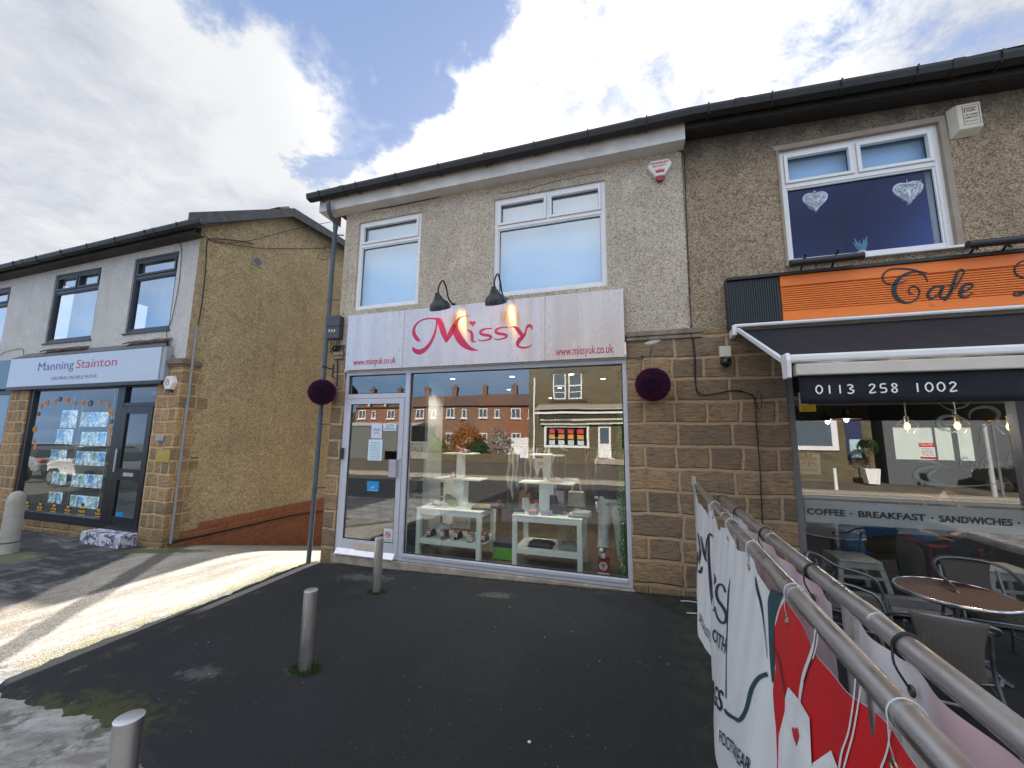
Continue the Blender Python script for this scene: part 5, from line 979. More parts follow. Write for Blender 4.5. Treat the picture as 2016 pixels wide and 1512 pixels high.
pend(1629, 829, 1.6, 'dark pendant lamp nearest the left edge of the cafe window'); pend(1666, 825, 1.3, 'second dark pendant lamp, wider shade, inside the cafe'); pend(1786, 839, 1.0, 'caged filament lamp, leftmost of the three warm ones', 1); pend(1885, 838, 1.0, 'caged filament lamp, middle of the three warm ones', 1); pend(1988, 840, 1.0, 'caged filament lamp nearest the right edge of the photo', 1)
# stools and people in the cafe
SW = M('white_stool_paint', (.68, .70, .70), .4)
def stool(x, y, w, hs, lab, rot=0):
    T = thing('stool', lab, 'stool', (x, y, 0), 'white stools behind the cafe window'); mb = MB(); mb.box(x-w/2, x+w/2, y-w/2, y+w/2, hs-.03, hs); mb.build('seat', SW, T, bev=.012); mb = MB(); mb.box(x-w/2+.01, x+w/2-.01, y-w/2+.01, y+w/2-.01, hs-.09, hs-.031); 
    mb.build('apron', SW, T)
    for a in (-1, 1):
        for b in (-1, 1): mb = MB(); mb.bar((x+a*w*.44, y+b*w*.44, hs-.031), (x+a*w*.6, y+b*w*.6, 0), .045, .03, (0, 1, 0)); mb.build('leg', SW, T)
    for b in (-1, 1): mb = MB(); mb.bar((x-w*.54, y+b*w*.54, .22), (x+w*.54, y+b*w*.54, .22), .02, .03); mb.build('stretcher', SW, T)
q = at(1682, 1097, .35); stool(q.x, .42, .40, q.z, 'white stool closest to the cafe pier, in front of the person in blue'); q = at(1955, 1115, .4); stool(q.x+.05, .42, .40, q.z, 'white stool behind the round table, near the red chair')
SKIN = K('skin', (.45, .26, .18), .55)
def seated(x, y, sz, face, top, leg, lab, lean=.15, hairc=(.04, .025, .015)):
    T = thing('person', lab, 'person', (x, y, 0)); Rm = Matrix.Rotation(face, 3, 'Z'); P = lambda a, b, c: V((x, y, 0))+Rm@V((a, b, c if c < sz+.2 else sz+.2+(c-sz-.2)*.62))   # faces +y locally
    mb = MB()
    limb(mb, [P(0, 0, sz+.08), P(0, .02, sz+.25), P(0, lean*.6, sz+.42), P(0, lean, sz+.56), P(0, lean*1.1, sz+.62)], [.16, .145, .165, .12, .055])
    limb(mb, [P(0, lean*1.1, sz+.6), P(0, lean*1.2, sz+.68)], [.052, .05]); mb.ell(P(0, lean*1.3, sz+.79), (.075, .095, .115), M=Rm); mb.ell(P(0, lean*1.3+.1, sz+.78), (.014, .022, .02), M=Rm)
    for s in (-1, 1):
        mb.ell(P(s*.076, lean*1.3, sz+.79), (.012, .02, .03), M=Rm)
        limb(mb, [P(s*.17, lean, sz+.54), P(s*.24, lean+.02, sz+.3), P(s*.17, lean+.24, sz+.24)], [.055, .046, .032])
        limb(mb, [P(s*.09, .02, sz+.06), P(s*.13, .42, sz+.07), P(s*.13, .44, sz-.2), P(s*.13, .42, sz-.42)], [.09, .065, .055, .04]); limb(mb, [P(s*.13, .4, sz-.43), P(s*.13, .55, sz-.445)], [.04, .03])
        for i in range(4): h0 = P(s*.17-.03+.02*i, lean+.30, sz+.235); mb.tube([h0, h0+Rm@V((0, .035, -.004)), h0+Rm@V((0, .06, -.02))], [.009, .0085, .007], 8)
        mb.ell(P(s*.17, lean+.27, sz+.24), (.038, .045, .016), M=Rm); h0 = P(s*.17-s*.03, lean+.26, sz+.24); mb.tube([h0, h0+Rm@V((-s*.03, .03, -.01))], .009, 8)
    mb.build('body', SKIN, T, remesh=.011)
    mb = MB(); limb(mb, [P(0, -.02, sz-.04), P(0, .02, sz+.25), P(0, lean*.6, sz+.42), P(0, lean, sz+.57), P(0, lean*1.05, sz+.63)], [.185, .17, .195, .14, .075])
    for s in (-1, 1): limb(mb, [P(s*.15, lean, sz+.53), P(s*.245, lean+.02, sz+.3), P(s*.175, lean+.2, sz+.245)], [.085, .068, .05])
    mb.build('jacket', top, T, remesh=.014)
    mb = MB(); limb(mb, [P(0, -.02, sz+.06), P(0, .08, sz+.06)], [.17, .16])
    for s in (-1, 1): limb(mb, [P(s*.09, .02, sz+.06), P(s*.13, .42, sz+.07), P(s*.13, .44, sz-.2), P(s*.13, .42, sz-.40)], [.11, .085, .075, .06])
    mb.build('trousers', leg, T, remesh=.014)
    mb = MB(); mb.ell(P(0, lean*1.3-.015, sz+.815), (.088, .10, .105), M=Rm); mb.build('hair', K('dark_hair', hairc, .7), T, smooth=True)
    mb = MB()
    for s in (-1, 1): limb(mb, [P(s*.13, .38, sz-.43), P(s*.13, .58, sz-.44)], [.05, .038])
    mb.build('shoes', BK, T, remesh=.012)
q = at(1700, 1080, .95); seated(q.x-.08, .85, .40, rad(-100), K('blue_denim', (.06, .20, .48), .85), K('olive_cloth', (.09, .075, .04), .9), 'person in a blue jacket seated with bent back behind the white stool in the cafe', .42)
q = at(1925, 1085, 1.0); seated(q.x, 1.1, .44, rad(120), K('brown_coat', (.09, .055, .03), .9), K('black_cloth', (.015, .015, .015), .9), 'person in a brown coat seated by the red chair in the cafe', .2)
T = thing('cafe_chair', 'red bentwood chair at the right of the cafe interior', 'chair', (3.6, 1.0, 0)); RC = K('red_chair_paint', (.35, .015, .02), .4); mb = MB(); mb.tube(catmull([(3.3, 1.2, 0), (3.3, 1.2, .5), (3.32, 1.25, .9), (3.55, 1.3, 1.0), (3.78, 1.25, .9), (3.8, 1.2, .5), (3.8, 1.2, 0)], 5), .018, 8); mb.build('back_frame', RC, T, smooth=True); mb = MB(); mb.box(3.3, 3.8, .8, 1.2, .46, .49); mb.build('seat', RC, T, bev=.01)
for x in (3.32, 3.78): mb = MB(); mb.cyl((x, .83, 0), (x, .83, .46), .016); mb.build('leg', RC, T)
T = thing('cafe_table', 'dark cafe table on a pale metal column behind the window', 'table', (2.45, .9, 0)); mb = MB(); mb.cyl((2.38, .75, 0), (2.38, .75, .84), .03); mb.build('column', CHROME, T); mb = MB(); mb.lathe((2.38, .75, .84), [(.34, 0), (.35, .015), (.34, .03)], 32); mb.build('table_top', K('dark_wood_top', (.06, .03, .02), .4), T); mb = MB(); mb.lathe((2.38, .75, -.02), [(.22, 0), (.2, .02), (.03, .04)], 24); mb.build('base', BLACK, T)
T = thing('counter_screen', 'bright orange-lit menu panel far inside the cafe', 'panel', (3.2, 6.2, 1.2)); mb = MB(); mb.box(2.6, 4.0, 6.3, 6.35, .9, 1.6); mb.build('menu_board', K('warm_menu', (.4, .25, .12)), T)
# ---------------------------------------------------------------- bistro set
ALF = metal('dull_aluminium', (.22, .235, .26), .42, (30, 30, 30), .1, (.3, .3, .3)); RAT = NT('grey_rattan'); p = RAT.obj(); sp_ = RAT.n('SeparateXYZ', {0: p})
wv = RAT.n('TexWave', {'Vector': p, 'Scale': 40.0, 'Distortion': .6}, bands_direction='X').outputs[1]; wz_ = RAT.n('TexWave', {'Vector': p, 'Scale': 55.0, 'Distortion': .6}, bands_direction='Z').outputs[1]
c = RAT.mix(RAT.math('MULTIPLY', wv, wz_), (.065, .058, .05), (.25, .225, .20)); c = RAT.mix(RAT.mr(RAT.noise(p, 9, 4), .35, .7, 0, .5), c, (.11, .10, .09)); RAT = RAT.bsdf(c, .8, nrm=RAT.bump(RAT.math('ADD', wv, wz_), .6, .006))
SLT = NT('reddish_slat_top'); p = SLT.obj(); w_ = SLT.n('TexWave', {'Vector': p, 'Scale': 5.2, 'Distortion': 0.0}, bands_direction='Y').outputs[1]; n = SLT.noise(SLT.scale(p, (3, 50, 1)), 1, 5, .6)
c = SLT.mix(n, (.05, .014, .008), (.12, .036, .018)); c = SLT.mix(SLT.mr(w_, .0, .12, 1, 0), c, (.015, .006, .004)); SLT = SLT.bsdf(c, .5)
tc = atz(1879, 1166, .50); TZ = .50; tr = (atz(1988, 1165, TZ)-atz(1768, 1145, TZ)).length/2*.97
gz0 = G(tc.x, tc.y)+.035
T = thing('bistro_table', 'round outdoor table with reddish slatted top and bright metal rim outside the cafe', 'table', (tc.x, tc.y, gz0))
mb = MB(); mb.lathe((tc.x, tc.y, TZ-.02), [(tr-.012, 0), (tr-.012, .02)], 64); mb.build('slatted_top', SLT, T)
mb = MB(); mb.lathe((tc.x, tc.y, TZ), [(tr-.012, -.024), (tr+.004, -.024), (tr+.008, -.01), (tr+.004, .003), (tr-.008, .004), (tr-.012, -.002)], 64); mb.f = [q for q in mb.f if len(q) == 4]; mb.build('metal_rim', M('polished_rim', (.8, .8, .82), .15, 1), T, smooth=True)
mb = MB(); mb.cyl((tc.x, tc.y, gz0+.03), (tc.x, tc.y, TZ-.03), .024); mb.build('column', ALF, T)
for i in range(4): a = i*pi/2+.5; mb = MB(); mb.tube([(tc.x, tc.y, gz0+.09), (tc.x+.15*cos(a), tc.y+.15*sin(a), gz0+.05), (tc.x+.27*cos(a), tc.y+.27*sin(a), gz0+.01)], .016, 8); mb.build('foot', ALF, T)
def mkchair(lab):
    T = thing('rattan_chair', lab, 'chair', (0, 0, 0), 'grey rattan chairs round the bistro table')
    hoop = catmull([(.27, .27, 0), (.275, .25, .35), (.28, .2, .60), (.28, .08, .66), (.275, -.1, .69), (.25, -.24, .77), (.12, -.31, .81), (-.12, -.31, .81), (-.25, -.24, .77), (-.275, -.1, .69), (-.28, .08, .66), (-.28, .2, .60), (-.275, .25, .35), (-.27, .27, 0)], 6)
    mb = MB(); mb.tube(hoop, .0135, 10); mb.build('arm_frame', ALF, T, smooth=True)
    for s in (-1, 1):
        mb = MB(); mb.tube(catmull([(s*.25, -.30, 0), (s*.23, -.24, .3), (s*.21, -.22, .5), (s*.20, -.27, .74)], 5), .0125, 10); mb.build('rear_leg', ALF, T, smooth=True)
        for z in (.18, .30): mb = MB(); mb.tube([(s*.27, .26, z), (s*.245, -.27, z)], .008, 8); mb.build('stretcher', ALF, T)
    mb = MB(); mb.tube(catmull([(.25, -.28, .10), (.24, -.27, .22), (.12, -.30, .27), (-.12, -.30, .27), (-.24, -.27, .22), (-.25, -.28, .10)], 5), .011, 8); mb.build('rear_hoop', ALF, T, smooth=True)
    mb = MB(); mb.tube(catmull([(.24, .25, .43), (-.24, .25, .43), (-.26, .22, .43), (-.24, -.2, .42), (.24, -.2, .42), (.26, .22, .43), (.24, .25, .43)], 4), .011, 8); mb.build('seat_frame', ALF, T, smooth=True)
    mb = MB(); mb.grid(lambda u, v: V(((u-.5)*.50*(1-.1*(1-v)), -.22+.50*v, .44-.025*sin(pi*u)*sin(pi*v)-.03*max(0, v-.85)/.15)), 14, 14); mb.build('seat', RAT, T, smooth=True, thick=.012)
    mb = MB(); mb.grid(lambda u, v: V(((u-.5)*.36*(1-.18*sin(pi*v)+.06*v), -.22-.09*v-.04*(1-(2*u-1)**2)-.02*sin(pi*v), .40+.42*v-.0*(2*u-1)**2)), 16, 14); mb.build('backrest', RAT, T, smooth=True, thick=.012)
    return T
def put(ch, px, py, rz, hz=.81): # backrest top centre at that pixel
    z = -.11; off = Matrix.Rotation(rz, 3, 'Z')@V((0, -.28, 0))
    for i in range(6): q = atz(px, py, z+hz); z = G(q.x-off.x, q.y-off.y)+.035
    ch.location = (q.x-off.x, q.y-off.y, z)
    ch.rotation_euler = (0, 0, rz); print('chair', ch.location[:])
ch = mkchair('rattan chair in the foreground with its back to the camera, beside the barrier'); 
ch2 = dup(ch, (0, 0, 0), 0, 'rattan chair between the round table and the cafe window, facing the camera'); ch3 = dup(ch, (0, 0, 0), 0, 'rattan chair left of the round table, half hidden by the barrier rail')
ch.scale = ch2.scale = ch3.scale = (.9, .9, .9)
put(ch, 1865, 1218, rad(-14), .73); put(ch2, 1897, 1100, rad(172), .73); put(ch3, 1590, 1093, rad(-115), .73)
# ---------------------------------------------------------------- barriers
RZ = 1.155; RR = .031
def rail_pt(px, py, z=RZ): return atz(px, py, z)
r1 = [V((at(1371, 953.6, -.04).x, -.03, 1.165)), rail_pt(1574, 1171), rail_pt(1851, 1485)]; d1 = (r1[2]-r1[0]).normalized(); r1e = r1[2]+d1*1.3
r2a = V((rail_pt(1566, 1095).x+.03, -.25, RZ+.02)); r2b = rail_pt(1988, 1430); d2 = (rail_pt(1988, 1430)-rail_pt(1500, 1042)).normalized(); r2e = r2b+d2*1.0; r2s = rail_pt(1425, 985)
def barrier(name, lab, a, b, posts, wallfix):
    T = thing(name, lab, 'barrier', (a.x, (a.y+b.y)/2, G(a.x, -2)), 'steel tube barriers beside the cafe tables'); d = (b-a).normalized(); L = (b-a).length
    mb = MB(); mb.tube([a, b], RR, 20); 
    for s in (.35, .62, .8): mb.tube([a+d*(L*s-.05), a+d*(L*s+.05)], RR+.0025, 20)
    mb.build('rail', CHROME, T, smooth=True)
    for s in posts: p = a+d*s; mb = MB(); z = G(p.x, p.y)+.03; mb.cyl((p.x, p.y, z), (p.x, p.y, p.z-.01), .026); mb.build('post', CHROME, T, smooth=True); mb = MB(); mb.lathe((p.x, p.y, z), [(.07, 0), (.07, .008), (.028, .012)], 20); mb.build('base_plate', CHROME, T)
    mb = MB(); mb.tube([V((a.x, a.y, .28)), V((b.x, b.y, .28))], RR*.8, 16); mb.build('lower_rail', CHROME, T, smooth=True)
    if wallfix: mb = MB(); mb.box(a.x-.05, a.x-.0, -.03, -.021, a.z-.02, a.z+.10); mb.cyl((a.x-.025, -.04, a.z+.06), (a.x-.025, -.03, a.z+.06), .01); mb.box(a.x-.035, a.x-.005, -.04, -.022, .1, a.z-.02); mb.build('wall_bracket', M('galvanised', (.45, .44, .42), .5, .6), T)
    return T
barrier('barrier', 'steel tube barrier nearer the Missy shop, fixed to the stone pier', r1[0], r1e, (1.2, 2.8, 4.0), 1); PY = [atz(px, py, RZ).y for px, py in ((1457, 1008), (1660, 1168), (1700, 1200))]
barrier('barrier', 'steel tube barrier on the cafe side, with black cable ties', r2s+V((0, .0, 0)), r2e, (abs(PY[0]-r2s.y), abs((PY[1]+PY[2])/2-r2s.y), abs(PY[2]-r2s.y)+1.1), 0)
def lerp(a, b, t): return a+(b-a)*t
def curve(T_, y):
    for (y0, v0), (y1, v1) in zip(T_, T_[1:]):
        if y0 >= y >= y1: t = (y0-y)/(y0-y1); return v0+(v1-v0)*sm(t)
    return T_[0][1] if y > T_[0][0] else T_[-1][1]
XBOT = [(-.1, .66), (-.5, .60), (-.9, .53), (-1.15, .56), (-1.35, .585), (-1.8, .50), (-2.5, .41), (-3.2, .36), (-4.6, .30)]
ZBOT = [(-.1, -.02), (-.8, -.06), (-1.1, -.16), (-1.6, -.15), (-2.4, -.12), (-5, -.1)]
def rx(y): t = (y-r1[0].y)/(r1e.y-r1[0].y); return lerp(r1[0].x, r1e.x, t), lerp(r1[0].z, r1e.z, t)
def BS(y, z):
    x, zt_ = rx(y); zt_ -= .045; zb_ = curve(ZBOT, y); t = max(0, min(1.2, (zt_-z)/(zt_-zb_)))
    X = lerp(x-.022, curve(XBOT, y), sm(t)*.6+t*.4)
    return X+.008*sin(y*13+2*z)*t*(1-.4*t)+.004*sin(y*27+z*4)*max(0, 1-t*1.5)+.008*sin(y*6+z*5)*t
def bpt(px, py, off=.003):
    X = .6
    for i in range(25):
        q = atx(px, py, X); y = max(-4.9, min(0, q.y)); X = .5*X+.5*(BS(y, q.z)-off)
    q = atx(px, py, X); return q
ties = [-.12]+[atz(px, py, RZ).y for px, py in ((1411, 997), (1447, 1033), (1492, 1081), (1574, 1171), (1790, 1415))]+[-4.75]
T = thing('banner', 'white and red shop banner tied to the barrier nearer the Missy shop', 'banner', (.6, -2, .5))
VIN = M('banner_vinyl', (.80, .80, .80), .38, 0, .03, 3)
def bsurf(u, v):
    y = -.14-4.55*u; x, zt_ = rx(y); dmin = min(abs(y-q) for q in ties); zt_ -= .035+(.09 if y > -1.9 else .05)*sm(min(1, dmin/.3))+(.02 if u < .1 else 0); z = lerp(zt_, curve(ZBOT, y), v); return V((BS(y, z), y, z))
mb = MB(); mb.grid(bsurf, 150, 50); mb.build('sheet', VIN, T, smooth=True)
def art(name, m, polys, off=.003):
    b = bmesh.new()
    for P in polys:
        vs = [b.verts.new((x, y, 0)) for x, y in P]; b.faces.new(vs)
    bmesh.ops.triangulate(b, faces=b.faces)
    for i in range(6):
        E_ = [e for e in b.edges if e.calc_length() > 11]
        if not E_: break
        bmesh.ops.subdivide_edges(b, edges=E_, cuts=1); bmesh.ops.triangulate(b, faces=b.faces)
    b.verts.index_update(); mb = MB(); mb.add([bpt(v.co.x, v.co.y, off) for v in b.verts], [tuple(v.index for v in f_.verts) for f_ in b.faces]); b.free(); return mb.build(name, m, T)
Z3 = lambda x, y: (1340+x/3.272, 1050+y/3.272)
# red field clipped below the scalloped edge: built in surface space so it follows the banner's own top edge
ub = lambda v: (-.14-0)  # noqa
bl = [bpt(*Z3(682, 405)), bpt(*Z3(640, 470)), bpt(*Z3(600, 620)), bpt(*Z3(600, 760)), bpt(*Z3(612, 860)), bpt(*Z3(590, 1010)), bpt(*Z3(600, 1150)), bpt(*Z3(612, 1260)), bpt(*Z3(620, 1500))]
def yb(z):
    for a, b in zip(bl, bl[1:]):
        if a.z >= z >= b.z: return lerp(a.y, b.y, (a.z-z)/(a.z-b.z+1e-9))
    return bl[0].y+.04*(z-bl[0].z)*0 if z > bl[0].z else bl[-1].y
def rs(u, v):
    z = 1; y = -2
    for i in range(8):
        y = lerp(yb(z), -4.66, u); x, zt_ = rx(y); dmin = min(abs(y-q) for q in ties); zt_ -= .036+(.09 if y > -1.9 else .05)*sm(min(1, dmin/.3)); z = lerp(zt_, curve(ZBOT, y), v)
    return V((BS(y, z)-.002, y, z))
mb = MB(); mb.grid(rs, 110, 50); mb.build('red_print', M('red_vinyl', (.60, .018, .022), .38, 0, .06, 3), T, smooth=True)
rib = lambda pts, off=.004, nm='line_print', m=NAVY, n_=5: (lambda mb: (mb.ribbon([(*Z3(x, y), w/3.272) for x, y, w in pts], lambda x, y: bpt(x, y, off), n_), mb.build(nm, m, T))[1])(MB())
TEAL = M('teal_print', (.025, .07, .09), .45)
rib([(622, 372, 84), (598, 440, 76), (583, 560, 40), (585, 700, 34), (590, 850, 26), (592, 960, 10)], .0045, 'teal_band', TEAL)
rib([(478, 275, 2), (490, 350, 14), (515, 450, 14), (530, 550, 6), (548, 700, 4), (556, 800, 3)]); rib([(318, 285, 2), (305, 400, 9), (298, 600, 5), (292, 830, 4), (290, 1060, 6)])
rib([(280, 1130, 10), (300, 1160, 22), (345, 1190, 22), (380, 1200, 26), (420, 1130, 24), (455, 1000, 26), (500, 930, 26), (558, 905, 30)], nm='teal_line', m=TEAL)
rib([(110, 0, 6), (120, 60, 10), (125, 130, 14), (118, 190, 8)]); rib([(108, 120, 4), (112, 200, 16), (125, 250, 22), (138, 215, 10)]); rib([(130, 20, 8), (150, 130, 16), (165, 180, 8)]); rib([(160, 160, 6), (165, 60, 8), (185, 5, 12), (205, 20, 10)]); rib([(180, 20, 10), (180, 150, 16), (190, 300, 18), (200, 420, 18), (212, 500, 8)])
rib([(288, 380, 14), (270, 335, 14), (240, 335, 16), (228, 380, 18), (240, 430, 18), (268, 470, 20), (292, 520, 20), (285, 570, 16), (255, 570, 16), (228, 520, 10), (220, 470, 6)]); rib([(215, 260, 4), (222, 300, 12), (215, 330, 4)])
W2_ = M('white_print', (.78, .78, .78), .4)
rib([(868, 612, 12), (860, 700, 16), (830, 800, 22), (795, 900, 22), (775, 1000, 20), (765, 1080, 14)], .005, 'lace_print', W2_); rib([(885, 640, 8), (875, 720, 8), (850, 810, 8)], .005, 'lace_print', W2_); rib([(872, 640, 4), (855, 760, 5), (815, 880, 5), (790, 960, 4)], .006)
rib([(1126, 935, 10), (1110, 1100, 11), (1080, 1280, 12), (1040, 1400, 14), (1020, 1512, 14)], .005, 'lace_print', W2_); rib([(1160, 985, 10), (1140, 1120, 11), (1110, 1290, 12), (1075, 1420, 12), (1050, 1512, 12)], .005, 'lace_print', W2_); rib([(1350, 1260, 10), (1330, 1400, 14), (1290, 1512, 16)], .005, 'lace_print', W2_)
art('tag_print', W2_, [[Z3(*q) for q in ((693, 990), (762, 1072), (830, 1190), (845, 1512), (625, 1600), (632, 1300), (672, 1140), (672, 1060))], [Z3(*q) for q in ((968, 1398), (1012, 1512), (1050, 1660), (820, 1660), (850, 1480))]], .008)
rib([(770, 1075, 10), (755, 1180, 12), (745, 1260, 10)], .0065, 'string_print', M('pale_blue_print', (.45, .60, .70), .4)); hc = [Z3(735+22*sin(a)**3+12*(0 if cos(a) > 0 else 1)*.8*abs(sin(a/2)), 1300-70*(13*cos(a)-5*cos(2*a)-2*cos(3*a)-cos(4*a))/16) for a in [i*2*pi/24 for i in range(24)]]
art('heart_print', RED, [hc], .010)
rib([(608, 740, 4), (632, 820, 5), (655, 950, 5), (672, 1060, 4)], .0065)
def btext(s_, a, b, m=NAVY):       # a,b = base line ends (zoom px); cap height from third value
    A_, B_ = bpt(*Z3(a[0], a[1])), bpt(*Z3(b[0], b[1])); Tp = bpt(*Z3(a[0], a[1]-a[2])); h_ = abs(Tp.z-A_.z)
    def fn(x, y): yy = lerp(A_.y, B_.y, x); zz = lerp(A_.z, B_.z, x)+y; return V((BS(yy, zz)-.006, yy, zz))
    txt(s_, fn, 0, 1, 0, h_, .01).build('lettering', m, T)
btext('SPECIALISTS', (120, 560, 60), (194, 705, 60)); btext('ORTH', (206, 690, 85), (284, 775, 85)); btext('TTINGS', (208, 1010, 80), (268, 1150, 70)); btext('FOOTWEAR', (250, 1340, 90), (450, 1560, 90))
for i, y in enumerate(ties):
    x, z = rx(y); mb = MB(); mb.tube([(x+(RR+.004)*cos(a), y+.004*sin(a), z+(RR+.004)*sin(a)) for a in [k*pi/10 for k in range(21)]], .0022 if y > -3 else .0015, 6); mb.tube([(x-RR-.003, y, z), (x-.04, y-.01, z-.05), (BS(y, z-.09)-.004, y-.004, z-.085)], .0022 if y > -3 else .0012, 6); mb.build('cable_tie', M('white_tie', (.55, .56, .58), .4), T)
    c_ = V((BS(y, z-.095)-.004, y, z-.095)); mb = MB(); mb.tube([c_+V((0, .012*cos(a), .012*sin(a))) for a in [k*pi/6 for k in range(13)]], .004, 6); mb.build('eyelet', M('brass_eyelet', (.35, .28, .18), .35, .9), T)
# second banner, seen from behind, hanging on the cafe-side rail
T = thing('banner', 'pinkish white back of a banner tied with black ties under the cafe-side rail', 'banner', (.75, -2, .5))
def r2p(y): t = (y-r2s.y)/(r2e.y-r2s.y); return lerp(r2s.x, r2e.x, t), lerp(r2s.z, r2e.z, t)
t2 = [-1.05, -1.75, -2.45, -3.15, -3.78, -4.4]
VB = NT('pinkish_banner_back'); p = VB.pos(); n = VB.noise(VB.scale(p, (1, 1.2, 1.2)), 1.5, 2, .5); VB = VB.bsdf(VB.mix(VB.mr(n, .42, .58), (.82, .78, .80), (.78, .56, .59)), .4)
for (ya, yb_) in ((r2s.y-.05, PY[1]), (PY[2], -4.9)):
    def b2(u, v):
        y = lerp(ya, yb_, u); x, z = r2p(y); dm = min(abs(y-q) for q in t2); zt_ = z-.034-.008*sm(min(1, dm/.3)); return V((x-.02+.015*sin(y*9)*v+.012*sin(y*21+v*3)*(1-v)-.02*v, y, lerp(zt_, -.02, v)))
    mb = MB(); mb.grid(b2, 70, 20); mb.build('sheet', VB, T, smooth=True)
for y in t2:
    x, z = r2p(y); mb = MB(); mb.tube([(x+(RR+.004)*cos(a), y+.003*sin(2*a), z+(RR+.004)*sin(a)) for a in [k*pi/10 for k in range(21)]], .004, 6); mb.tube(catmull([(x-RR-.004, y, z), (x-.045, y-.02, z-.04), (x-.03, y-.045, z-.085)], 4), .0032, 6); mb.tube([(x+RR, y, z+.01), (x+.05, y+.02, z+.035)], .003, 6); mb.build('cable_tie', CABLE, T)
    c_ = V((x-.026, y-.045, z-.09)); mb = MB(); mb.tube([c_+V((0, .010*cos(a), .012*sin(a))) for a in [k*pi/6 for k in range(13)]], .004, 6); mb.build('eyelet', M('dark_eyelet', (.12, .09, .07), .4, .8), T)
# ---------------------------------------------------------------- bollards
def bollard(basepx, toppx, lab, r=.0535, pos=None, top=None):
    p = gpg(*basepx) if basepx else pos; zt_ = top if top else at(toppx[0], toppx[1], p.y).z
    T = thing('steel_bollard', lab, 'bollard', (p.x, p.y, p.z), 'brushed steel bollards on the forecourt'); mb = MB(); mb.tube([(p.x, p.y, p.z-.05), (p.x, p.y, zt_-.006)], r, 40); mb.build('post', STEEL, T, smooth=True)
    mb = MB(); mb.lathe((p.x, p.y, zt_-.006), [(r+.001, -.001), (r+.001, .004), (r-.004, .007), (.012, .008), (.001, .0082)], 40); mb.build('cap', M('pale_steel_cap', (.62, .66, .68), .3, .75, .08), T, smooth=True, angle=30)
    return p
b1 = bollard((741, 1171), (743, 1058), 'steel bollard closest to the shop window, at the foot of the door'); b2_ = bollard((600, 1327), (605, 1160), 'steel bollard in the middle of the dark forecourt')
q3 = None; z3 = .45
P3 = atz(255, 1411, .46); bollard(None, None, 'largest steel bollard, cut off by the bottom edge of the photo', pos=V((P3.x, P3.y, G(P3.x, P3.y))), top=.46)
random.seed(5)
def weeds(c, r, n_, lab):
    T = thing('weed_tuft', lab, 'weeds', tuple(c)); mb = MB(); c = V(c)
    for i in range(n_):
        a = random.uniform(0, 2*pi); R_ = r*sqrt(random.uniform(.2, 1))*random.uniform(.7, 1.1); q = c+V((R_*cos(a)*1.2, R_*sin(a)*.8, .034)); l = random.uniform(.008, .028); d = V((random.gauss(0, .6), random.gauss(0, .6), 1)).normalized()*l; e = V((random.gauss(0, 1), random.gauss(0, 1), 0)).normalized()*.004
        mb.add([q-e, q+e, q+d+e*.3], [(0, 1, 2)])
    tag(mb.build('leaves', K('weed_green', (.025, .055, .010), .8), T), kind='stuff')
weeds(b1, .11, 1500, 'green weeds round the foot of the bollard by the shop door'); weeds(b2_, .125, 2200, 'moss and weeds round the foot of the middle bollard')
mb = MB(); mb.prism([V((b2_.x+a*.17, b2_.y+b*.11, b2_.z+.032)) for a, b in ((-1, -.6), (-.3, -1), (1, -.5), (.9, .4), (.3, 1), (-.8, .8))], (0, 0, .006)); tag(mb.build('moss_patch', K('dark_moss', (.03, .045, .015), .95)), 'dark soil and moss square in the tarmac round the middle bollard', 'moss')
mb = MB()
for i in range(240):
    x, y = random.uniform(-4.6, .4), random.uniform(-3.4, -.1); z = fz(x, y); s = random.uniform(.0015, .0035) if random.random() < .95 else .006; mb.ell((x, y, z+s*.5), (s, s*.8, s*.6), 5, 4)
for i in range(500):
    y = random.uniform(-3.6, -.3); x = edge(y)-abs(random.gauss(0, .12)); s = random.uniform(.002, .007); mb.ell((x, y, G(x, y)+s*.4), (s, s*.8, s*.5), 5, 4)
tag(mb.build('grit', K('pale_grit', (.42, .40, .37), .8)), 'scattered pale grit and litter specks on the tarmac', 'grit', kind='stuff')
q = at(1042, 1471); p = atz(1042, 1471, -.18); mb = MB(); mb.lathe((p.x, p.y, fz(p.x, p.y)), [(.011, 0), (.011, .002), (.001, .003)], 16); tag(mb.build('chewing_gum', K('gum_white', (.6, .6, .6))), 'small round white spot of gum on the dark tarmac, bottom centre', 'gum')
for i, (px, py) in enumerate(((1352, 1192), (1356, 1190))):
    p = gpg(px, py); mb = MB(); mb.tube(catmull([p+V((-.06, -.34*i, .04)), p+V((.04, -.03-.34*i, .06)), p+V((.13, -.02-.3*i, .05))], 4), .005, 6)
    tag(mb.build('loose_tie', M('white_tie')), ('lower' if i else 'upper')+' of two pale plastic strips lying at the foot of the stone pier', 'plastic strip')
mb = MB()
for i in range(900):
    x = random.uniform(-4.4, 1.6); p = V((x, -.03-abs(random.gauss(0, .025)), fz(x, -.05))); d = V((random.gauss(0, .5), random.gauss(-.3, .4), 1)).normalized()*random.uniform(.006, .03); e = V((.003, 0, 0)); mb.add([p-e, p+e, p+d], [(0, 1, 2)])
tag(mb.build('dry_moss', K('dry_moss', (.10, .09, .03), .9)), 'dry moss and debris along the foot of the shop front', 'moss', kind='stuff')
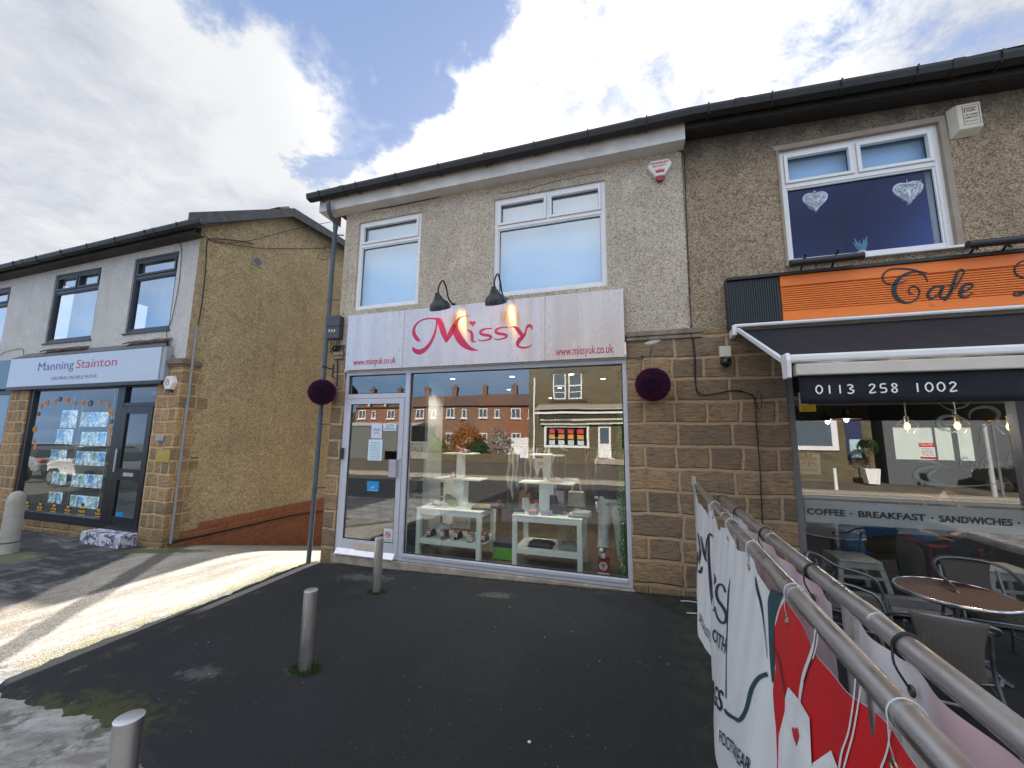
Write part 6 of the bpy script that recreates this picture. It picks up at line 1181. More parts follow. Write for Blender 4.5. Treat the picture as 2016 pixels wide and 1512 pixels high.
# ---------------------------------------------------------------- estate agent building (left)
XG = -8.37; ZL = 3.16
E_ = thing('estate_agent_building', 'white rendered estate agent building with brown pebbledash gable at the left of the photo', 'building', (-12, 0, -.35))
w3 = rect((269.8, 511.5), (355.8, 495.3), (247.9, 658.2), (337, 648), .03); w2 = rect((111.3, 544.6), (204, 525.7), (92.7, 676.8), (182, 668), .03); w1b = (w2[0]-4.25, at(26, 565, .03).x, at(6, 690, .03).z, at(26, 565, .03).z)
dx = at(230, 760, .03).x
SG = (at(62, 770).x-.0, at(315, 900).x, -.10, 2.72)
mb = MB(); wall(mb, -20, XG, ZL, 5.93, -.0, .15, (w1b, w2, w3)); mb.build('wall', WHT, E_)
mb = MB(); gy = [(0, -2.0), (9, -2.6), (9, 7.3), (3.6, 7.42), (1.95, 7.42), (0, 6.0)]
mb.add([(XG, y, z) for y, z in gy], [tuple(range(6))]); mb.build('gable_wall', PEB3, E_)
x0, x1 = SG[0], -9.02
mb = MB(); wall(mb, -20, XG+.03, -.9, ZL, -.03, .2, ((x0, x1, -.12, 2.95), (-19, x0-.75, -.12, 2.95))); mb.build('stone_wall', STNL, E_)
mb = MB(); mb.add([(XG+.03, -.03, -1), (XG+.03, .26, -1), (XG+.03, .26, ZL), (XG+.03, -.03, ZL)], [(0, 1, 2, 3)]); mb.add([(XG+.03, .26, -1), (XG, .26, -1), (XG, .26, ZL), (XG+.03, .26, ZL)], [(0, 1, 2, 3)])
for z, l in ((0, .42), (.5, .36), (1.0, .45), (1.5, .34), (2.2, .5), (2.7, .36)): mb.box(XG-.01, XG+.012, .26, l, z, z+.25)
mb.build('stone_quoins', stone('pale_sandstone_side', 'y', .34, .25, (1.25, 1.2, 1.05)), E_)
mb = MB(); mb.box(-9.05, XG+.06, -.10, .30, ZL-.10, ZL-.02); mb.box(-9.03, XG+.045, -.07, .28, ZL-.14, ZL-.10); mb.box(-9.0, XG+.035, -.05, .05, ZL-.02, ZL+.02); mb.build('pier_cap', M('weathered_cap', (.20, .165, .12), .85, 0, .4, 6), E_, bev=.01)
mb = MB(); mb.box(XG-.1, XG+.022, .26, 9, -3, -.165); mb.box(XG-.1, XG+.0225, .05, .26, -3, -.30); mb.build('brick_base', BRKY, E_)
mb = MB(); mb.box(XG-.1, XG+.035, .60, 9, -.165, -.055); mb.build('brick_coping', brick('brick_on_edge', 'y', (.35, .12, .05), (.26, .085, .04), (.28, .2, .15), .075, .25), E_, bev=.004)
mb = MB(); q = [atx(*p_, XG+.05) for p_ in ((330, 1072), (345, 1066), (420, 1050), (500, 1032), (560, 1018), (600, 1011), (640, 1006))]; mb.tube(catmull(q, 5), .018, 8); tag(mb.build('ground_cable', CABLE, smooth=True), 'thick black cable running along the brick base of the gable wall', 'cable')
window(E_, w3, .03, ANTH, .075, None, False, CURT, gm=GLU, sill=ANTH, bd=.35); window(E_, w2, .03, ANTH, .075, None, True, CURT, gm=GLU, sill=ANTH, bd=.35); window(E_, w1b, .03, ANTH, .075, None, True, CURT, gm=GLU, sill=ANTH, bd=.35)
# eaves + verge
gl0, gl1 = at(0, 527, -.30), at(396, 434, -.30); zg_ = gl1.z; GS = (gl1.z-gl0.z)/(gl1.x-gl0.x); ge = lambda x: gl1.z+GS*(x-gl1.x); gutter(E_, (-21, -.30, ge(-21)), (gl1.x+.05, -.30, gl1.z), r=.085, n=14)
xf = XG+.12; mb = MB(); mb.prism([(-21, -.21, ge(-21)-.15), (xf, -.21, ge(xf)-.15), (xf, -.21, ge(xf)-.02), (-21, -.21, ge(-21)-.02)], (0, .02, 0)); mb.prism([(-21, -.189, ge(-21)-.15), (xf, -.189, ge(xf)-.15), (xf, 0, ge(xf)-.15), (-21, 0, ge(-21)-.15)], (0, 0, .02)); mb.build('fascia_board', M('dark_brown_fascia', (.03, .028, .027), .6, 0, .3, 4), E_)
VG = M('weathered_grey_bargeboard', (.10, .10, .105), .7, 0, .35, 8)
a, b, c_, d_ = V((XG+.16, -.36, 5.93)), V((XG+.16, 1.97, 7.50)), V((XG+.16, 3.6, 7.60)), V((XG+.16, 9, 7.55))
mb = MB(); mb.prism([a+V((0, 0, -.16)), b+V((0, .0, -.20)), b+V((0, 0, .03)), a+V((0, 0, .10))], (.025, 0, 0)); mb.prism([b+V((0, .002, -.20)), c_+V((0, 0, -.2)), d_+V((0, 0, -.2)), d_, c_, b+V((0, .002, .03))], (.025, 0, 0)); mb.build('bargeboard', VG, E_)
mb = MB(); pr_ = lambda x: [(x, -.25, ge(x)+.005), (x, 1.97, 7.5+ge(x)-ge(XG)), (x, 3.6, 7.6+ge(x)-ge(XG)), (x, 9, 7.55), (x, 9, 7.45), (x, 3.6, 7.44), (x, 1.97, 7.35), (x, -.2, ge(x)-.06)]
mb.add(pr_(XG+.16)+pr_(-21), [tuple(range(8)), tuple(range(8, 16))]+[(i, (i+1) % 8, 8+(i+1) % 8, 8+i) for i in range(8)]); mb.build('roof', ROOF, E_)
mb = MB(); q = atx(568, 411, XG+.1); mb.prism([q+V((0, -.28, -.12)), q+V((0, .0, .07)), q+V((0, .28, -.06))], (-.3, 0, 0)); mb.build('ridge_tile', M('terracotta_grey', (.28, .24, .21), .8), E_)
mb = MB(); mb.box(XG-5, XG+.001+1.22, 9.0, 16, -3, 6.4); mb.build('rear_shadow_block', PEB3, E_)  # unseen block added behind the gable to cast shade on the driveway
mb = MB(); q = [atx(*p_, XG+.03) for p_ in ((508, 515),)][0]; mb.box(XG, XG+.02, q.y-.12, q.y+.12, q.z-.11, q.z+.11); o = mb.build('vent', M('vent_stone', (.34, .31, .28), .7), E_, bev=.004); mb = MB()
for i in range(-3, 4):
    for j in range(-3, 4):
        if abs(i)+abs(j) < 5: mb.box(XG+.0205, XG+.022, q.y+i*.028-.009, q.y+i*.028+.009, q.z+j*.026-.008, q.z+j*.026+.008)
mb.build('vent_hole', BLACK, o)
mb = MB(); P = [atx(*p_, XG+.07) for p_ in ((387, 645), (380, 700), (368, 800), (356, 900), (345, 1000), (337, 1070))]; ym = sum(p_.y for p_ in P)/6; mb.tube([V((XG+.07, ym, p_.z)) for p_ in P], .024, 10)
for p_ in P[:-1]: mb.tube([V((XG+.07, ym, p_.z-.02)), V((XG+.07, ym, p_.z+.02))], .03, 10)
mb.build('conduit', M('pale_grey_pipe', (.26, .28, .29), .45, 0, .15, 6), E_, smooth=True)
cable('black cable running down the edge of the brown gable wall', [(500, 480), (470, 474), (420, 470), (408, 478), (405, 530), (397, 600), (390, 640)], .010, X=XG+.03)
cable('thin black cable sagging across the top of the gable towards the downpipe', [(400, 458), (415, 474), (445, 479), (500, 472), (560, 456), (618, 443), (652, 437)], .009, X=XG+.1)
cable('second thin cable crossing the upper gable almost level', [(420, 473), (470, 483), (520, 489), (580, 489), (640, 488), (655, 485)], .008, X=XG+.03)
cable('black cables coiled against the gable beside the downpipe', [(652, 478), (642, 484), (643, 496), (655, 496), (652, 505), (636, 512), (626, 505), (632, 498)], .008, X=XG+.1)
cable('loose cable down the white corner of the estate agent building', [(345, 468), (352, 476), (357, 495), (352, 560), (340, 620), (334, 640), (328, 655), (333, 690), (345, 706)], .006, -.015)
cable('sagging thin cable on the white wall at the far left', [(0, 700), (12, 692), (40, 686), (46, 690), (46, 700)], .005, -.015)
# tiles peeping above sign
TC = M('old_clay_tile', (.19, .13, .11), .85, 0, .3, 10)
for i, (a_, b_) in enumerate(((85, 170), (248, 335))):
    q0, q1 = at(a_, 690 if i == 0 else 672, -.05), at(b_, 684 if i == 0 else 666, -.05); mb = MB(); n_ = 4; zt_ = 3.60
    mb.grid(lambda u, v: V((q0.x+(q1.x-q0.x)*u, -.01-.1*v, zt_+.035*abs(sin(u*pi*2.2))**.7-.05*v)), 40, 2); tag(mb.build('clay_tiles', TC, smooth=True, thick=.015), 'row of curved clay tiles above the estate agent sign, under the '+('middle' if i == 0 else 'right-hand')+' upstairs window', 'tiles')
# sign
YL = -.14
lx0 = (at(20, 709.9, YL).x+at(13.5, 764.5, YL).x)/2; lx1 = (at(317, 680.2, YL).x+at(312, 746, YL).x)/2; lz1 = (at(20, 709.9, YL).z+at(317, 680.2, YL).z)/2; lz0 = (at(13.5, 764.5, YL).z+at(312, 746, YL).z)/2
T = thing('shop_sign', 'glossy pale estate agent fascia sign lettered Manning Stainton', 'sign', ((lx0+lx1)/2, YL, lz0)); mb = MB(); mb.box(lx0, lx1, YL, YL+.02, lz0, lz1)
t = NT('glossy_pale_sign'); p = t.pos(); SGN = t.bsdf((.50, .54, .60, 1), .06, .1, nrm=t.bump(t.noise(t.scale(p, (.6, 1, 1.4)), .9, 2), .3, .06)); mb.build('panel', SGN, T, bev=.004)
mb = MB(); mb.box(lx0, lx1+.12, YL+.021, -.0, lz0-.005, lz1+.01); mb.build('casing', M('grey_casing', (.33, .35, .38), .4), T); mb = MB(); mb.prism([(lx0+.1, YL, lz1+.012), (lx0+.3, -.005, lz1+.14), (lx1-.1, -.005, lz1+.14), (lx1+.1, YL, lz1+.012)], (0, .01, 0)); mb.prism([(lx0, YL, lz1+.010), (lx1+.1, YL, lz1+.010), (lx1-.1, -.005, lz1+.14), (lx0+.3, -.005, lz1+.14)], (0, 0, .01)); mb.build('lead_flashing', M('lead_grey', (.12, .125, .13), .6), T); mb = MB(); mb.box(lx0, lx1+.1, YL+.0, -.031, lz0-.07, lz0-.006); mb.build('shutter_box', BLACK, T)
BL_ = M('royal_blue_letters', (.045, .06, .32), .4); MG_ = M('pink_red_letters', (.45, .03, .09), .4); q = [at(*p_, YL-.002) for p_ in ((74, 730), (144, 728), (149, 725), (229, 720))]; zz = (q[0].z+q[3].z)/2
tx(T, 'Manning', BL_, q[0].x, q[1].x, zz, .20, YL-.002); tx(T, 'Stainton', MG_, q[2].x, q[3].x, zz, .20, YL-.002); q = [at(*p_, YL-.002) for p_ in ((101, 748), (190, 744))]; tx(T, 'HELPING PEOPLE MOVE', M('slate_letters', (.10, .12, .2), .5), q[0].x, q[1].x, (q[0].z+q[1].z)/2, .075, YL-.002)
T = thing('shop_sign', 'blank teal-grey fascia sign cut by the left edge of the photo', 'sign', (lx0-2, YL, lz0)); mb = MB(); mb.box(lx0-5, lx0-.02, YL+.01, -.0, lz0-.03, lz1-.0); mb.build('panel', M('teal_sign', (.05, .13, .17), .2), T, bev=.004)
# estate agent window, door
zb, zt_ = SG[2], 2.66; MBK = M('black_frame', (.012, .012, .016), .35)
xm0, xm1 = at(232, 780, .0).x, at(246, 780, .0).x; zr = at(280, 796).z
mb = MB(); mb.box(x0, x0+.13, .0, .12, zb, zt_+.1); mb.box(x1-.07, x1, .0, .12, zb-.05, zt_+.1); mb.box(xm0, xm1, -.004, .116, zb, zt_+.1); mb.box(x0+.13, xm0, .002, .12, zb, zb+.09); mb.box(x0, x1, .003, .12, zt_, zt_+.3); mb.box(xm1, x1-.07, .001, .12, zr-.04, zr+.04); ef = mb.build('shopfront_frame', MBK, E_, bev=.004)
mb = MB(); mb.add([(x0+.1, .05, zb+.05), (xm0+.02, .05, zb+.05), (xm0+.02, .05, zt_), (x0+.1, .05, zt_)], [(0, 1, 2, 3)]); mb.build('display_pane', GLL, ef); mb = MB(); mb.add([(xm1, .05, zr), (x1-.05, .05, zr), (x1-.05, .05, zt_), (xm1, .05, zt_)], [(0, 1, 2, 3)]); mb.build('fanlight_pane', GLL, ef)
mb = MB(); a, b = xm1+.01, x1-.075; zd0, zd1 = zb-.04, zr-.045; frame(mb, a, b, zd0, zd1, -.01, .14, .05); zm = at(265, 935).z; mb.box(a+.14, b-.14, -.009, .038, zm-.11, zm+.11); mb.box(a+.14, b-.14, -.009, .038, zd0+.14, zd0+.22); ed = mb.build('door', MBK, E_, bev=.005)
mb = MB(); mb.add([(a+.1, .02, zd0+.1), (b-.1, .02, zd0+.1), (b-.1, .02, zd1-.1), (a+.1, .02, zd1-.1)], [(0, 1, 2, 3)]); mb.build('door_pane', GLL, ed); mb = MB(); mb.box((a+b)/2-.16, (a+b)/2+.14, -.014, -.0095, zm-.035, zm+.035); mb.build('letter_plate', M('silver_plate', (.55, .55, .52), .35, .6), ed)
mb = MB(); mb.box(a+.03, a+.07, -.045, -.03, zm+.05, zm+.5); mb.box(a+.04, a+.06, -.03, -.01, zm+.08, zm+.1); mb.box(a+.04, a+.06, -.03, -.01, zm+.44, zm+.46); mb.build('door_handle', STEEL, ed)
mb = MB(); mb.box(x0-.02, x1, -.04, .10, zb-.06, zb-.001); mb.build('window_ledge', MBK, E_); 
mb = MB(); q = [at(196, 1045, -.35), at(295, 1055, -.35)]; mb.box(a-.15, x1+.02, -.30, -.03, -.48, zb-.065)
t = NT('peeling_white_step'); p = t.pos(); n = t.noise(p, 7, 8, .75, 1); STP = t.bsdf(t.mix(t.mr(n, .48, .54), (.62, .62, .66), (.07, .075, .20)), .8, nrm=t.bump(n, .6, .01)); tag(mb.build('door_step', STP, bev=.012), 'peeling white and blue painted step below the estate agent door', 'step')
mb = MB(); q0, q1 = at(309, 885, -.04), at(333, 911, -.04); mb.box(q0.x, q1.x, -.045, -.031, q1.z, q0.z); o = tag(mb.build('brass_plaque', M('brass_sheet', (.50, .36, .08), .4, .5), bev=.002), 'small square brass plaque on the stone pier right of the estate agent door', 'plaque'); mb = MB(); mb.box(at(309, 861, -.04).x, at(324, 861, -.04).x, -.06, -.031, at(315, 868, -.04).z, at(315, 857, -.04).z); tag(mb.build('intercom', M('chain_steel'), bev=.004), 'small silver intercom box above the brass plaque', 'intercom')
c = at(334, 754, -.08); T = thing('alarm_box', 'ivory hexagonal alarm box with faint red emblem on the estate agent pier', 'alarm box', tuple(c)); P = [(-.16, .0), (-.08, .15), (.08, .15), (.16, .0), (.08, -.14), (-.08, -.14)]; k = 6
mb = MB(); P0 = [V((c.x+x, -.03, c.z+z)) for x, z in P]; P1 = [V((c.x+x*.86, -.11, c.z+z*.86)) for x, z in P]; mb.add(P0+P1, [tuple(range(k)), tuple(range(k, 2*k))]+[(i, (i+1) % k, k+(i+1) % k, k+i) for i in range(k)]); mb.build('cover', M('ivory_white'), T, bev=.01); mb = MB(); mb.tube([V((c.x-.02+.05*cos(i*pi/3+.5), -.112, c.z+.02+.06*sin(i*pi/3+.5))) for i in range(7)], .005, 5); mb.tube([V((c.x-.06, -.112, c.z-.05)), V((c.x-.02, -.112, c.z+.06)), V((c.x+.03, -.112, c.z-.04))], .005, 5); mb.build('emblem', M('faded_red', (.5, .2, .2), .5), T); mb = MB(); mb.box(c.x-.07, c.x+.07, -.10, -.04, c.z-.165, c.z-.141); mb.build('strobe_lens', BLACK, T)
# interior + window cards
room(E_, x0-.3, x1+.3, .2, 5, zb-.02, 2.75, M('agent_wall', (.10, .11, .115), .8), M('agent_floor', (.07, .08, .09), .4), M('agent_ceiling', (.2, .2, .2), .8))
for x, y in ((-11.5, 1.8), (-10.0, 3.0)):
    T = thing('ceiling_tube_light', 'lit ceiling strip light inside the estate agent, '+('nearer the window' if y < 2 else 'further back'), 'strip light', (x, y, 2.7)); mb = MB(); mb.box(x-.6, x+.6, y-.03, y+.03, 2.68, 2.70); e = NT('lit_tube'); k_ = e.n('Emission', {0: (1, .97, .9, 1), 1: 5.0}); e.t.links.new(k_.outputs[0], e.out.inputs[0]); mb.build('tube', e.m, T)
    l = bpy.data.lights.new('strip', 'AREA'); l.energy = 12; l.size = 1; l.size_y = .1; l.shape = 'RECTANGLE'; lo = bpy.data.objects.new('strip_light', l); C.objects.link(lo); lo.parent = T; lo.location = (0, 0, -.05)
CRD = [NT('backlit_card_'+n_) for n_ in ('blue', 'pale', 'green')]
for t, c_ in zip(CRD, ((.20, .42, .75), (.55, .68, .80), (.34, .50, .50))):
    p = t.obj(); v = t.n('TexVoronoi', {'Vector': t.scale(p, (14, 1, 18)), 'Scale': 1.0}, distance='CHEBYCHEV'); cc = t.mix(t.n('SeparateColor', {0: v.outputs[1]}).outputs[0], tuple(x*.25 for x in c_), c_)
    b = t.n('BsdfPrincipled', {'Base Color': cc, 'Emission Color': cc, 'Emission Strength': .28}); t.t.links.new(b.outputs[0], t.out.inputs[0])
k = 0
cards = [(100, 127, 885, 905), (103, 126, 928, 955), (96, 118, 968, 992), (150, 203, 888, 918), (142, 197, 932, 962), (138, 190, 974, 1003), (112, 138, 845, 875), (160, 205, 850, 878), (160, 208, 812, 840), (122, 146, 808, 842)]
for i, (a, b, c0, c1) in enumerate(cards):
    q0, q1 = at(a, c0, .35), at(b, c1, .35); xx0, xx1, z0_, z1_ = q0.x, q1.x, min(q0.z, q1.z), max(q0.z, q1.z)
    if z1_-z0_ < .15: z0_ = z1_-.28
    T = thing('property_display', 'backlit house-photo panel in the estate agent window, '+('small one on the left, upper', 'small one on the left, middle row', 'small one on the left, bottom row', 'wide one level with the door letter plate', 'wide one in the middle row', 'wide one in the bottom row', 'small one level with the brass plaque', 'wide one above the white car reflection', 'wide one topmost', 'pink-tinted one topmost left')[i], 'display panel', (xx0, .35, z0_), 'backlit property panels'); mb = MB(); mb.box(xx0, xx1, .36, .37, z0_, z1_); mb.build('frame', CRD[1].m, T); n_ = max(1, round((xx1-xx0)/.28))
    for j in range(n_):
        w_ = (xx1-xx0)/n_; mb = MB(); mb.box(xx0+j*w_+.02, xx0+(j+1)*w_-.02, .352, .358, z0_+(z1_-z0_)*.3, z1_-.02); mb.build('photo', CRD[(i+j) % 3].m, T); mb = MB(); mb.box(xx0+j*w_+.02, xx0+(j+1)*w_-.02, .352, .358, z0_+.02, z0_+(z1_-z0_)*.25); mb.build('caption', CRD[1].m, T)
mb = MB()
for px in (128, 147, 208, 218): q = at(px, 900, .37); mb.cyl((q.x, .37, zb+.1), (q.x, .37, 2.6), .004, n=6)
tag(mb.build('display_wires', CHROME), 'thin steel wires holding the estate agent window panels', 'wires')
BCH = M('beech_card', (.62, .52, .35), .6, emit=(.62, .52, .35), es=.1); bq = [at(139, 846, 1.4), at(163, 878, 1.4)]; mb = MB(); mb.box(bq[0].x, bq[1].x, 1.4, 1.45, bq[1].z, bq[0].z); tag(mb.build('notice_board', BCH), 'pale yellow lit board deep inside the estate agent office', 'board')
YO, BO = M('sticker_yellow', (.75, .42, .05), .5), M('sticker_black', (.02, .015, .015), .5)
for i, px in enumerate((52, 78, 105, 132, 160, 192)):
    q = at(px, 997+i*4.2, .045); s = .11 if i != 4 else .13
    T = thing('window_sticker', ('first', 'second', 'third', 'fourth', 'fifth', 'sixth')[i]+' haunted castle sticker from the left along the bottom of the estate agent window', 'window sticker', tuple(q), 'haunted castle stickers'); sil = [(-1, -.8), (-1, .1), (-.8, .5), (-.6, .1), (-.45, .1), (-.45, .7), (-.2, 1.2), (-.05, .8), (0, 1.7), (.1, .8), (.25, 1.2), (.45, .7), (.45, .1), (.65, .1), (.8, .5), (1, .1), (1, -.8)]
    z_ = SG[2]+.10+s*.8+.02; mb = MB(); mb.prism([V((q.x+a*s, .045, z_+b*s)) for a, b in sil], (0, -.001, 0)); mb.build('silhouette', BO, T); mb = MB()
    for a, b in ((-.7, -.2), (-.25, -.25), (.25, -.25), (.7, -.2), (0, .35), (-.3, .45), (.3, .45)): mb.box(q.x+(a-.13)*s, q.x+(a+.13)*s, .0425, .0435, z_+(b-.22)*s, z_+(b+.2)*s)
    mb.box(q.x-.95*s, q.x+.95*s, .0425, .0435, z_-.8*s, z_-.68*s); mb.build('yellow_window', YO, T)
pts = [(76, 815), (80, 800), (92, 793), (108, 790), (118, 786), (132, 788), (147, 794), (162, 793), (178, 794), (196, 792), (212, 797), (218, 812), (219, 830), (217, 845), (219, 858), (218, 872), (217, 885), (68, 845), (66, 868), (69, 880)]
for i, (px, py) in enumerate(pts):
    q = at(px, py, .045); s = .055+.02*((i*7) % 3)/2
    T = thing('window_sticker', 'orange pumpkin lantern sticker on the estate agent window, number '+('one', 'two', 'three', 'four', 'five', 'six', 'seven', 'eight', 'nine', 'ten', 'eleven', 'twelve', 'thirteen', 'fourteen', 'fifteen', 'sixteen', 'seventeen', 'eighteen', 'nineteen', 'twenty')[i]+' of the arch', 'window sticker', tuple(q), 'pumpkin stickers in an arch'); mb = MB(); mb.prism([V((q.x+s*(1+.08*cos(6*a))*cos(a), .045, q.z+s*.85*sin(a))) for a in [k*pi/12 for k in range(24)]], (0, -.001, 0)); mb.build('pumpkin', M('sticker_orange', (.72, .26, .03), .5) if i % 4 else BO, T)
    mb = MB(); 
    for sx in (-.4, .4): mb.prism([V((q.x+(sx-.2)*s, .0435, q.z+.05*s)), V((q.x+(sx+.2)*s, .0435, q.z+.05*s)), V((q.x+sx*s, .0435, q.z+.45*s))], (0, -.001, 0))
    mb.prism([V((q.x-.5*s, .0435, q.z-.15*s)), V((q.x+.5*s, .0435, q.z-.15*s)), V((q.x, .0435, q.z-.5*s))], (0, -.001, 0)); mb.build('face', BO if i % 4 else YO, T)
for lab, px0, py0, px1, py1, m_ in (('small blue sticker low on the estate agent door', 228, 1008, 241, 1018, M('sky_blue_vinyl')), ('narrow white notice at the lower right of the estate agent door', 275, 1005, 283, 1023, PAPER), ('small yellow sticker beside the handle level of the estate agent door', 286, 911, 294, 922, YO)): notice(lab, px0, py0, px1, py1, .012, m_, [])
mb = MB(); mb.box(-19, x0-.75, .2, .3, -.12, 2.95); mb.build('neighbour_interior', M('neighbour_dark', (.05, .055, .06), .9), E_); mb = MB(); frame(mb, -19, x0-.75, -.12, 2.7, .0, .1, .1); o_ = mb.build('neighbour_frame', MBK, E_); mb = MB(); mb.add([(-18.9, .05, 0), (x0-.85, .05, 0), (x0-.85, .05, 2.6), (-18.9, .05, 2.6)], [(0, 1, 2, 3)]); mb.build('pane', GLL, o_)
# stone bollard
p = gpg(14, 1088); SB = M('pale_concrete_bollard', (.42, .40, .36), .85, 0, .25, 5, .5); zt2_ = at(42, 967, p.y).z; T = thing('concrete_bollard', 'thick pale concrete bollard with domed top at the left edge', 'bollard', tuple(p)); mb = MB(); r = .118; H_ = max(.7, zt2_-p.z); mb.lathe(p, [(r*1.15, -.05), (r*1.08, .1), (r, .3), (r*.97, H_*.82), (r*.9, H_*.9), (r*.65, H_*.97), (r*.3, H_*.995), (.002, H_)], 32); mb.build('shaft', SB, T, smooth=True)
mb = MB(); mb.lathe(p, [(r*1.09, .17), (r*1.095, .18), (r*1.07, .19)], 32); mb.build('crack_band', M('dark_joint', (.1, .09, .07), .9), T)
# ---------------------------------------------------------------- across the road (seen in the windows)
HB = brick('terrace_brick', 'x', (.33, .14, .07), (.25, .11, .06), (.3, .24, .18)); HR = M('brown_tile_roof', (.16, .09, .06), .8, 0, .2, 1)
OST = brick('dark_coursed_stone', 'x', (.17, .135, .075), (.10, .085, .05), (.05, .042, .03), .42, .14, .012); WGL = glass('far_window_glass', .25, (.5, .55, .6)); DKR = M('dark_room', (.04, .045, .05), .9)
xs = [-29.6-4.15, -29.6, -25.45, -21.4, -17.35, -13.4, -9.2]; YH = -36
def far_window(par, xa, xb, za, zb_, Y, bars=1):
    mb = MB(); frame(mb, xa, xb, za, zb_, Y-.0, .09, .12); xm = (xa+xb)/2
    if bars: mb.box(xm-.04, xm+.04, Y+.01, Y+.11, za+.09, zb_-.09)
    o = mb.build('window', UPVC, par); mb = MB(); mb.box(xa+.05, xb-.05, Y+.03, Y+.04, za+.05, zb_-.05); mb.build('pane', M('far_pane', (.10, .13, .16), .12), o); mb = MB(); mb.box(xa-.12, xb+.12, Y-.02, Y+.18, za-.12, za-.005); mb.build('sill', UPVC, o)
def door_(par, xa, xb, za, zb_, Y, m): mb = MB(); mb.box(xa, xb, Y-.02, Y+.06, za, zb_); return mb.build('door', m, par)
for i in range(6):
    a, b = xs[i], xs[i+1]; hb = [(.30, .12, .07), (.34, .13, .06), (.26, .13, .08), (.24, .14, .09), (.30, .15, .09), (.33, .12, .06)][i]
    T = thing('terrace_house', ('first', 'second', 'third', 'fourth', 'fifth', 'sixth')[i]+' brick terraced house from the left in the shop window reflection, brown roof and chimney', 'house', ((a+b)/2, YH, -.3), 'brick terrace across the road')
    mb = MB(); mb.box(a+.002, b-.002, YH-7, YH, -.5, 5.2); mb.build('wall', brick('house_brick_%d' % i, 'x', hb, tuple(x*.75 for x in hb), (.3, .24, .18)), T)
    mb = MB(); mb.prism([(a+.003, YH+.3, 5.15), (a+.003, YH-3.2, 6.75+.0), (a+.003, YH-7.2, 5.15)], (b-a-.006, 0, 0)); mb.build('roof', M('roof_tile_%d' % (i % 2), ((.17, .085, .055), (.13, .085, .07))[i % 2], .8, 0, .2, 1), T)
    mb = MB(); mb.box(a-.32, a+.32, YH-3.5, YH-2.9, 6.0, 7.7); mb.box(a-.38, a+.38, YH-3.56, YH-2.84, 7.7, 7.85); mb.cyl((a-.12, YH-3.2, 7.85), (a-.12, YH-3.2, 8.2), .1); mb.cyl((a+.15, YH-3.2, 7.85), (a+.15, YH-3.2, 8.15), .1); mb.build('chimney', brick('chimney_brick', 'x', (.22, .12, .08), (.15, .09, .07)), T)
    far_window(T, a+.5, a+1.6, 3.75, 4.85, YH, 1); far_window(T, a+2.5, a+3.05, 3.75, 4.75, YH, 0); far_window(T, a+.5, a+1.6, .9, 2.1, YH, 1); door_(T, a+2.4, a+3.2, -.3, 1.8, YH, (UPVC, M('green_door', (.03, .1, .06)), M('navy_door', (.02, .03, .1)))[i % 3])
# stone shop across the road
YO_ = -24; T = thing('stone_shop', 'dark coursed stone corner shop with white shopfront reflected in the Missy window', 'building', (-2, YO_, 0)); X0, X1 = -7.72, 6
mb = MB(); wall(mb, X0, X1, -.4, 9.5, YO_, -.3, ((-5.75, -4.75, 4.6, 6.6), (-4.55, -3.55, 4.6, 6.6), (-6.5, -3.1, .85, 2.62), (-2.45, -1.45, .2, 2.62), (-.7, 2.6, .85, 2.62), (.0, 1.0, 4.6, 6.6), (1.2, 2.2, 4.6, 6.6))); mb.add([(X0, YO_, -.4), (X0, YO_-8, -.4), (X0, YO_-8, 9.5), (X0, YO_, 9.5)], [(0, 1, 2, 3)]); mb.add([(X1, YO_, -.4), (X1, YO_-8, -.4), (X1, YO_-8, 9.5), (X1, YO_, 9.5)], [(0, 1, 2, 3)]); mb.build('wall', OST, T)
mb = MB(); mb.box(X0+.2, X1-.2, YO_-3, YO_-2.9, 0, 9); mb.box(X0+.2, X1-.2, YO_-2.9, YO_-.31, 2.9, 3.0); mb.build('interior_wall', DKR, T)
mb = MB(); mb.prism([(X0-.2, YO_+.5, 9.4), (X0-.2, YO_-4, 12), (X0-.2, YO_-8.4, 9.4)], (X1-X0+.4, 0, 0)); mb.build('roof', ROOF, T)
for xa in (-5.75, -4.55, 0, 1.2): 
    mb = MB(); frame(mb, xa, xa+1.0, 4.6, 6.6, YO_-.12, .09, .1); mb.box(xa+.09, xa+.91, YO_-.11, YO_-.03, 5.55, 5.65); mb.box(xa+.09, xa+.91, YO_-.11, YO_-.03, 5.1, 5.15); o = mb.build('window', UPVC, T); mb = MB(); mb.box(xa+.05, xa+.95, YO_-.1, YO_-.09, 4.65, 6.55); mb.build('pane', M('far_pane'), o)
mb = MB(); mb.box(-6.1, -3.2, YO_+.002, YO_+.15, 4.42, 4.58); mb.box(-6.1, -3.2, YO_+.002, YO_+.1, 6.6, 6.9); mb.build('window_lintel', M('sooty_stone', (.09, .075, .06), .9), T)
mb = MB(); mb.box(-6.75, 5.5, YO_+.002, YO_+.28, 2.65, 3.4); o = mb.build('shop_fascia', M('cream_fascia', (.62, .60, .50), .5), T); tx(o, 'william h brown', INK, -6.5, -4.3, 2.95, .26, YO_+.285, .01)
o2 = bpy.data.objects[o.name]; 
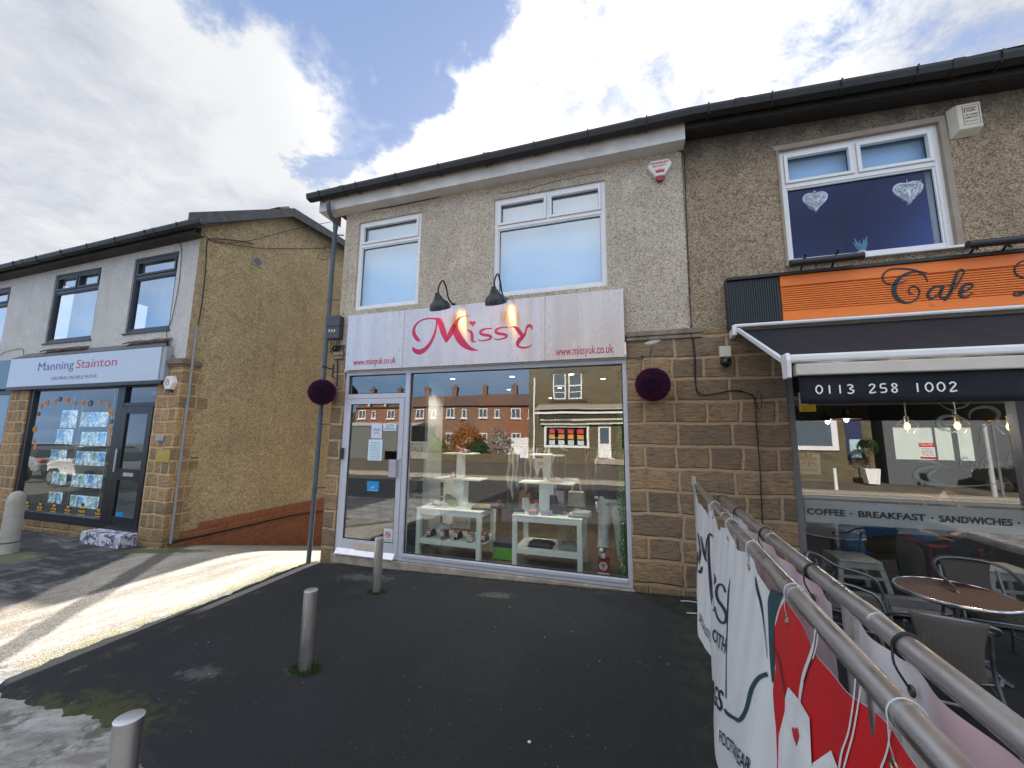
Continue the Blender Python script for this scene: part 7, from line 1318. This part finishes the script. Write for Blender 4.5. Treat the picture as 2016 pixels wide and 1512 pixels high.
# mirror lettering so it reads properly from the street (+Y side)
for k_ in list(o.children):
    for v in k_.data.vertices: v.co.x = (-10.8)-(v.co.x+o['_o'][0])-o['_o'][0]
mb = MB(); mb.prism([(-6.9, YO_, 4.2), (-6.9, YO_+1.3, 3.8), (-6.9, YO_+1.3, 3.72), (-6.9, YO_, 4.1)], (12.5, 0, 0)); mb.build('canopy', M('cream_canopy', (.42, .38, .30), .6), T); mb = MB(); mb.box(-6.9, 5.6, YO_+1.25, YO_+1.35, 3.42, 3.56); mb.box(-6.9, -6.8, YO_+.2, YO_+1.3, 3.4, 3.5); mb.build('gutter', UPVC, T)
mb = MB(); frame(mb, -6.5, -3.1, .85, 2.62, YO_-.1, .16, .14); mb.box(-6.34, -3.26, YO_-.09, YO_+.03, 2.05, 2.12) if 0 else None; o = mb.build('shop_window', UPVC, T); mb = MB(); mb.box(-6.4, -3.2, YO_-.09, YO_-.08, .9, 2.6); mb.build('pane', WGL, o)
for i in range(4):
    for j, (zc, cm) in enumerate(((2.1, (.55, .04, .04)), (1.65, (.65, .28, .05)), (1.2, (.5, .62, .66)))): mb = MB(); mb.box(-6.1+i*.72, -5.65+i*.72, YO_-.078, YO_-.06, zc-.15, zc+.2); mb.build('poster', M('poster_%d' % j, cm, .5), o)
mb = MB(); mb.box(-2.45, -1.45, YO_-.08, YO_-.02, .2, 2.62); o = mb.build('door', UPVC, T); mb = MB(); mb.box(-2.3, -1.6, YO_-.019, YO_-.01, 1.2, 2.4); mb.build('pane', M('far_pane'), o)
mb = MB(); mb.box(X0-.1, X0+.1, YO_+.0, YO_+.12, .2, 6.3) if 0 else mb.cyl((X0+.45, YO_+.1, .0), (X0+.45, YO_+.1, 6.3), .07); mb.build('downpipe', UPVC, T); mb = MB(); mb.box(-2.7, 2.7, YO_+.01, YO_+.6, -.2, .15); mb.build('steps', SLAB, T)
# grey unit beside it, reflected in the cafe window
YN = -17; px = lambda a, b: (at(a, b, -YN))
a0, a1 = at(1748, 900, 17).x, at(1960, 900, 17).x; T = thing('empty_shop', 'grey shopfront with papered-over white windows and a to let board, reflected in the cafe window', 'building', ((a0+a1)/2, YN, 0))
zz0, zz1 = at(1800, 905, 17).z, at(1800, 842, 17).z; mb = MB(); mb.box(a0, a1+4, YN-6, YN, -.3, 4.6); mb.build('wall', M('slate_grey_paint', (.10, .11, .12), .6), T)
for i, (p_, q_) in enumerate(((1763, 1840), (1846, 1878), (1890, 1918))): xa, xb = at(p_, 870, 17).x, at(q_, 870, 17).x; mb = MB(); mb.box(xa, xb, YN, YN+.03, zz0, zz1); mb.build('papered_pane', M('papered_glass', (.62, .70, .64), .4, 0, .08, 2), T)
xa, xb = at(1812, 880, 17).x, at(1842, 880, 17).x; za_, zb_ = at(1825, 903, 17).z, at(1825, 872, 17).z; tb = thing('to_let_board', 'red and white TO LET board on the empty shop reflected in the cafe window', 'sign', (xa, YN, za_)); mb = MB(); mb.box(xa, xb, YN+.032, YN+.05, za_, zb_); mb.build('board', PAPER, tb); mb = MB(); hh_ = (zb_-za_); mb.box(xa, xb, YN+.051, YN+.053, zb_-hh_*.27, zb_); mb.box(xa, xb, YN+.051, YN+.053, za_, za_+hh_*.12); mb.build('red_band', RED, tb)
for s_, u, hf, m_ in (('TO LET', .94-.14, .14, WHITE), ('LARGE', .58, .09, INK), ('REFURBISHED', .44, .08, INK), ('4 BEDROOM', .31, .08, INK), ('FLAT', .18, .09, INK)): tx(tb, s_, m_, xa+.06, xb-.06, za_+hh_*u, hh_*hf, YN+.055, .01, True)
a0, a1 = at(1560, 900, 17).x, at(1655, 900, 17).x; T = thing('corner_shop', 'brown stone shop with white window and navy door reflected in the cafe window', 'building', ((a0+a1)/2, YN, 0)); mb = MB(); a2 = at(1725, 900, 17).x; mb.box(a0-.5, a2, YN-6, YN-.01, -.3, 5); mb.build('wall', OST, T); mb = MB(); zz2, zz3 = at(1600, 878, 17).z, at(1600, 835, 17).z; mb.box(a0-.2, a1, YN, YN+.08, zz2-.2, zz2); mb.box(a1-.25, a1, YN, YN+.08, zz2, zz3+.3); mb.box(a0-.2, a1, YN, YN+.08, zz3+.3, zz3+.6); o = mb.build('window', UPVC, T); mb = MB(); mb.box(a0, a1-.25, YN-.005, YN+.01, zz2, zz3+.3); mb.build('pane', M('far_pane'), o)
xa, xb = at(1670, 880, 17).x, at(1702, 880, 17).x; mb = MB(); mb.box(xa, xb, YN-.005, YN+.03, at(1690, 905, 17).z, zz3+.4); o = mb.build('door', M('navy_door'), T); mb = MB(); mb.box(xa+.1, xb-.1, YN+.031, YN+.04, at(1690, 902, 17).z, at(1690, 865, 17).z); mb.build('pane', M('pale_door_glass', (.45, .6, .62), .2), o)
for i in range(3): mb = MB(); q = at(1745+i*0, 925, 12); mb = MB()
def fbol(px_, lab, h_=1.0, r_=.06, Y=13, nm='road_bollard', m_=WHITE):
    q = at(px_, 945, Y); mb = MB(); z = G(q.x, -Y)+.05; mb.cyl((q.x, -Y, z), (q.x, -Y, z+h_), r_, r_*.9, 16); mb.ell((q.x, -Y, z+h_), (r_*.9, r_*.9, r_*.4), 14, 6); o = mb.build(nm, m_, smooth=True); tag(o, lab, 'bollard' if h_ < 2 else 'lamp post')
fbol(1960, 'pale post on the far pavement, reflected right of the swirl decal', 2.6, .07, 12.9, 'lamp_post', M('galvanised_post', (.55, .56, .56), .4, .3)); fbol(1648, 'short white bollard on the far pavement reflected in the cafe window', .9)
q = at(1985, 870, 12.5); T = thing('belisha_post', 'thin post with orange box beside the black car in the cafe window reflection', 'post', (q.x, -12.5, 0)); mb = MB(); mb.cyl((q.x, -12.9, -.2), (q.x, -12.9, 2.4), .04); mb.build('post', GREYP, T); mb = MB(); mb.box(q.x-.15, q.x+.15, -13.0, -12.8, 2.4, 2.65); mb.build('orange_box', M('orange_box', (.7, .3, .03)), T)
q = at(1712, 885, 16); T = thing('potted_tree', 'ball-topped shrub in a white pot reflected in the cafe window', 'plant', (q.x, -16, 0)); mb = MB(); mb.prism([(q.x-.2, -16.2, -.2), (q.x+.2, -16.2, -.2), (q.x+.28, -16.2, .45), (q.x-.28, -16.2, .45)], (0, .4, 0)); mb.build('pot', WHITE, T); mb = MB(); mb.cyl((q.x, -16, .45), (q.x, -16, 1.0), .03); mb.build('trunk', K('bark', (.08, .05, .03)), T); mb = MB(); random.seed(2)
for i in range(500): d = V((random.gauss(0, 1), random.gauss(0, 1), random.gauss(0, 1))).normalized(); c_ = V((q.x, -16, 1.35))+d*.36*random.uniform(.8, 1.05); e = d.cross(V((.2, .5, .8))).normalized()*.05; mb.add([c_-e, c_+e, c_+d*.05+V((0, 0, .05))], [(0, 1, 2)])
mb.build('crown', K('dark_leaf', (.03, .07, .015), .8), T)
def bush(x, y, rx_, rz_, m, lab, n_=3500):
    T = thing('bush', lab, 'bush', (x, y, -.3)); mb = MB()
    for i in range(5): a = i*1.3; mb.tube([(x, y, -.3), (x+rx_*.3*cos(a), y+.2, rz_*.5), (x+rx_*.7*cos(a), y, rz_*1.2)], [.05, .03, .01], 6)
    mb.build('stem', K('bark'), T); mb = MB()
    for i in range(n_):
        d = V((random.gauss(0, 1), random.gauss(0, 1), random.gauss(0, 1))).normalized(); rr = random.uniform(.55, 1)*(1+.2*sin(5*d.x+3*d.z)+.12*sin(11*d.z+7*d.x)); c_ = V((x+d.x*rx_*rr, y+d.y*rx_*.6*rr, rz_*.8+d.z*rz_*rr)); 
        if c_.z < -.3: continue
        e = V((random.gauss(0, 1), random.gauss(0, 1), random.gauss(0, 1))).normalized(); g = e.cross(d).normalized(); s = .09; mb.add([c_-e*s, c_+g*s*.7, c_+e*s, c_-g*s*.7], [(0, 1, 2, 3)])
    mb.build('crown', m, T)
random.seed(9); bush(-14.2, -27, 2.0, 1.6, K('autumn_leaf', (.33, .13, .02), .8), 'large orange autumn bush reflected in the Missy window'); bush(-16.9, -26, 1.3, .95, K('lime_leaf', (.20, .22, .02), .8), 'low yellow-green bush left of the orange one in the reflection', 2200); bush(-10.6, -25.5, 1.3, 1.3, K('twig_grey', (.32, .27, .22), .8), 'pale twiggy bush beside the stone shop in the reflection', 1800); bush(-12.3, -25, 1.0, .8, K('dark_leaf'), 'small dark green bush in front of the orange one', 1500)
mb = MB(); mb.box(-20, -8.2, -23.2, -23.0, -.3, .35); tag(mb.build('garden_wall', OST), 'low stone garden wall along the far pavement in the reflection', 'wall'); mb = MB(); mb.box(-12.5, -8.6, -30, -29.8, -.3, 1.6); tag(mb.build('white_wall', WHITE), 'white painted yard wall behind the twiggy bush in the reflection', 'wall')
mb = MB(); mb.box(-34, -17.5, -27, -23, -.3, 2.5); T = tag(mb.build('grey_shed', M('shed_grey', (.13, .14, .13), .7)), 'long low grey shed reflected behind the shop door', 'shed'); mb = MB(); mb.prism([(-34.2, -22.9, 2.5), (-34.2, -25, 2.85), (-34.2, -27.1, 2.5)], (16.8, 0, 0)); mb.build('roof', M('pale_sheet_roof', (.5, .5, .48), .5), T)
mb = MB(); mb.grid(lambda u, v: V((-85+70*u, -68+22*v, -.4+(5.5+2.5*MN.noise(V((u*6, v*2, 1)))+1.2*MN.noise(V((u*23, v*6, 4))))*sin(pi*min(1, v*1.0))**.6)), 120, 16); tag(mb.build('hills', K('wooded_hill', (.045, .05, .022), .9), smooth=True), kind='structure')
# parked cars
def car(x, y, rz, body, lab, s=1):
    T = thing('parked_car', lab, 'car', (x, y, G(x, y))); z = G(x, y)+.02; Rm = Matrix.Rotation(rz, 3, 'Z'); P = lambda a, b, c: V((x, y, z))+Rm@V((a, b, c))
    prof = [(-2.15, .42), (-2.18, .72), (-2.05, .95), (-1.2, 1.02), (-.45, 1.06), (1.2, 1.06), (2.0, .98), (2.15, .7), (2.1, .40)]; mb = MB(); n_ = len(prof)
    sec = lambda w: [P(a, w*(.86 if abs(a) > 2 else 1), c) for a, c in prof]
    mb.add(sec(-.88)+sec(.88), [tuple(range(n_)), tuple(range(n_, 2*n_))]+[(i, (i+1) % n_, n_+(i+1) % n_, n_+i) for i in range(n_)]); mb.build('body', body, T, bev=.09)
    cab = [(-1.15, 1.0), (-.35, 1.48), (.9, 1.52), (1.65, 1.3), (1.95, 1.0)]; mb = MB(); lo = [P(a, -.8 if c < 1.1 else -.62, c) for a, c in cab]; hi = [P(a, .8 if c < 1.1 else .62, c) for a, c in cab]; mb.add(lo+hi, [tuple(range(5)), tuple(range(5, 10))]+[(i, (i+1) % 5, 5+(i+1) % 5, 5+i) for i in range(5)]); mb.build('cabin_glass', M('car_glass', (.02, .025, .03), .06), T, bev=.04)
    mb = MB(); mb.add([P(-.4, -.63, 1.485), P(1.0, -.63, 1.53), P(1.0, .63, 1.53), P(-.4, .63, 1.485), P(-.35, -.6, 1.54), P(.95, -.6, 1.57), P(.95, .6, 1.57), P(-.35, .6, 1.54)], [(0, 1, 2, 3), (4, 5, 6, 7), (0, 1, 5, 4), (1, 2, 6, 5), (2, 3, 7, 6), (3, 0, 4, 7)]); mb.build('roof_panel', body, T, bev=.02)
    for sx in (-1.35, 1.3):
        for sy in (-.80, .80):
            mb = MB(); mb.tube([P(sx, sy-.1, .33), P(sx, sy+.1, .33)], .33, 28); w_ = mb.build('wheel', M('tyre', (.02, .02, .02), .8), T); mb = MB(); mb.tube([P(sx, sy-.115, .33), P(sx, sy+.115, .33)], .2, 20); mb.build('rim', M('rim_silver', (.5, .5, .5), .3, .8), w_)
    for sy in (-.62, .62): mb = MB(); mb.ell(P(-2.1, sy, .78), (.1, .16, .08)); mb.build('headlight', M('headlight', (.8, .8, .8), .1), T, smooth=True); mb = MB(); mb.ell(P(2.1, sy, .85), (.08, .14, .09)); mb.build('tail_light', RED, T, smooth=True)
    mb = MB(); mb.add([P(2.19, -.26, .52), P(2.19, .26, .52), P(2.19, .26, .63), P(2.19, -.26, .63)], [(0, 1, 2, 3)]); mb.build('number_plate', M('plate_yellow', (.7, .55, .05)), T)
CARW = M('car_white', (.70, .70, .70), .2, 0, .02, coat=.8); car(-20.5, -4.9, rad(4), CARW, 'white parked car reflected in the estate agent window'); car(-26.0, -5.4, rad(3), M('car_silver', (.4, .42, .45), .25, .4, .02), 'silver parked car behind the white one in the estate agent reflection'); car(at(1990, 885, 15).x+1.2, -14.6, rad(60), M('car_black', (.012, .012, .015), .2, 0, .02, coat=.8), 'black car with yellow plate at the right of the cafe window reflection')
def split_loose(o):
    me = o.data; n = len(me.vertices); par = list(range(n))
    def find(a):
        while par[a] != a: par[a] = par[par[a]]; a = par[a]
        return a
    for e in me.edges:
        a, b = find(e.vertices[0]), find(e.vertices[1])
        if a != b: par[a] = b
    gr = {}
    for p in me.polygons: gr.setdefault(find(p.vertices[0]), []).append(p)
    if len(gr) < 2: return
    for k, (r, ps) in enumerate(gr.items()):
        idx = {}; vs = []; fs = []
        for p in ps:
            f_ = []
            for v in p.vertices:
                if v not in idx: idx[v] = len(vs); vs.append(me.vertices[v].co.copy())
                f_.append(idx[v])
            fs.append(f_)
        m2 = bpy.data.meshes.new(me.name); m2.from_pydata(vs, [], fs); m2.materials.append(me.materials[0])
        if ps[0].use_smooth: m2.shade_smooth()
        if k == 0: o.data = m2; c = o
        else:
            c = bpy.data.objects.new(o.name.split('.')[0], m2); C.objects.link(c); c.parent = o.parent
            for md in o.modifiers:
                if md.type == 'BEVEL': b = c.modifiers.new('b', 'BEVEL'); b.width = md.width; b.segments = 2; b.limit_method = 'ANGLE'
for o in list(bpy.data.objects):
    if o.type == 'MESH' and o.name.split('.')[0] in ('bracket', 'rivet', 'hook_pad', 'string_course', 'vent_hole', 'opening', 'phone_number'): split_loose(o)
for o in bpy.data.objects:
    if o.parent is None and 'label' in o and not 4 <= len(o['label'].split()) <= 16: print('LABEL', len(o['label'].split()), o['label'])
for o in bpy.data.objects:
    if '_o' in o: del o['_o']
    if '_r' in o: del o['_r']
print('objects', len(bpy.data.objects))
